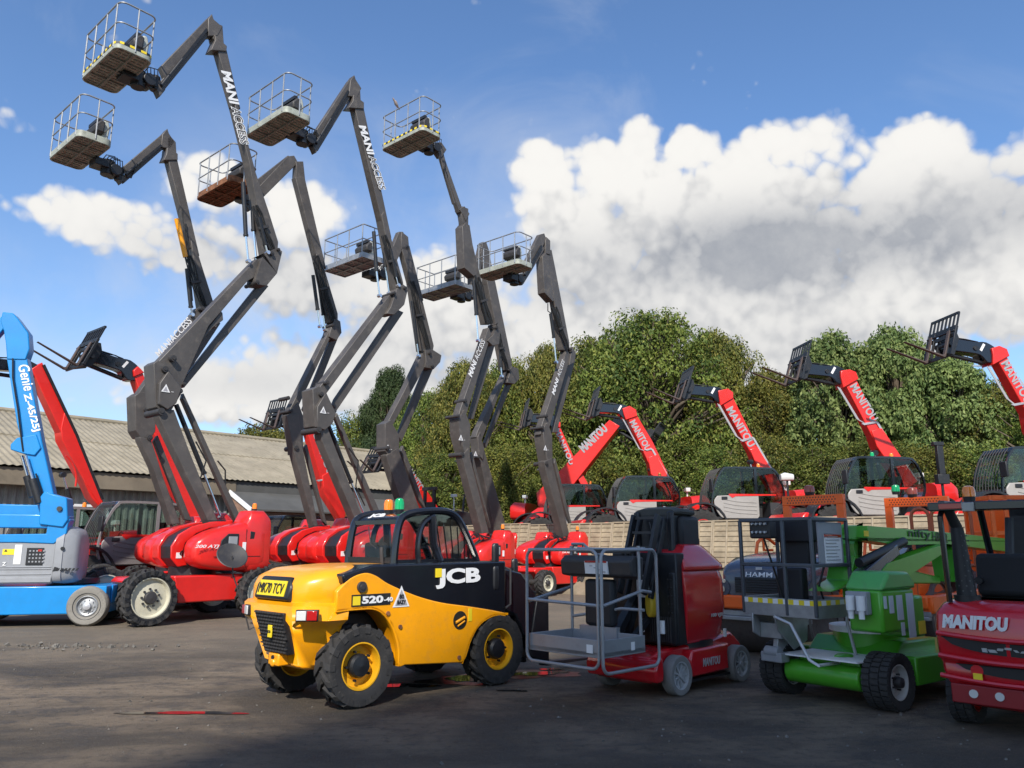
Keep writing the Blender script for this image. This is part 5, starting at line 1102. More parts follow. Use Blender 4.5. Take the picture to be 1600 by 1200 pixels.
# ================================================================== yellow compact loader
JANG = R(44.5); JO = (-1.35, 9.48); JF = Fr(JO, JANG)
J = empty('compact_loader', JF.O, JANG); tag(J, 'yellow compact telescopic loader with black cab and boom, number plate on its round hood', 'loader')
WJ = wheel_proto('wheel_loader', .405, .28, .225, 'lug', RIMY, BLACK, 5, 15, .034, dish=.1, hubk=.52)
for x, y in ((-.95, -.62), (.95, -.62), (-.95, .62), (.95, .62)): wheel(WJ, J, (x, y, .4), side=-1 if y < 0 else 1, rot=.3 + x)
kill(WJ)
P_ = lambda px, py: JF.y(px, py, -.74)
# side panel with wheel arches
up = curve([(-1.28, 1.14), (-1.13, 1.26), (-.96, 1.31), (-.82, 1.28), (-.65, 1.19), (-.3, 1.06), (.05, .97), (.44, .91), (.8, .85), (1.05, .8)], 4)
arch_f = curve([(1.05, .755), (.85, .77), (.66, .7), (.52, .55), (.42, .34), (.33, .31)], 4)
arch_r = curve([(-.42, .36), (-.5, .36), (-.52, .55), (-.62, .78), (-.8, .93), (-1.05, .95), (-1.28, .94)], 4)
mb = MB(); mb.prism(up + arch_f + arch_r, -.76, -.7); sp = mb.build('side_panel', YEL, J, bevel=.012)
mb = MB(); mb.prism(up + arch_f + arch_r, .7, .76); mb.build('side_panel', YEL, J, bevel=.012)
# wheel arch lips give the fenders width
for sy in (-1, 1):
    for arc, nm in ((curve([(1.08, .8), (.85, .8), (.64, .72), (.49, .56), (.38, .32)], 4), 'front_fender'), (curve([(-.5, .38), (-.49, .56), (-.6, .8), (-.79, .955), (-1.05, .975), (-1.28, .965)], 4), 'rear_fender')):
        mb = MB(); n = len(arc); y0, y1 = sy * .76, sy * .46
        vs = [(x, yy, z) for yy in (y0, y1) for x, z in arc] + [(x, yy, z - .025) for yy in (y0, y1) for x, z in arc]
        mb.add(vs, [(i, i + 1, n + i + 1, n + i) for i in range(n - 1)] + [(2 * n + i, 3 * n + i, 3 * n + i + 1, 2 * n + i + 1) for i in range(n - 1)] + [(i, 2 * n + i, 2 * n + i + 1, i + 1) for i in range(n - 1)])
        mb.build(nm, YEL, J, smooth=50)
# lower body / frame
mb = MB(); mb.prism([(-1.3, .45), (-1.2, .38), (1.2, .38), (1.35, .6), (1.2, .85), (-1.3, .9)], -.42, .42); mb.box(-.4, .36, -.7, .7, .36, .85); mb.build('chassis', mat('chassis_black', (.02, .02, .02), .6, dirt=.4), J, bevel=.02)
mb = MB()
for x in (-.95, .95): mb.cyl((x, -.6, .4), (x, .6, .4), .1, n=14)
mb.build('axle', BLACK, J)
# engine hood: rounded yellow volume
def rsec(x, hy, z0, z1, top, n=28):
    """section: flat bottom, rounded shoulders"""
    return sel(0, (z0 + z1) / 2, hy, (z1 - z0) / 2, x, n, top)
mb = MB(); mb.loft([rsec(-1.56, .40, .98, 1.16, 5), rsec(-1.55, .46, .96, 1.22, 5), rsec(-1.47, .56, .94, 1.3, 4.5), rsec(-1.3, .65, .92, 1.36, 4.3), rsec(-1.1, .70, .9, 1.375, 4.3), rsec(-.8, .71, .9, 1.39, 4.5), rsec(-.45, .7, .9, 1.39, 4.5), rsec(-.2, .66, .9, 1.36, 4.5)]); mb.build('engine_hood', YEL, J, smooth=60)
# bumper / rear body: wraps round to the flanks, narrower at the foot
def ring4(z, xr, xf, hyr, hyf):
    pts = [(xf, -hyf), (xr + .26, -hyf + .015), (xr + .1, -hyr - .06), (xr, -hyr), (xr - .015, 0), (xr, hyr), (xr + .1, hyr + .06), (xr + .26, hyf - .015), (xf, hyf)]
    return [(x + .07, y, z) for x, y in pts]
mb = MB(); mb.loft([ring4(.36, -1.4, -1.14, .3, .42), ring4(.42, -1.5, -1.16, .34, .5), ring4(.72, -1.6, -1.2, .4, .6), ring4(.8, -1.63, -1.2, .42, .64), ring4(.86, -1.68, -1.2, .5, .74), ring4(1.0, -1.69, -1.2, .5, .76), ring4(1.03, -1.66, -1.2, .48, .74)]); rb = mb.build('rear_body', YEL, J, bevel=.02, smooth=50)
# grille
mb = MB(); xg = -1.685
def gr(u_, z, o=0.):  # point on sloping rear face
    t = (z - .42) / .6; return (-1.48 - .09 * min(1, t * 1.2) - o - .018, u_ - .07, z)
mb.add([gr(-.27, .52, .035), gr(.2, .52, .035), gr(.28, .93, .065), gr(-.32, .93, .065), gr(-.27, .52, -.05), gr(.2, .52, -.05), gr(.28, .93, -.05), gr(-.32, .93, -.05)], [(0, 1, 2, 3), (7, 6, 5, 4), (0, 4, 5, 1), (1, 5, 6, 2), (2, 6, 7, 3), (3, 7, 4, 0)]); gl = mb.build('rear_grille', BLACK, J, bevel=.01)
mb = MB()
for k in range(12):
    z = .545 + .034 * k; hw = .225 + .035 * k / 11; o = .042 + .028 * k / 11
    for j in range(10):
        a = -.28 + .055 * j + (.027 if k % 2 else 0) - .005
        if a < -hw - .05 or a > hw - .02: continue
        c = gr(a, z, o); mb.box(c[0] - .006, c[0] + .01, a - .091, a - .049, z - .007, z + .007)
mb.build('grille_mesh', GREYD, gl, smooth=0)
mb = MB(); c = gr(-.03, .74, .075); mb.box(c[0] - .006, c[0] + .01, -.145, -.07, .68, .8); bd_ = mb.build('badge', YELD, gl, bevel=.004)
text('JCB', (c[0] - .008, -.075, .72), (0, -1, 0), (0, 0, 1), .062, .03, BLACK, gl, 'badge_lettering', bold=.03)
# tow hitch plate and pin under the grille
mb = MB(); mb.box(-1.56, -1.4, -.18, .03, .4, .52); mb.cyl((-1.58, -.08, .43), (-1.5, -.08, .43), .04, n=14); mb.build('tow_hitch', YEL, J, bevel=.015)
mb = MB(); mb.cyl((-1.575, -.08, .48), (-1.54, -.08, .48), .022, n=12); mb.build('hitch_pin', BLACK, J)
# lights
for sg, x_, y, an_ in ((-1, -1.53, -.655, 47), (1, -1.575, .45, -12)):
    L_ = empty('tail_light', (x_, y, .92), R(an_), J)
    mb = MB(); mb.box(-.05, .01, -.11, .11, -.055, .055); mb.build('housing', BLACK, L_, bevel=.008)
    mb = MB(); mb.box(-.062, -.04, -.1 if sg < 0 else .005, .0 if sg < 0 else .1, -.045, .045); mb.build('red_lens', REDL, L_, bevel=.006)
    mb = MB(); mb.box(-.062, -.04, .005 if sg < 0 else -.1, .1 if sg < 0 else 0, -.045, .045); mb.build('clear_lens', CLEARL, L_, bevel=.006)
# number plate in black surround on hood
np_ = empty('number_plate', (-1.535, -.03, 1.15), 0, J); np_.scale = (1.1, 1.12, 1.15); ta = R(16)
def npq(y, v_, o): return (v_ * math.sin(ta) - o * math.cos(ta), y, v_ * math.cos(ta) + o * math.sin(ta))
mb = MB()
out = [(-.30, -.1), (.30, -.1), (.31, .02), (.24, .1), (-.24, .1), (-.31, .02)]
mb.add([npq(a, b_, .05) for a, b_ in out] + [npq(a * 1.12, b_ * 1.15, -.06) for a, b_ in out], [tuple(range(6)), tuple(range(6, 12))[::-1]] + [(i, (i + 1) % 6, 6 + (i + 1) % 6, 6 + i) for i in range(6)]); mb.build('surround', BLACK, np_, bevel=.02)
mb = MB(); mb.add([npq(a, b_, .056) for a, b_ in ((-.25, -.075), (.25, -.075), (.25, .06), (-.25, .06))] + [npq(a, b_, .048) for a, b_ in ((-.25, -.075), (.25, -.075), (.25, .06), (-.25, .06))], [(0, 1, 2, 3), (7, 6, 5, 4), (0, 4, 5, 1), (1, 5, 6, 2), (2, 6, 7, 3), (3, 7, 4, 0)]); mb.build('plate', YELD, np_)
text('MK70 TCV', npq(.225, -.055, .062), (0, -1, 0), npq(0, 1, 0), .45, .09, BLACK, np_, 'plate_lettering', bold=-.004)
# black telescopic boom along the near flank
bt = [(-.86, 1.385), (1.3, 1.42), (1.42, 1.3), (1.46, 1.05), (1.3, .83), (1.05, .83), (.44, .93), (.05, .99), (-.3, 1.08), (-.65, 1.21), (-.82, 1.29)]
mb = MB(); mb.prism([(-1.22, 1.3), (-.86, 1.385), (1.05, 1.4), (1.05, .78), (.44, .85), (.05, .9), (-.3, 1.0), (-.65, 1.12), (-.82, 1.2), (-.96, 1.26), (-1.1, 1.24), (-1.2, 1.2)], -.752, -.36); mb.build('boom_cover', GLOSSB, J, bevel=.018)
mb = MB(); mb.prism([(1.0, 1.34), (1.45, 1.25), (1.75, .95), (1.85, .6), (1.72, .42), (1.5, .5), (1.35, .75), (1.0, .88)], -.62, -.4); mb.build('boom', GLOSSB, J, bevel=.02)
text('JCB', (-.03, -.762, 1.115), (1, 0, .01), (0, 0, 1), .66, .215, WHITE, J, 'boom_lettering', bold=.045)
mb = MB(); mb.box(-.03, .045, -.772, -.752, 1.24, 1.335); mb.build('badge', YELD, J, smooth=0)
# model plate on flank
mb = MB(); a, b_ = P_(547, 948), P_(608, 930); mb.box(a[0], b_[0], -.766, -.76, a[1], a[1] + .115); mb.build('model_plate', BLACK, J, smooth=0)
mb = MB(); mb.box(a[0] + .012, a[0] + .1, -.77, -.765, a[1] + .012, a[1] + .1); mb.build('badge', YELD, J, smooth=0)
text('520', (a[0] + .12, -.768, a[1] + .022), (1, 0, 0), (0, 0, 1), .26, .075, WHITE, J, 'model_lettering', bold=.04); text('-40', (a[0] + .39, -.768, a[1] + .03), (1, 0, 0), (0, 0, 1), .11, .045, WHITE, J, 'model_lettering', bold=.03)
tx_, tz_ = P_(611, 949); mb = MB(); mb.add([(tx_, -.766, tz_), (tx_ + .22, -.766, tz_), (tx_ + .11, -.766, tz_ + .22)], [(0, 1, 2)]); mb.build('warning_triangle', WHITE, J, smooth=0)
mb = MB(); mb.add([(tx_ + .03, -.769, tz_ + .016), (tx_ + .19, -.769, tz_ + .016), (tx_ + .11, -.769, tz_ + .18)], [(0, 1, 2)]); mb.build('triangle_field', WGREY, J, smooth=0)
text('80', (tx_ + .08, -.771, tz_ + .085), (1, 0, 0), (0, 0, 1), .06, .045, BLACK, J, 'sticker_lettering', bold=.02); text('BAZY', (tx_ + .055, -.771, tz_ + .03), (1, 0, 0), (0, 0, 1), .11, .04, BLACK, J, 'sticker_lettering', bold=.02)
# fuel cap, bolts, porthole
mb = MB(); a = P_(563, 917); mb.cyl((a[0], -.75, a[1]), (a[0], -.785, a[1]), .055, n=22); mb.cyl((a[0], -.785, a[1]), (a[0], -.792, a[1]), .03, n=16); mb.build('filler_cap', GREYD, J, bevel=.004)
mb = MB()
for q in ((604, 958), (623, 979), (715, 1027)): a = P_(*q); mb.cyl((a[0], -.755, a[1]), (a[0], -.775, a[1]), .022, n=14)
mb.build('bolt', RUST, J)
mb = MB(); a = P_(717, 969); mb.cyl((a[0], -.764, a[1]), (a[0], -.755, a[1]), .1, n=28); po = mb.build('porthole', mat('recess_black', (.01, .008, .004), .8), J)
mb = MB(); mb.tube([(a[0] - .07, -.77, a[1] - .02), (a[0], -.775, a[1] + .01), (a[0] + .06, -.77, a[1] + .03)], .016, 6); mb.tube([(a[0] - .04, -.77, a[1] - .06), (a[0] + .06, -.77, a[1] - .01)], .01, 6); mb.build('pipe', YEL, po)
mb = MB(); a = P_(730, 962); mb.box(a[0], a[0] + .05, -.766, -.76, a[1] - .06, a[1] + .08); mb.build('lift_sticker', YELD, J, smooth=0)
mb = MB()
for k in range(4): mb.tube([(-1.25 + .04 * k, -.7, 1.14), (-1.16 + .03 * k, -.73, 1.25), (-1.0 + .03 * k, -.7, 1.34), (-.7, -.65, 1.36)], .011, 6)
mb.build('hose', HOSE, J)
# cab
C_ = empty('cab', (0, 0, 0), 0, J); cy0, cy1 = -.3, .62
rp = curve([(-.27, 1.36), (-.25, 1.6), (-.2, 1.84), (-.1, 1.93), (.15, 1.975), (.45, 1.985), (.62, 1.94), (.74, 1.82), (.88, 1.6), (.98, 1.4), (1.04, 1.2)], 5)
for y in (cy0, cy1):
    mb = MB(); mb.tube([(x, y, z) for x, z in rp], .045, 10); mb.build('roll_bar', GLOSSB, C_)
mp2 = curve([(.08, 1.38), (.07, 1.6), (.13, 1.82), (.3, 1.93)], 4)
for y in (cy0, cy1):
    mb = MB(); mb.tube([(x, y, z) for x, z in mp2], .035, 8); mb.tube([(.4, y, 1.4), (.3, y, 1.6), (.27, y, 1.92)], .05, 8); mb.build('door_frame', GLOSSB, C_)
rr_ = [p for p in rp if p[1] > 1.84]
mb = MB(); mb.prism(rr_ + [(x, z - .035) for x, z in rr_][::-1], cy0 + .03, cy1 - .03); rfj = mb.build('roof', GLOSSB, C_, smooth=40)
mb = MB()
for (a, b_) in (((-.26, 1.4), (-.26, 1.4)),): mb.bar((-.27, cy0, 1.42), (-.27, cy1, 1.42), .05, .06)
mb.bar((-.19, cy0, 1.85), (-.19, cy1, 1.85), .06, .05); mb.bar((.98, cy0, 1.4), (.98, cy1, 1.4), .04, .04); mb.bar((-.25, cy0, 1.4), (.98, cy0, 1.4), .03, .05); mb.build('cross_member', GLOSSB, C_)
gp = [p for p in rp if p[0] < -.15]
mb = MB(); mb.add([(x, y, z) for y in (cy0 + .03, cy1 - .03) for x, z in gp], [(i, i + 1, len(gp) + i + 1, len(gp) + i) for i in range(len(gp) - 1)]); mb.build('rear_window', GLASSC, C_, smooth=60)
gp = [p for p in rp if p[0] > .66 and p[1] < 1.9]
mb = MB(); mb.add([(x, y, z) for y in (cy0 + .03, cy1 - .03) for x, z in gp], [(i, i + 1, len(gp) + i + 1, len(gp) + i) for i in range(len(gp) - 1)]); mb.build('windscreen', GLASSC, C_, smooth=60)
mb = MB(); mb.prism([p for p in rp if p[1] > 1.38], cy0 - .004, cy0 + .004); mb.prism([p for p in rp if p[1] > 1.38], cy1 - .004, cy1 + .004); mb.build('side_window', GLASSC, C_, smooth=0)
mb = MB()
for k in range(5): x = .45 + .09 * k; mb.tube([(x, cy0 + .02, 1.4), (x - .1 + .02 * k, cy0 + .02, 1.86 - .02 * k)], .009, 6)
mb.build('window_guard', BLACK, C_)
mb = MB(); mb.box(-.1, .35, .0, .45, 1.0, 1.2); mb.prism([(-.16, 1.15), (-.03, 1.15), (-.1, 1.62), (-.2, 1.62)], .02, .42); mb.build('seat', SEAT, C_, bevel=.04)
mb = MB(); mb.bar((.75, .2, 1.1), (.6, .2, 1.42), .06, .06); mb.rev([(.15, -.012), (.17, 0), (.15, .012), (.145, 0), (.15, -.012)], (.58, .2, 1.45), 'x', 20); mb.build('steering_wheel', INT, C_)
mb = MB(); mb.box(-.27, 1.0, cy0, cy1, .7, 1.0); mb.box(-.27, -.22, cy0, cy1, 1.0, 1.4); mb.box(.85, 1.0, cy0, cy1, 1.0, 1.36); mb.build('cab_tub', BLACK, C_)
mb = MB(); mb.tube([(-.29, -.12, 1.36), (-.31, -.12, 1.48), (-.3, -.1, 1.56)], .022, 8); mb.tube([(-.28, .2, 1.8), (-.3, .12, 1.6), (-.3, .0, 1.55)], .006, 5); mb.build('rear_wiper', GREYD, C_)
text('JCB', (-.225, .31, 1.9), (0, -1, 0), (.8, 0, .6), .3, .085, WHITE, C_, 'roof_lettering', bold=.04)
beacon(rfj, (.1, .34, 1.96), AMBER, .06, .13); beacon(rfj, (.1, .12, 1.96), GRNL, .06, .135)
# mirrors
for (px_, py_, y, h_) in ((774, 866, -.72, .26), (774, 903, -.74, .28), (804, 888, -.5, .24)):
    c = JF.p3(px_, py_, y); m_ = MB(); m_.loft([sel(c[1], c[2], .012, h_ * .42, c[0] - .05, 16, 3), sel(c[1], c[2], .03, h_ * .5, c[0] - .03, 16, 4), sel(c[1], c[2], .03, h_ * .5, c[0] + .03, 16, 4), sel(c[1], c[2], .012, h_ * .42, c[0] + .05, 16, 3)]); m_.bar(c, (1.1, -.6, 1.3), .02, .02); m_.build('mirror', BLACK, J)
mb = MB(); mb.tube([(1.02, -.78, .86), (1.1, -.78, .9), (1.12, -.76, 1.3), (1.05, -.6, 1.36)], .014, 8); mb.build('mirror_bracket', GREYD, J)
# carriage and forks in front
Cg = empty('fork_carriage', (1.9, 0, 0), 0, J); mb = MB()
for z in (.2, .62): mb.box(.02, .1, -.55, .55, z, z + .09)
for y in (-.55, -.2, .2, .47): mb.box(.0, .06, y, y + .08, .1, .95)
mb.bar((0, -.5, .92), (0, .5, .92), .06, .05); mb.prism([(-.35, .25), (.02, .15), (.02, .95), (-.2, .9)], -.64, -.58); mb.prism([(-.35, .25), (.02, .15), (.02, .95), (-.2, .9)], -.42, -.36); mb.build('frame', BLACK, Cg, bevel=.01)
for y in (-.5, .42):
    mb = MB(); mb.prism([(.1, .9), (.15, .9), (.15, .13), (1.1, .1), (1.1, .075), (.12, .08), (.1, .1)], y, y + .1); mb.build('fork', mat('fork_steel', (.07, .05, .045)), Cg, bevel=.006)
mb = MB()
for k in range(4): mb.tube([(1.3, -.5 + .05 * k, 1.2), (1.7, -.62 + .05 * k, 1.0 - .05 * k), (1.65, -.58 + .05 * k, .6), (1.85, -.5, .4)], .012, 6)
mb.cyl((1.2, -.5, .6), (1.75, -.5, .45), .04); mb.build('hose', HOSE, J)

# ================================================================== red vertical mast lift with grey basket
VA = R(44.5); VO = (1.86, 9.72); VF = Fr(VO, VA); VJ = empty('mast_lift', VF.O, VA); tag(VJ, 'red vertical mast lift with black mast and low grey tube basket, beside the yellow loader', 'mast lift')
WV = wheel_proto('wheel_mast', .205, .125, .145, 'smooth', mat('grey_rim', (.2, .2, .21), .5, dirt=.3), GREYD, 5)
kill(WV)
def gwheel(par, loc, side):
    e = empty('wheel', loc, 0 if side < 0 else math.pi, par)
    mb = MB(); mb.rev([(.14, -.06), (.165, -.068), (.2, -.066), (.208, -.055), (.208, .055), (.2, .066), (.165, .068), (.14, .06), (.14, -.06)], n=44); mb.build('tyre', RUBG, e, smooth=40)
    mb = MB(); mb.rev([(.146, -.062), (.132, -.06), (.125, -.03), (.05, -.02), (.001, -.02)], n=36)
    for k in range(9): t = 2 * math.pi * k / 9; mb.bar((.03 * math.cos(t), -.03, .03 * math.sin(t)), (.125 * math.cos(t), -.035, .125 * math.sin(t)), .02, .03, up=(0, 1, 0))
    mb.cyl((0, -.02, 0), (0, -.065, 0), .03, n=14); mb.rev([(.14, .06), (.001, .05)], n=24); mb.build('rim', mat('grey_rim_paint', (.36, .37, .38), .5, dirt=.3), e, smooth=35)
for x, y in ((-.55, -.46), (.72, -.46), (-.55, .46), (.72, .46)): gwheel(VJ, (x, y, .205), -1 if y < 0 else 1)
mb = MB(); o = [(-.92, .17), (-.95, .3), (-.9, .4), (-.7, .46), (.3, .5), (.75, .56), (.86, .5), (.98, .42), (1.0, .3)]
for sy in (-1, 1):
    y0, y1 = (sy * .2, sy * .42)
low = [(1.0, .14), (-.9, .14)]
mb.prism(o + low, -.37, .37); vc = mb.build('chassis', RED_SHADED, VJ, bevel=.03)
mb = MB(); mb.prism([(-.3, .16), (-.34, .34), (-.28, .44), (.5, .46), (.46, .36), (.47, .16)], -.5, .5); mb.build('side_skirt', RED_SHADED, vc, bevel=.025)
mb = MB(); mb.prism([(-.94, .16), (-.97, .29), (-.92, .38), (-.82, .42), (-.8, .25), (-.82, .16)], -.48, .48); mb.build('front_apron', RED_SHADED, vc, bevel=.025)
mb = MB(); mb.box(-.35, .6, -.47, .47, .1, .13); mb.build('belly_plate', BLACK, vc)
text('MANITOU', (-.1, -.508, .25), (1, 0, 0), (0, 0, 1), .36, .09, SILV, vc, 'chassis_lettering', bold=.02, shear=.15)
# turret cover: red rear shell
def vsec(x, hy, z0, z1, e=4): return sel(0, (z0 + z1) / 2, hy, (z1 - z0) / 2, x, 28, e)
mb = MB(); 
def zsec(z, x0, x1, hy):
    pts = []
    for k in range(13): 
        a = R(-90 + 15 * k); pts.append((x1 - .3 + .3 * math.cos(a) if abs(math.cos(a)) > 0 else x1 - .3, hy * math.copysign(abs(math.sin(a)) ** .6, math.sin(a)), z))
    pts += [(x0, hy, z), (x0, -hy, z)]; return pts
mb.loft([zsec(.5, -.3, .52, .42), zsec(.56, -.32, .6, .46), zsec(.9, -.34, .68, .485), zsec(1.2, -.36, .66, .48), zsec(1.3, -.36, .62, .46), zsec(1.305, -.36, .66, .49), zsec(1.36, -.36, .66, .49), zsec(1.5, -.3, .5, .42), zsec(1.58, -.15, .42, .36), zsec(1.6, -.1, .36, .32)]); tv = mb.build('turret_cover', RED_SHADED, VJ, bevel=.012, smooth=40)
mb = MB(); mb.cyl((.1, 0, .44), (.1, 0, .52), .45, n=30); mb.box(.5, .8, -.3, .3, .44, .47); mb.build('slew_ring', BLACK, VJ)
text('100 VJR', (.14, -.492, .76), (1, .0, 0), (0, 0, 1), .26, .05, SILV, tv, 'cover_lettering', bold=.03, shear=.2)
mb = MB(); mb.box(.42, .47, -.485, -.47, .53, .62); mb.build('sticker', WHITE, tv, smooth=0)
mb = MB(); mb.box(-.47, -.3, -.452, .452, .5, 1.5); mb.prism([(-.5, .5), (-.3, .5), (-.28, 1.32), (-.5, 1.28)], -.44, -.36); tf = mb.build('turret_front', BLACK, VJ, bevel=.015)
mb = MB(); mb.loft([[(-.5 - .0, -.16 + .055 * math.cos(a) , .94 + .16 * math.sin(a)) for a in [2 * math.pi * k / 16 for k in range(16)]], [(-.62, -.16 + .05 * math.cos(a), .94 + .15 * math.sin(a)) for a in [2 * math.pi * k / 16 for k in range(16)]]]); mb.build('battery_charger', mat('dull_yellow', (.55, .36, .02), .5), tf, bevel=.02)
mb = MB()
for y in (-.28, .0): mb = MB(); mb.cyl((-.53, y, .62), (-.53, y, .76), .03, n=12); mb.build('plug_socket', WHITE, tf)
mb = MB(); mb.box(-.53, -.5, -.1, .06, 1.0, 1.25); mb.build('warning_plate', WHITE, tf, bevel=.004)
mb = MB()
for k in range(10): mb.box(-.51, -.5, -.38 + .03 * k, -.365 + .03 * k, .53, .8)
for k in range(5):
    for y in (-.4, -.36): mb.cyl((-.5, y, .85 + .09 * k), (-.515, y, .85 + .09 * k), .008, n=8)
mb.build('vent_slats', GREYD, tf, smooth=0)
# mast
M_ = empty('mast', (0, 0, 0), 0, VJ); mb = MB()
mb.box(-.22, .12, -.24, .26, 1.28, 1.96); mb.box(-.26, -.2, -.28, -.2, .9, 1.98); mb.box(-.26, -.2, .2, .28, .9, 1.98); mb.build('column', BLACK, M_, bevel=.02)
mb = MB(); mb.box(-.1, .3, -.3, .3, 1.55, 1.93); mb.build('upper_housing', mat('matt_black_plastic', (.014, .015, .018), .6), M_, bevel=.05)
mb = MB(); mb.loft([sel(0, 1.97, .28, .04, -.22, 20, 3), sel(0, 1.98, .3, .06, -.1, 20, 3), sel(0, 1.97, .3, .05, .2, 20, 3)]); mb.build('top_cap', mat('dark_cap', (.05, .05, .045), .7), M_, smooth=40)
mb = MB(); mb.cyl((.0, 0, 2.0), (0, 0, 2.05), .015); mb.build('antenna', CHROME, M_)
for (a, b_, w_) in (((-.42, 1.93), (-.75, 1.05), .09), ((-.3, 1.9), (-.62, 1.0), .07)):
    for y in (-.2, .14):
        mb = MB(); mb.bar((a[0], y, a[1]), (b_[0], y, b_[1]), .04, w_, up=(1, 0, 0)); mb.build('lift_rail', BLACK, M_, bevel=.006)
mb = MB()
for k in range(5): q = k / 5; mb.bar((-.42 - .33 * q, -.2, 1.9 - .85 * q), (-.42 - .33 * q, .16, 1.9 - .85 * q), .05, .03)
mb.build('rail_rung', GREYD, M_)
mb = MB(); mb.tube([(-.45, -.1, 1.85), (-.5, -.2, 1.6), (-.55, -.12, 1.4), (-.62, -.1, 1.2)], .012, 6); mb.tube([(.3, -.1, 1.7), (.4, -.2, 1.65), (.4, -.2, 1.5), (.3, -.15, 1.45)], .02, 6); mb.build('hose', HOSE, M_)
mb = MB(); mb.bar((-.5, .1, 1.0), (-.95, .1, .55), .1, .08); mb.bar((-.5, -.1, .8), (-.95, -.1, .5), .06, .06); mb.bar((-.6, .05, .9), (-.75, .05, .5), .07, .06); mb.bar((-.4, .3, .6), (-1.0, .3, .42), .06, .06); mb.build('jib_arm', BLACK, M_)
mb = MB(); c = VF.p3(1050, 898, -.34); mb.add([(c[0] - .1, -.36, c[2] - .08), (c[0] + .1, -.36, c[2] - .08), (c[0], -.36, c[2] + .12)], [(0, 1, 2)]); mb.build('warning_triangle', SILV, M_, smooth=0)
# basket
bx0, bx1, by0, by1, bz = -1.86, -1.16, -.5, .5, .5
VB = empty('basket', (0, 0, 0), 0, VJ)
SIL = mat('grey_powder_coat', (.3, .31, .33), .38, metal=.3, dirt=.2, var=.06)
FLR = mat('checker_plate', (.26, .27, .28), .45, metal=.3, dirt=.4, bump=.5, bscale=90)
mb = MB(); mb.box(bx0, bx1, by0, by1, bz + .015, bz + .05); mb.build('floor', FLR, VB)
mb = MB(); mb.box(bx0, bx0 + .02, by0, by1, bz, bz + .17); mb.box(bx0 + .02, bx1, by0, by0 + .02, bz, bz + .17); mb.box(bx1 - .02, bx1, by0 + .02, by1, bz, bz + .17); mb.box(bx0 + .02, bx1 - .02, by1 - .02, by1, bz, bz + .17); mb.build('toe_board', SIL, VB, bevel=.004)
def rbx(z, x0, x1, y0, y1, r=.12, n=5):
    out = []
    for cx, cy, a0 in ((x1 - r, y1 - r, 0), (x0 + r, y1 - r, 90), (x0 + r, y0 + r, 180), (x1 - r, y0 + r, 270)):
        for k in range(n + 1): a = R(a0 + 90 * k / n); out.append((cx + r * math.cos(a), cy + r * math.sin(a), z))
    return out
mb = MB(); rt = .017
def loop(x, y0, y1, z0, z1, r=.1, ax='x'):
    P = []
    for cy, cz, a0 in ((y1 - r, z1 - r, 0), (y0 + r, z1 - r, 90), (y0 + r, z0 + r, 180), (y1 - r, z0 + r, 270)):
        for k in range(6):
            a = R(a0 + 18 * k); u_, z = cy + r * math.cos(a), cz + r * math.sin(a); P.append((x, u_, z) if ax == 'x' else (u_, x, z))
    return P
mb.tube(loop(bx0 - .03, by0 + .02, by1, bz - .1, bz + 1.04, .09), rt, 10, closed=True)
mb.tube(loop(by0 - .03, bx0 - .03, bx1 + .2, bz - .14, bz + 1.04, .09, 'y'), rt, 10, closed=True)
mb.build('side_hoop', SIL, VB)
mb = MB()
mb.tube([(bx0 - .02, by1, bz + .52), (bx0 - .02, by0, bz + .5)], rt, 8); mb.tube([(bx0, by0 - .02, bz + .5), (bx1 - .05, by0 - .02, bz + .62), (bx1 + .1, by0 - .02, bz + .6)], rt, 8)
mb.tube([(bx0, by1, bz + .5), (bx1, by1 + .02, bz + .62)], rt, 8); mb.tube([(bx0, by1, bz + 1.04), (bx1 + .05, by1, bz + 1.04)], rt, 8); mb.tube([(bx1 + .05, by0, bz + 1.05), (bx1 + .05, by0 + .4, bz + 1.04), (bx1, by1 - .1, bz + 1.05)], rt, 8)
mb.tube([(bx1 + .0, by1, bz + 1.1), (bx1 + .1, by1 - .1, bz + 1.1), (bx1 + .12, by1 - .22, bz + 1.0), (bx1 + .1, by1 - .5, bz + .95)], rt, 8)
for (x, y) in ((bx1, by1), (bx1, by0 + .05)): mb.cyl((x, y, bz), (x, y, bz + 1.08), .018, n=10)
mb.tube([(bx1, by1, bz + .3), (bx1, by0 + .3, bz + .42), (bx1, by0, bz + .42)], .016, 8)
mb.build('guard_rail', SIL, VB)
cc = empty('control_console', (bx1 + .0, .05, bz + .88), 0, VB); mb = MB(); mb.prism([(-.1, -.12), (.1, -.15), (.12, .08), (-.04, .1), (-.12, .04)], -.48, .52); mb.build('box', GREYD, cc, bevel=.02)
mb = MB(); mb.prism([(-.125, -.1), (-.105, -.1), (-.125, .035), (-.14, .035)], -.18, .14); pl = mb.build('instruction_plate', WHITE, cc)
mb = MB(); mb.box(-.145, -.125, -.17, .13, .02, .04); mb.build('plate_header', REDL, pl); mb = MB()
for k in range(5): mb.box(-.136, -.12, -.15 + .06 * (k % 4), -.11 + .06 * (k % 4), -.08 + .02 * k, -.07 + .02 * k)
mb.build('plate_diagrams', WGREY, pl, smooth=0)
mb = MB()
for y in (-.3, -.36, -.4): mb.cyl((0, y, .08), (-.02, y, .17), .018, n=8)
mb.box(-.03, .03, -.42, .35, .12, .16); mb.build('joystick', BLACK, cc)
mb = MB(); mb.box(bx1 - .05, bx1 + .06, -.12, .28, bz + .22, bz + .72); mb.build('document_box', mat('matt_black_plastic', (.01, .01, .01)), VB, bevel=.04)
mb = MB(); mb.box(bx1 - .04, bx1 + .02, -.16, .36, bz + .05, bz + .22); mb.build('step_plate', SIL, VB)
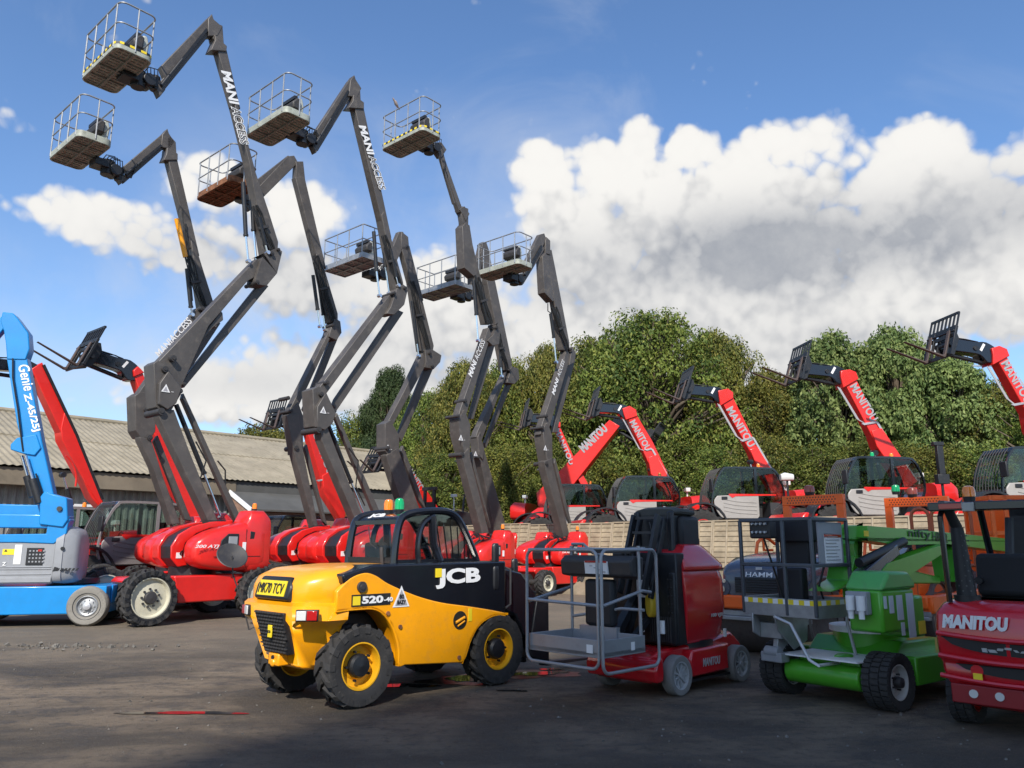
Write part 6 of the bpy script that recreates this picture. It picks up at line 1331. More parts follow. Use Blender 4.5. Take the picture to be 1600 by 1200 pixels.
mb = MB(); mb.box(bx0 + .46, bx0 + .52, by0 - .002, by0 + .004, bz + .04, bz + .12); mb.box(bx0 - .004, bx0, by0 + .12, by0 + .2, bz + .04, bz + .12); mb.build('sticker', WHITE, VB, smooth=0)

# ================================================================== green articulated lift
NA = math.atan2(.6, .8); NF = Fr((3.74, 8.21), NA); NJ = empty('green_boom_lift', NF.O, NA); tag(NJ, 'bright green articulated access platform with dark steel cage and chunky black tyres', 'access platform')
WN = wheel_proto('wheel_green', .275, .27, .165, 'block', mat('pale_rim', (.55, .55, .53), .5, dirt=.35), GREYD, 5, 30, .018)
for x, y in ((0, .02), (0, 1.2), (1.75, .02), (1.75, 1.2)): wheel(WN, NJ, (x, y, .27), side=-1 if y < .5 else 1)
kill(WN)
mb = MB(); mb.box(.35, 2.3, -.1, 1.3, .2, .48); mb.box(-.1, .4, .25, .95, .24, .44); mb.cyl((-.12, .2, .27), (-.12, 1.05, .27), .12, n=18); mb.prism([(.3, .45), (1.2, .45), (1.2, .6), (.5, .6)], .1, 1.1); nb = mb.build('chassis', GREEN, NJ, bevel=.02)
mb = MB(); mb.box(-.3, .5, .16, 1.04, .44, .455); mb.build('deck_plate', mat('white_deck', (.8, .8, .8), .5, dirt=.25), nb)
mb = MB(); mb.loft([sel(.5, .46, .03, .01, -.1, 10, 2), sel(.47, .465, .1, .02, 0, 10, 2), sel(.5, .46, .06, .012, .12, 10, 2)]); mb.build('lizard_decal', GREEN, nb)
mb = MB(); mb.cyl((.75, .6, .5), (.75, .6, .66), .38, n=28); mb.build('slew_ring', GREEN, NJ); 
mb = MB(); mb.cyl((.72, .6, .66), (.72, .6, .72), .4, n=28); mb.build('white_ring', mat('white_deck', (.6, .6, .6)), NJ)
T_ = empty('turret', (0, 0, 0), 0, NJ); hx0, hz1 = NF.y(1376, 922, -.12); hx1, hz0 = NF.y(1434, 984, -.12); print('hood', hx0, hx1, hz0, hz1)
mb = MB(); mb.prism([(hx0, hz0), (hx0 - .01, hz1), (hx1, hz1), (hx1 + .02, hz0)], -.12, .24); mb.box(hx1 - .1, hx1 + .22, -.1, .24, hz0 - .08, hz1 - .08); mb.build('hood', GREEN, T_, bevel=.03)
mb = MB(); mb.prism([(hx0 - .02, hz1 - .01), (hx0 + .02, hz1 + .05), (hx0 + .15, hz1 + .17), (hx1 - .12, hz1 + .17), (hx1 - .0, hz1 + .06), (hx1 + .015, hz1)], -.14, .26); mb.build('hood_lid', mat('green_lid_paint', (.08, .36, .08), .4, coat=.3, dirt=.2), T_, bevel=.03)
mb = MB(); mb.box(hx0 - .1, hx0 - .01, -.02, .2, hz1 - .24, hz1 - .02); sb = mb.build('switch_box', LGREY, T_, bevel=.01)
mb = MB()
for y in (.03, .14): mb.cyl((hx0 - .12, y, hz1 - .06), (hx0 - .12, y, hz1 - .2), .042, n=14); mb.cyl((hx0 - .12, y, hz1 - .2), (hx0 - .12, y, hz1 - .28), .028, n=12)
mb.build('plug_socket', WHITE, sb)
mb = MB()
hw_ = hx1 - hx0
for (x0, x1, z0, z1) in ((.05, .13, .3, .1), (.2, .33, .38, .1), (.42, .6, .5, .1), (.5, .6, .75, .54), (.72, .93, .8, .08)): mb.box(hx0 + x0 * hw_, hx0 + x1 * hw_, -.126, -.121, hz1 - z0 * .6, hz1 - z1 * .6)
mb.build('instruction_sticker', mat('faded_sticker', (.5, .58, .62), .5), T_, smooth=0)
mb = MB(); mb.box(hx1 + .06, hx1 + .2, -.106, -.101, hz0 - .05, hz0 + .08); mb.build('yellow_sticker', YELD, T_, smooth=0)
# folded arms
ag = lambda nm, L, Rr, w, y, m=GREEN: (lambda b_: (b_.prism(NF.sil(L, Rr, y - w / 2, y + w / 2), y - w / 2, y + w / 2), b_.build(nm, m, NJ, bevel=.015)))(MB())
ag('lower_arm', [(1290, 905), (1296, 868)], [(1470, 902), (1470, 912), (1350, 912), (1300, 925)], .3, .62)
ag('main_boom', [(1326, 845), (1326, 822)], [(1480, 832), (1620, 846), (1620, 868), (1480, 850), (1400, 852), (1345, 842)], .22, .42)
ag('lift_arm', [(1355, 893), (1365, 880), (1455, 850)], [(1472, 852), (1478, 862), (1420, 900), (1370, 912)], .16, .3)
ag('arm_cover', [(1460, 900), (1452, 860)], [(1500, 850), (1500, 910)], .3, .45)
ag('upright_plate', [(1318, 960), (1310, 850), (1320, 820)], [(1340, 822), (1345, 905), (1352, 960)], .2, .62)
mb = MB(); a, b_ = NF.p3(1342, 880, .28), NF.p3(1412, 846, .28); mb.cyl(a, b_, .05); mb.build('hydraulic_cylinder', BLACK, NJ)
text_line(NF, 'nifty', (1419, 842), (1454, 845), .42 - .11, .12, mat('dark_green_lettering', (.02, .05, .02), .5), NJ, bold=.01); text_line(NF, 'HR12', (1457, 845), (1480, 848), .42 - .11, .11, mat('dark_green_lettering', (.02, .05, .02), .5), NJ, bold=0.)
mb = MB(); a = NF.y(1350, 838, .31); mb.box(a[0], a[0] + .09, .303, .309, a[1], a[1] + .06); mb.build('sticker', YELD, NJ, smooth=0)
mb = MB(); mb.bar(NF.p3(1340, 905, .3), NF.p3(1395, 858, .3), .14, .12); mb.bar(NF.p3(1360, 905, .5), NF.p3(1420, 862, .5), .12, .1); mb.build('tilt_link', NAVY, NJ, bevel=.01)
# cage
CAGE = mat('cage_steel', (.085, .095, .11), .45, metal=.3, dirt=.25)
NB = empty('cage', (0, 0, 0), 0, NJ)
c1 = [NF._loc(Vector((*gpx(*p), 0))) for p in ((1157, 955),)]
def nz(px_, py_, z):
    d = px_dir(px_, py_); k = (z - EYE) / d.z; return NF._loc(Vector((d.x * k, d.y * k, z)))
zb = .86; q1, q2, q3 = nz(1157, 957, zb), nz(1283, 965, zb), nz(1336, 958, zb)
print('cage', q1, q2, q3)
cx0 = (q1[0] + q2[0]) / 2; cyL, cyR = q1[1], q2[1]; cx1 = cx0 + .68; zt = zb + 1.0
mb = MB()
for (x, y) in ((cx0, cyL), (cx0, cyR), (cx1, cyR), (cx1, cyL), (cx0, cyL + (cyR - cyL) * .62), (cx1, (cyL + cyR) / 2)): mb.box(x - .018, x + .018, y - .018, y + .018, zb, zt)
for z in (zt, zb + .52): 
    for a, b_ in (((cx0, cyL), (cx0, cyR)), ((cx0, cyR), (cx1, cyR)), ((cx1, cyR), (cx1, cyL)), ((cx1, cyL), (cx0, cyL))): mb.bar((*a, z), (*b_, z), .038, .038)
mb.build('guard_rail', CAGE, NB, bevel=.008)
mb = MB()
for a, b_ in (((cx0, cyL), (cx0, cyR)), ((cx0, cyR), (cx1, cyR)), ((cx1, cyR), (cx1, cyL)), ((cx1, cyL), (cx0, cyL))): mb.bar((*a, zb + .08), (*b_, zb + .08), .02, .19)
mb.box(min(cx0, cx1) + .02, max(cx0, cx1) - .02, min(cyL, cyR) + .02, max(cyL, cyR) - .02, zb - .01, zb + .02); mb.build('toe_board', STEEL, NB, bevel=.004)
mb = MB(); nst = 14
for k in range(nst):
    y0, y1 = cyL + (cyR - cyL) * k / nst, cyL + (cyR - cyL) * (k + 1) / nst; dz = .0
    mb.add([(cx0 - .012, y0, zb + .115), (cx0 - .012, y1, zb + .115), (cx0 - .012, y1, zb + .165), (cx0 - .012, y0, zb + .165)], [(0, 1, 2, 3)], 0 if (k // 1) % 2 else 1)
for k in range(8):
    x0, x1 = cx0 + .68 * k / 8, cx0 + .68 * (k + 1) / 8; mb.add([(x0, cyR - .012, zb + .115), (x1, cyR - .012, zb + .115), (x1, cyR - .012, zb + .165), (x0, cyR - .012, zb + .165)], [(0, 1, 2, 3)], k % 2)
mb.build('warning_stripe', [YELD, WHITE], NB, smooth=0)
mb = MB(); cm = (cyL + cyR) / 2; mb.box(cx1 - .2, cx1 - .06, cm - .1, cm + .28, zb + .5, zt - .02); mb.box(cx1 - .24, cx1 - .1, cm - .16, cm + .3, zt - .24, zt + .02); mb.box(cx1 - .3, cx1 - .18, cm - .05, cm + .27, zb + .05, zb + .48); mb.build('control_box', mat('matt_black_plastic', (.01, .01, .01)), NB, bevel=.02)
mb = MB(); mb.box(cx0 + .08, cx0 + .2, cyL - .34, cyL - .06, zt - .2, zt + .02); cp = mb.build('control_panel', GREYD, NB, bevel=.02)
mb = MB()
for k in range(4):
    for j in range(2): mb.cyl((cx0 + .08, cyL - .12 - .055 * k, zt - .04 - .09 * j), (cx0 + .05, cyL - .12 - .055 * k, zt - .04 - .09 * j), .014, n=10)
mb.build('joystick', SILV, cp)
mb = MB(); mb.box(cx1 - .5, cx1 - .05, cyR + .02, cyR + .05, zb + .5, zt - .03); mb.build('back_panel', LGREY, NB, bevel=.01)
mb = MB(); mb.box(cx1 - .42, cx1 - .1, cyR + .012, cyR + .018, zb + .54, zt - .16); ip = mb.build('instruction_plate', WHITE, NB); mb = MB(); mb.box(cx1 - .42, cx1 - .1, cyR + .006, cyR + .011, zt - .19, zt - .16); mb.build('plate_header', REDL, ip, smooth=0)
mb = MB()
for k in range(9): mb.box(cx1 - .4, cx1 - .14 - .03 * (k % 3), cyR + .006, cyR + .011, zb + .57 + .035 * k, zb + .578 + .035 * k)
mb.build('plate_text_lines', WGREY, ip, smooth=0)
mb = MB(); mb.tube([(cx1 - .2, cyR + .1, zt - .2), (cx1 - .1, cyR + .2, zb + .6), (cx1 - .25, cyR + .22, zb + .3), (cx1 - .15, cyR + .2, zb)], .012, 6); mb.tube([(cx0 + .15, cyL - .2, zt - .2), (cx0 + .2, cyL - .26, zb + .5), (cx0 + .3, cyL - .3, zb + .15)], .012, 6); mb.build('hose', HOSE, NB)
# mount bracket below the cage and tubular step
mb = MB(); ym = cyL + (cyR - cyL) * .45
mb.prism([(cx0 - .02, zb), (cx0 + .6, zb), (cx0 + .55, zb - .12), (cx0 + .1, zb - .26), (cx0 - .02, zb - .2)], ym + .28, ym + .3); mb.prism([(cx0 - .02, zb), (cx0 + .6, zb), (cx0 + .55, zb - .3), (cx0 + .3, zb - .38), (cx0 + .02, zb - .16)], ym - .0, ym + .02)
mb.box(cx0 + .1, cx0 + .26, ym + .02, ym + .28, zb - .26, zb - .1); mb.prism([(cx0 + .2, zb - .05), (cx0 + .6, zb - .05), (cx0 + .5, zb - .25), (cx0 + .25, zb - .5), (cx0 + .12, zb - .45)], ym + .1, ym + .16); mb.build('mount_bracket', STEEL, NB, bevel=.006)
mb = MB(); mb.cyl((cx0 + .1, ym + .05, zb - .4), (cx0 + .1, ym + .22, zb - .4), .06, n=14); mb.box(cx0 + .05, cx0 + .2, ym + .0, ym + .26, zb - .5, zb - .4); mb.build('rotator_motor', LGREY, NB, bevel=.01)
mb = MB(); mb.tube([(cx0 + .0, ym + .02, zb - .02), (cx0 - .02, cyR + .3, zb - .08), (cx0 - .03, cyR + .1, zb - .42), (cx0 - .03, cyR, zb - .46), (cx1 - .1, cyR - .02, zb - .46), (cx1 - .05, cyR - .02, zb - .4), (cx1 - .12, cyR, zb - .1), (cx1 - .14, cyR, zb)], .017, 8); mb.build('step', SILV, NB)

# ================================================================== red counterbalance forklift at the right edge
KF_ = Fr((3.86, 7.44), VA); KO = KF_.O + KF_.b * -.56 - Vector((0, 0, 0)); K = empty('forklift', KO, VA); tag(K, 'shaded red counterbalance forklift seen from behind, cut by the right edge of the photo', 'forklift')
mb = MB()
def ks(z, x, hy, r=.14, xf=.75):
    pts = [(xf, -hy), (x + r * 2.2, -hy)]
    for k in range(1, 6): a = R(90 * k / 6); pts.append((x + r * 2.2 * (1 - math.sin(a)), -hy + .10 * (1 - math.cos(a))))
    pts += [(x, -hy + .2), (x - .03, 0), (x, hy - .2)]
    for k in range(5, 0, -1): a = R(90 * k / 6); pts.append((x + r * 2.2 * (1 - math.sin(a)), hy - .10 * (1 - math.cos(a))))
    pts += [(x + r * 2.2, hy), (xf, hy)]
    return [(px_, py_, z) for px_, py_ in pts]
mb.loft([ks(.2, .12, .46), ks(.24, .06, .5), ks(.42, -.0, .58), ks(.5, -.01, .6), ks(.56, .01, .61), ks(.6, -.02, .62), ks(.8, -.02, .63), ks(.98, .0, .62), ks(1.06, .08, .58), ks(1.1, .2, .54)]); cw = mb.build('counterweight', RED_SHADED, K, bevel=.03, smooth=50)
def slot(y0, y1, z0, z1, m, nm, par, x=-.045, curve_=.04):
    mb = MB(); n = 14; top = []; bot = []
    for k in range(n + 1):
        t = k / n; y = y0 + (y1 - y0) * t; s_ = math.sin(math.pi * t); top.append((x - .004, y, z1 - curve_ * .2 + .0 * s_ - .035 * (1 - s_) * 0)); bot.append((x - .004, y, z1 - (z1 - z0) * (s_ ** .5)))
    vs = top + bot + [(p[0] + .06, p[1], p[2]) for p in top + bot]; N = n + 1
    mb.add(vs, [tuple(range(N)) + tuple(range(2 * N - 1, N - 1, -1)), ] + [(i, i + 1, 2 * N + i + 1, 2 * N + i) for i in range(n)]); return mb.build(nm, m, par, smooth=0)
slot(.52, -.6, .66, .79, mat('recess_dark', (.015, .012, .012), .6), 'upper_vent', cw); slot(.42, -.55, .48, .57, mat('recess_dark', (.01, .01, .01)), 'lower_vent', cw)
mb = MB()
for zc in (.815, .625, .455):
    mb.tube([(-.03 - .03 * math.sin(math.pi * k / 14), .56 - 1.14 * k / 14, zc - .03 * math.sin(math.pi * k / 14)) for k in range(15)], .022, 8)
mb.build('vent_lip', RED_SHADED, cw)
mb = MB()
for k in range(9): y = .18 - .06 * k; h_ = rnd.uniform(.008, .022); mb.obox((-.05, y, .715 + rnd.uniform(-.02, .02)), (.006, 0, 0), (0, rnd.uniform(.012, .03), 0), (0, rnd.uniform(-.01, .01), h_))
mb.build('pipework', STEEL, cw)
text('MANITOU', (-.058, .5, .865), (0, -1, 0), (0, 0, 1), .53, .12, WHITE, cw, 'lettering', bold=.06, shear=.22)
mb = MB(); mb.box(-.06, -.04, -.08, .48, .24, .4); rc = mb.build('light_recess', mat('recess_shade_red', (.25, .01, .015), .4), cw, bevel=.02)  # darker red paints recess shade onto this raised panel
mb = MB()
for y in (.3, .1): mb = MB(); mb.cyl((-.05, y, .33), (-.075, y, .33), .035, n=18); mb.build('reverse_light', CLEARL, rc)
mb = MB(); mb.box(-.062, -.05, .22, .29, .43, .5); mb.build('yellow_sticker', YELD, cw, smooth=0)
mb = MB(); mb.cyl((-.02, .26, .52), (-.05, .26, .52), .05, n=16); mb.build('tow_pin', RED_SHADED, cw)
mb = MB()
for y in (.4, -.28): mb.cyl((.25, y, 1.09), (.25, y, 1.115), .05, n=16)
mb.build('lifting_eye_cap', BLACK, cw)
mb = MB(); mb.box(.3, 1.6, -.5, .5, .3, 1.1); mb.box(1.3, 2.0, -.5, .5, .2, .6); mb.build('chassis', RED_SHADED, K, bevel=.03)
WK = wheel_proto('wheel_fork', .26, .2, .15, 'block', RED, GREYD, 5, 22, .015)
for x, y in ((.42, .5), (.42, -.5), (1.75, .52), (1.75, -.52)): wheel(WK, K, (x, y, .26), side=-1 if y < 0 else 1)
kill(WK)
mb = MB(); mb.prism([(.62, 1.12), (.8, 1.1), (.78, 1.5), (.66, 1.52)], -.16, .38); mb.box(.7, 1.2, -.16, .38, 1.05, 1.2); mb.build('seat', SEAT, K, bevel=.05)
mb = MB(); mb.cyl((.63, .34, 1.26), (.56, .34, 1.26), .035, n=14); mb.build('grab_handle', BLACK, K)
G_ = empty('overhead_guard', (0, 0, 0), 0, K)
for y in (-.52, .47):
    mb = MB(); mb.tube([(.12, y, 1.08), (.1, y, 1.85), (.2, y * .98, 1.97)], .026, 8); mb.build('post', GLOSSB, G_)
    mb = MB(); mb.tube([(1.75, y, 1.0), (1.5, y, 1.6), (1.35, y, 1.98)], .035, 8); mb.build('post', GLOSSB, G_)
mb = MB(); mb.box(.06, .16, -.6, .56, 1.9, 1.98); mb.box(1.3, 1.4, -.55, .5, 1.94, 2.02); mb.box(.16, 1.3, -.57, -.51, 1.93, 2.0); mb.box(.16, 1.3, .44, .5, 1.93, 2.0)
for k in range(6): y = -.4 + .15 * k; mb.box(.16, 1.3, y, y + .03, 1.95, 1.99)
mb.build('roof_frame', GLOSSB, G_, bevel=.01)
for y in (.22, -.5): mb = MB(); mb.box(.045, .06, y, y + .24, 1.915, 1.965); mb.build('tail_light', REDL, G_, bevel=.005); mb = MB(); mb.box(.04, .06, .2, .24, 1.92, 1.96); mb.box(.03, .06, .16, .26, 1.89, 1.97); mb.build('work_light', CLEARL, G_, bevel=.005)
beacon(G_, (.22, .24, 1.98), AMBER, .055, .1)
mb = MB(); mb.cyl((.26, .36, 1.08), (.24, .38, 1.75), .085, .055, n=18); mb.cyl((.24, .38, 1.75), (.14, .42, 1.95), .05, .04, n=14); mb.cyl((.26, .36, 1.06), (.26, .36, 1.14), .11, n=18); ex = mb.build('exhaust_guard', mat('perforated_black', (.012, .012, .013), .5), K, smooth=40)
mb = MB()
for k in range(12):
    for j in range(8):
        a = 2 * math.pi * (j + .5 * (k % 2)) / 8; z = 1.18 + .045 * k; rr_ = .085 - .025 * (z - 1.08) / .67 + .0015; c = (.26 + rr_ * math.cos(a), .365 + rr_ * math.sin(a), z); mb.cyl(c, (c[0] + .002 * math.cos(a), c[1] + .002 * math.sin(a), z), .008, n=6)
mb.build('guard_perforation', mat('guard_hole_grey', (.09, .09, .09), .6), ex, smooth=0)
mb = MB(); mb.box(1.95, 2.05, -.35, -.2, .1, 2.05); mb.box(1.95, 2.05, .2, .35, .1, 2.05); mb.box(1.95, 2.0, -.35, .35, 1.9, 2.0); mb.build('mast', BLACK, K)
mb = MB(); mb.rev([(.15, -.012), (.17, 0), (.15, .012), (.145, 0), (.15, -.012)], (1.3, -.1, 1.45), 'x', 20); mb.bar((1.3, -.1, 1.45), (1.55, -.1, 1.1), .05, .05); mb.build('steering_wheel', BLACK, K)
mb = MB(); mb.box(1.0, 1.12, -.45, -.2, 1.75, 1.88); mb.tube([(.9, .1, 1.2), (1.0, .16, 1.5), (1.1, .15, 1.85)], .04, 8); mb.build('control_display', BLACK, K)
# ================================================================== blue boom lift on the left
GA = R(12); GF = Fr((-8.95, 16.2), GA); G = empty('blue_boom_lift', GF.O, GA); tag(G, 'blue articulated boom lift with pale grey covers and worn pale tyre at the left edge', 'boom lift')
WG = empty('wheel_blue', (0, 0, 0))
mb = MB(); mb.rev([(.2, -.09), (.26, -.12), (.35, -.115), (.385, -.07), (.39, 0), (.385, .07), (.35, .115), (.26, .12), (.2, .09), (.2, -.09)], n=48)
for k in range(26):
    t = 2 * math.pi * k / 26
mb.build('tyre', mat('worn_pale_tyre', (.23, .215, .19), .9, dirt=.6, dcol=(.09, .085, .08), dscale=5, bump=.5, bscale=30), WG, smooth=45)
mb = MB(); mb.rev([(.262, -.121), (.256, -.124), (.25, -.121)], n=40); mb.build('tyre_groove', BLACK, WG)
mb = MB(); mb.rev([(.205, -.1), (.19, -.11), (.175, -.06), (.15, -.05), (.08, -.07), (.001, -.075)], n=36); mb.rev([(.2, .09), (.001, .08)], n=20); mb.build('rim', STEEL, WG, smooth=35)
mb = MB(); mb.rev([(.075, -.07), (.07, -.12), (.03, -.135), (.001, -.138)], n=18)
for k in range(9): t = 2 * math.pi * k / 9; mb.cyl((.125 * math.cos(t), -.06, .125 * math.sin(t)), (.125 * math.cos(t), -.085, .125 * math.sin(t)), .013, n=6)
mb.build('hub', SILV, WG)
wx, wz = GF.y(135, 949, -.12)
for x, y in ((wx, 0), (wx - 2.3, 0), (wx, 1.75), (wx - 2.3, 1.75)): wheel(WG, G, (x, y, .388), side=-1 if y < 1 else 1)
kill(WG)
yn = -.05
g_ = lambda px_, py_, y=yn: GF.y(px_, py_, y)
def gp_(nm, L, Rr, yn_, yf_, m, par=G, bev=.02): mb = MB(); mb.prism(GF.sil(L, Rr, yn_, yf_), yn_, yf_); return mb.build(nm, m, par, bevel=bev)
xa, xb = g_(166, 920)[0], wx
mb = MB(); mb.box(xa - 3.6, xa, -.02, 1.8, g_(100, 960)[1], g_(100, 916)[1]); mb.box(xa, wx + .35, .3, 1.5, .42, .78); ch = mb.build('chassis', BLUE, G, bevel=.02)
mb = MB(); p = (xa + .28, .68); mb.box(p[0], p[0] + .4, .293, .299, p[1] - .02, p[1] + .07); mb.build('sticker', YELD, ch, smooth=0)
mb = MB(); mb.cyl((xa - .9, .9, .8), (xa - .9, .9, .9), .5, n=26); mb.build('turntable', BLACK, G)
z0, z1 = g_(60, 912)[1], g_(60, 836)[1]
x0, x1 = xa - 3.5, g_(83, 880)[0]; x2 = g_(121, 880, .1)[0]
mb = MB(); mb.box(x0, x1 - .01, -.0, .55, z0, z1); mb.box(x0, x1 - .02, -.02, .0, z0 + .02, z0 + .12); cvr = mb.build('side_cover', LGREY, G, bevel=.04)
mb = MB()
for zz in (z0 + .17, z0 + .27, z0 + .31): mb.box(x0, x1 - .04, -.014, .0, zz, zz + .02)
mb.build('cover_rib', LGREY, cvr, bevel=.006)
mb = MB(); mb.loft([sel(.45, (z0 + z1) / 2 + .0, .5, (z1 - z0) / 2 + .0, x1 + .005, 26, 7), sel(.45, (z0 + z1) / 2 + .06, .5, (z1 - z0) / 2 + .07, x1 + .15, 26, 6), sel(.45, (z0 + z1) / 2 + .08, .48, (z1 - z0) / 2 + .1, x2 - .25, 26, 5), sel(.45, (z0 + z1) / 2 + .06, .42, (z1 - z0) / 2 + .06, x2 - .07, 26, 4), sel(.45, (z0 + z1) / 2, .34, (z1 - z0) / 2 - .05, x2, 26, 4)]); tc_ = mb.build('tail_cover', LGREY, G, smooth=50)
mb = MB(); a, b_ = g_(40, 904 - 36), g_(68, 856); mb.box(a[0], b_[0], -.02, -.003, g_(40, 883)[1], b_[1]); kp = mb.build('key_panel', BLACK, cvr, bevel=.005)
mb = MB()
for i in range(5):
    for j in range(4): x, z = a[0] + .05 + i * .062, g_(40, 883)[1] + .05 + j * .07; mb.box(x, x + .03, -.026, -.018, z, z + .03)
mb.build('panel_buttons', LGREY, kp, smooth=0); mb = MB(); mb.box(b_[0] - .1, b_[0] - .03, -.027, -.018, b_[1] - .07, b_[1] - .03); mb.build('panel_label', REDL, kp, smooth=0)
mb = MB(); a = g_(2, 866); mb.box(a[0], a[0] + .26, -.006, .0, a[1] - .01, a[1] + .1); mb.build('warning_label', YELD, cvr, smooth=0)
mb = MB(); a = g_(21, 864); mb.box(a[0], a[0] + .13, -.008, .0, a[1] - .22, a[1] + .16); mb.build('instruction_label', WHITE, cvr, smooth=0)
mb = MB(); a = g_(5, 862); mb.add([(a[0], -.01, a[1]), (a[0] + .06, -.01, a[1]), (a[0] + .03, -.01, a[1] + .05)], [(0, 1, 2)]); mb.build('warning_sign', BLACK, cvr, smooth=0)
text('Z', (g_(0, 884)[0] + .02, -.012, g_(0, 884)[1]), (1, 0, 0), (0, 0, 1), .07, .07, WHITE, cvr, 'lettering', bold=.03)
mb = MB(); c = GF.p3(98, 857, -.04); mb.cyl((c[0], -.07, c[2]), (c[0], .0, c[2]), .035, n=14)
a = g_(82, 892); 
for k in range(6): mb.prism([(a[0] + .06 + .07 * k, a[1]), (a[0] + .1 + .07 * k, a[1]), (a[0] + .13 + .07 * k, a[1] + .05), (a[0] + .09 + .07 * k, a[1] + .05)], -.055, -.03)
mb.prism([(a[0], a[1] - .01), (a[0] + .07, a[1] + .0), (a[0] + .1, a[1] + .06), (a[0] + .03, a[1] + .08)], -.055, -.03); mb.build('vent', BLACK, tc_, smooth=0)
gp_('turntable_frame', [(-60, 848), (-60, 836)], [(72, 834), (76, 806), (108, 806), (104, 834), (84, 850), (30, 848)], -.02, .3, BLUE)
gp_('upper_link', [(-80, 824), (-80, 803)], [(100, 804), (110, 812), (104, 826)], -.0, .3, BLUE)
gp_('lower_boom', [(-90, 800), (-90, 786)], [(100, 790), (108, 800), (100, 812), (-80, 808)], .62, .85, BLUE)
gp_('knee', [(72, 820), (74, 778), (80, 770)], [(104, 778), (106, 812), (98, 824)], -.06, .35, BLUE)
gp_('main_boom', [(72, 806), (54, 742), (33, 664), (17, 560)], [(41, 556), (65, 688), (90, 800), (84, 808)], .1, .34, BLUE)
gp_('boom_lug', [(46, 712), (28, 706), (28, 698), (38, 688)], [(56, 678), (64, 700), (54, 712)], .06, .46, BLUE)
gp_('boom_end', [(19, 566), (17, 540), (14, 522), (9, 508), (12, 493)], [(20, 489), (28, 498), (44, 520), (46, 545), (40, 562)], .08, .36, BLUE)
gp_('jib', [(-60, 570), (0, 506), (8, 497)], [(15, 498), (4, 516), (-50, 578)], .16, .34, BLUE)
text_line(GF, 'Genie', (28, 572), (38, 612), .1, .21, WHITE, G, shear=.2, bold=.015); text_line(GF, 'Z-45/25J', (34, 617), (50, 676), .1, .17, WHITE, G, bold=.03)
for (a, b_, y) in (((40, 712), (62, 786), -.0), ((34, 712), (52, 776), .25)): A_, B_ = Vector(GF.p3(*a, y)), Vector(GF.p3(*b_, y)); mb = MB(); mb.cyl(A_, A_.lerp(B_, .5), .03, n=12, m=1); mb.cyl(A_.lerp(B_, .5), B_, .085, n=14, m=0); mb.build('hydraulic_cylinder', [BLACK, CHROME], G)
for pts in ([(20, 560), (20, 590), (28, 640), (34, 690), (36, 705)], [(56, 740), (66, 770), (72, 800)]): mb = MB(); mb.tube([GF.p3(*p, .05) for p in pts], .018, 6); mb.build('hose', HOSE, G)
mb = MB(); c = GF.p3(93, 795, -.08); mb.cyl((c[0], -.1, c[2]), (c[0], -.02, c[2]), .05, n=14); mb.build('pivot_pin', GREYD, G)

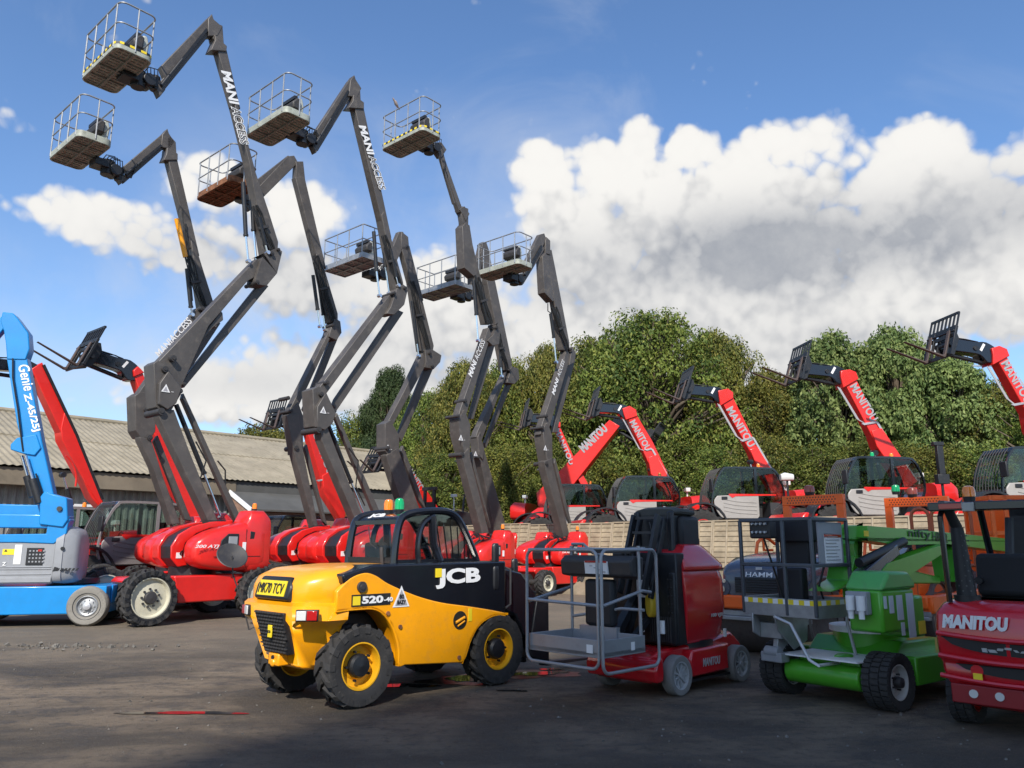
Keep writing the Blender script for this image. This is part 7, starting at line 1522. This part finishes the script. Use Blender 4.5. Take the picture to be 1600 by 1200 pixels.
# ================================================================== rollers with orange roll bars
def roller(O, ang, label, hood=True, name='road_roller', beac=AMBER, gl=False):
    F = Fr(O, ang); E = empty(name, F.O, ang); tag(E, label, 'road roller')
    # local x forward = towards the camera-left; hood at the front
    mb = MB(); mb.rev([(.55, -.72), (.58, -.7), (.58, .7), (.55, .72), (.45, .68), (.45, -.68)], (.65, 0, .57), 'y', 48); mb.rev([(.46, -.66), (.1, -.6), (.001, -.6)], (.65, 0, .57), 'y', 32); mb.rev([(.46, .66), (.1, .6), (.001, .6)], (.65, 0, .57), 'y', 32); mb.build('drum', mat('worn_drum_steel', (.14, .12, .11), .5, metal=.5, dirt=.6, dcol=(.07, .05, .045)), E, smooth=40)
    mb = MB(); mb.rev([(.55, -.72), (.58, -.7), (.58, .7), (.55, .72), (.45, .68), (.45, -.68)], (-1.5, 0, .57), 'y', 48); mb.rev([(.46, -.66), (.001, -.6)], (-1.5, 0, .57), 'y', 32); mb.build('drum', MATS['worn_drum_steel'], E, smooth=40)
    mb = MB(); mb.box(.0, 1.3, -.77, -.6, .6, .86); mb.box(.0, 1.3, .6, .76, .6, .86); mb.box(-2.0, -.2, -.76, -.6, .6, .86); mb.box(-2., -.2, .6, .76, .6, .86); mb.box(-.3, .1, -.4, .4, .45, .9); mb.box(1.15, 1.35, -.7, .7, .66, .86); mb.box(-2.1, -.4, -.6, .6, 1.18, 1.35); mb.build('frame', ORANGE, E, bevel=.03)
    mb = MB(); mb.box(1.1, 1.34, -.7, .7, .5, .56); mb.box(1.25, 1.3, -.72, .72, .56, .64); mb.build('scraper_bar', STEEL, E, bevel=.01)
    if hood:
        mb = MB(); S = []
        for (x, zt_, hy, e) in ((1.33, 1.16, .5, 5), (1.30, 1.24, .56, 5), (1.2, 1.32, .62, 5), (.9, 1.42, .66, 5), (.4, 1.47, .66, 5), (.1, 1.47, .64, 5)): S.append(sel(0, (zt_ + .84) / 2, hy, (zt_ - .84) / 2, x, 28, e))
        mb.loft(S); hd = mb.build('hood', NAVY, E, smooth=50)
        mb = MB(); mb.box(1.31, 1.352, -.34, .4, .9, 1.12)
        for k in range(6): mb.box(1.35, 1.36, -.33, .39, .91 + .035 * k, .925 + .035 * k)
        mb.build('grille', BLACK, hd, bevel=.005)
        text('HAMM', (1.345, -.16, 1.13), (0, 1, 0), (-.3, 0, 1), .42, .07, WHITE, hd, 'lettering', bold=.005)
        mb = MB(); mb.box(1.325, 1.33, .0, .1, 1.23, 1.27); mb.build('badge', SILV, hd, smooth=0)
        for sy in (-1, 1):
            mb = MB(); mb.cyl((1.2, sy * .55, .96), (1.34, sy * .55, .96), .11, .12, n=20); lh = mb.build('headlight_pod', NAVY, hd)
            mb = MB(); mb.cyl((1.345, sy * .57, .94), (1.355, sy * .57, .94), .06, n=18); mb.cyl((1.32, sy * .52, 1.06), (1.35, sy * .52, 1.06), .03, n=12); mb.build('headlight_lens', CHROME, lh)
    else:
        mb = MB(); mb.loft([sel(0, 1.0, .6, .2, 1.3, 24, 5), sel(0, 1.08, .66, .3, 1.1, 24, 5), sel(0, 1.1, .66, .32, .2, 24, 5)]); mb.build('hood', ORANGE, E, smooth=50)
    # perforated roll bar
    R_ = empty('roll_bar', (-.75, 0, 0), 0, E); hw, zt_ = .52, 2.4
    mb = MB(); mb.box(-.05, .05, -hw, -hw + .12, 1.3, zt_ - .16); mb.box(-.05, .05, hw - .12, hw, 1.3, zt_ - .16); mb.box(-.055, .055, -hw, hw, zt_ - .16, zt_); mb.build('hoop', ORANGE, R_, bevel=.008)
    mb = MB()
    for k in range(17):
        for j in range(3):
            y = -hw + .1 + (2 * hw - .2) * (k + .5 * (j % 2)) / 17; mb.cyl((-.057, y, zt_ - .12 + .04 * j), (.057, y, zt_ - .12 + .04 * j), .011, n=8)
    mb.build('perforation', BLACK, R_, smooth=0)
    beacon(R_, (0, -.05, zt_), beac if beac else AMBER, .085, .12); 
    if gl: beacon(R_, (0, -.32, zt_ + .06), GRNL, .07, .12)
    for y in (-.6, .6):
        mb = MB(); mb.tube([(.2, y, 1.35), (.1, y, 1.62), (-.1, y, 1.72), (-.3, y, 1.68), (-.5, y, 1.6)], .028, 8); mb.tube([(-.1, y, 1.7), (-.1, y, 1.5), (-.4, y, 1.5)], .022, 8); mb.build('grab_rail', ORANGE, E)
    mb = MB(); mb.box(-.5, -.1, -.25, .25, 1.3, 1.45); mb.prism([(-.6, 1.4), (-.48, 1.4), (-.55, 1.85), (-.65, 1.85)], -.24, .24); mb.build('seat', SEAT, E, bevel=.04)
    mb = MB(); mb.bar((.25, 0, 1.3), (.05, 0, 1.62), .06, .06); mb.rev([(.15, -.012), (.17, 0), (.15, .012), (.145, 0), (.15, -.012)], (.03, 0, 1.64), 'x', 20); mb.build('steering_wheel', BLACK, E)
    return E
RA = R(225)
roller((4.5, 12.75), RA, 'dark slate road roller between the red mast lift and the green platform', beac=mat('dull_red_lens', (.3, .05, .02), .3, coat=.4))
r2 = roller((6.5, 13.3), RA, 'orange road roller behind the green boom, only its roll bar showing', hood=False, beac=mat('dull_red_lens', (.3, .05, .02)), gl=True)
# orange guard hoops beside the second roll bar
mb = MB()
H0 = Fr((6.0, 12.0), R(-35))
for k in range(3):
    x = .0 + .27 * k; P = [(x, 0, 1.3), (x, 0, 2.0)] + [(x + .12 - .12 * math.cos(R(a)), 0, 2.0 + .12 * math.sin(R(a))) for a in range(30, 180, 30)] + [(x + .24, 0, 2.0), (x + .24, 0, 1.3)]; mb.tube(P, .025, 8)
mb.tube([(-.1, 0, 1.3), (.95, 0, 1.3)], .025, 8); mb.tube([(0, 0, 1.3), (0, 0, 0)], .03, 8); mb.tube([(.8, 0, 1.3), (.8, 0, 0)], .03, 8)
o = mb.build('guard_hoops', mat('dull_orange', (.42, .09, .03), .55, dirt=.3)); o.location = H0.O; o.rotation_euler = (0, 0, H0.ang); tag(o, 'row of dull orange tubular guard hoops behind the green boom', 'barrier')

# ================================================================== orange scissor lift behind the forklift
SF = Fr((8.0, 11.6), R(-8)); S = empty('scissor_lift', SF.O, SF.ang); tag(S, 'orange scissor lift with folded arms and black control box seen through the forklift guard', 'scissor lift')
mb = MB(); mb.box(-1.1, 1.3, -.4, .4, .2, .55); mb.build('base', ORANGE, S, bevel=.02)
WSC = wheel_proto('wheel_sc', .2, .14, .12, 'smooth', STEEL, GREYD, 5, 4, .005)
for x in (-.9, 1.1):
    for y in (-.42, .42): wheel(WSC, S, (x, y, .2), side=-1 if y < 0 else 1)
kill(WSC)
for k in range(5):
    for y in (-.34, .34):
        mb = MB(); z = .62 + .115 * k; s_ = 1 if k % 2 else -1; mb.bar((-1.05, y, z - .03 * s_), (1.2, y, z + .03 * s_), .05, .085); mb.build('scissor_arm', mat('pale_scissor_arm', (.5, .47, .42), .5, dirt=.4) if k % 2 == 0 else ORANGE, S, bevel=.006)
mb = MB(); mb.box(-1.15, 1.35, -.45, .45, 1.2, 1.3); mb.build('platform', ORANGE, S, bevel=.01)
mb = MB()
for z in (1.75, 2.25):
    for y in (-.44, .44): mb.bar((-1.13, y, z), (1.33, y, z), .05, .06)
    for x in (-1.13, 1.33): mb.bar((x, -.44, z), (x, .44, z), .05, .06)
for x in (-1.13, -.95, -.45, -.3, .3, .8, 1.33):
    for y in (-.44, .44): mb.bar((x, y, 1.3), (x, y, 2.28), .05, .05)
mb.build('guard_rail', ORANGE, S, bevel=.006)
mb = MB(); mb.box(-.55, .1, -.5, -.42, 1.3, 2.2); mb.box(.25, .7, -.5, -.44, 1.35, 2.2); mb.box(-1.1, 1.3, .3, .36, 1.3, 2.2); mb.box(.9, 1.2, -.5, -.44, 1.35, 1.9); mb.build('gate_panel', ORANGE, S, bevel=.01)
mb = MB(); mb.box(-.25, .25, -.62, -.5, 1.72, 2.1); cb = mb.build('control_box', BLACK, S, bevel=.02); mb = MB(); mb.box(-.15, .05, -.626, -.62, 1.88, 1.97); mb.build('display', mat('blue_label', (.25, .35, .6), .4), cb, smooth=0)
mb = MB(); mb.box(-1.1, 1.3, -.47, -.45, 1.55, 1.63); mb.build('kick_rail', STEEL, S); mb = MB(); mb.box(-.75, -.5, -.52, -.46, 1.3, 1.72); mb.box(.3, .6, -.53, -.46, .8, 1.2); mb.build('tool_box', GREYD, S, bevel=.02)

# ================================================================== smaller things in the background
# dark mast of a small forklift beyond the grey arms
d = Fr((-3.0, 35.5), HL, 0); s_ = empty('small_forklift', d.O, HL); tag(s_, 'small forklift with a short black mast in front of the far shed end', 'forklift')
mb = MB(); mb.box(.9, 1.0, -.35, -.22, .1, 4.0); mb.box(.9, 1.0, .22, .35, .1, 4.0); mb.box(.88, 1.02, -.42, .42, 3.9, 4.05); mb.box(.92, .98, -.2, .2, .1, 3.4); ms = mb.build('mast', BLACK, s_)
mb = MB(); mb.box(.86, .9, -.12, .12, 2.2, 3.2); mb.build('mast_panel', RED, ms); mb = MB(); mb.loft([sel(0, .85, .5, .3, -1.1, 20, 4), sel(0, .95, .55, .5, -.9, 20, 4), sel(0, .9, .55, .45, .7, 20, 4)]); mb.build('body', RED, s_)
mb = MB()
for x in (-.7, .5):
    for y in (-.45, .45): mb.tube([(x, y, 1.2), (x * .8, y, 2.1)], .04, 6)
mb.box(-.7, .5, -.5, .5, 2.08, 2.14); mb.build('overhead_guard', BLACK, s_)
WF2 = wheel_proto('wheel_sf', .3, .2, .17, 'smooth', RED, GREYD, 5, 4, .01)
for x in (-.7, .7):
    for y in (-.5, .5): wheel(WF2, s_, (x, y, .3), side=-1 if y < 0 else 1)
kill(WF2)
# dark open cab dumper above the fence at the left end of the raised yard
d = Fr((-1.75, 35.5), HL, GZ); s_ = empty('site_dumper', d.O, HL); tag(s_, 'black site dumper with an open roll frame at the left end of the raised yard', 'dumper')
mb = MB(); mb.prism([(-1.3, .6), (1.2, .6), (1.3, .9), (.3, 1.1), (-1.2, 1.2)], -.55, .55); mb.prism([(.2, .9), (1.5, 1.1), (1.7, 1.6), (.3, 1.5)], -.7, .7); mb.build('body', mat('dumper_black', (.03, .03, .032), .5, dirt=.3), s_, bevel=.03)
mb = MB()
for y in (-.45, .45): mb.tube([(-1.1, y, 1.1), (-1.0, y, 2.2), (-.9, y, 2.35), (.0, y, 2.4), (.1, y, 2.2), (.2, y, 1.2)], .05, 8)
mb.box(-.95, .1, -.5, .5, 2.36, 2.42); mb.build('roll_frame', BLACK, s_)
WD_ = wheel_proto('wheel_d', .5, .35, .25, 'lug', BLACK, GREYD, 6, 16, .04)
for x in (-.9, .9):
    for y in (-.7, .7): wheel(WD_, s_, (x, y, .5), side=-1 if y < 0 else 1)
kill(WD_)
mb = MB(); mb.bar((.9, -.3, 1.4), (.9, -.3, 2.3), .04, .04); mb.box(.85, .95, -.45, -.15, 2.25, 2.38); mb.build('work_light', CLEARL, s_)
# dark round plate on a thin post beside the nearest lift
MF = Fr((-5.35, 15.4), R(20)); m_ = empty('round_mirror', MF.O, 0); tag(m_, 'dark round dish mirror tilted on a thin post beside the nearest red turret', 'mirror')
c = Vector((0, 0, 1.38)); n_ = Vector((.45, -.6, .62)).normalized(); mb = MB()
a_ = n_.orthogonal().normalized(); b__ = n_.cross(a_); secs = []
for (r_, h_) in ((.02, .1), (.1, .09), (.2, .06), (.28, .0), (.295, -.01), (.28, -.02), (.1, .05), (.02, .06)): secs.append([c - n_ * h_ + (a_ * math.cos(t) + b__ * math.sin(t)) * r_ for t in [2 * math.pi * k / 28 for k in range(28)]])
mb.loft(secs); mb.build('dish', GREYD, m_, smooth=50)
mb = MB(); mb.tube([c, c + Vector((.02, .05, -.35)), (.22, .12, .5), (.35, .2, .0)], .014, 8); mb.build('post', GREYD, m_)
# cameras / lamps on masts of the raised row
for (O_, lab) in (((8.35, 24.0), 'pale twin work lamp on a short pole left of the green beacon'), ((11.2, 20.6), 'dark camera housing on a pole near the right end of the raised yard')):
    e = empty('pole_lamp', (*O_, GZ)); tag(e, lab, 'lamp'); mb = MB(); mb.cyl((0, 0, 0), (0, 0, 2.1), .035); mb.build('pole', BLACK, e)
    mb = MB(); dark = 'dark' in lab
    if dark: mb.box(-.07, .09, -.07, .07, 2.0, 2.75); mb.box(-.15, .12, -.08, .08, 2.75, 2.85); mb.box(-.14, .16, -.1, .1, 1.75, 2.0)
    else: mb.loft([sel(0, 2.2, .1, .1, -.2, 16, 3), sel(0, 2.22, .14, .13, -.08, 16, 3), sel(0, 2.2, .12, .1, .18, 16, 3)])
    mb.build('lamp_head', BLACK if dark else CLEARL, e, bevel=.01)
for p_ in (WB, WS, WT): kill(p_)
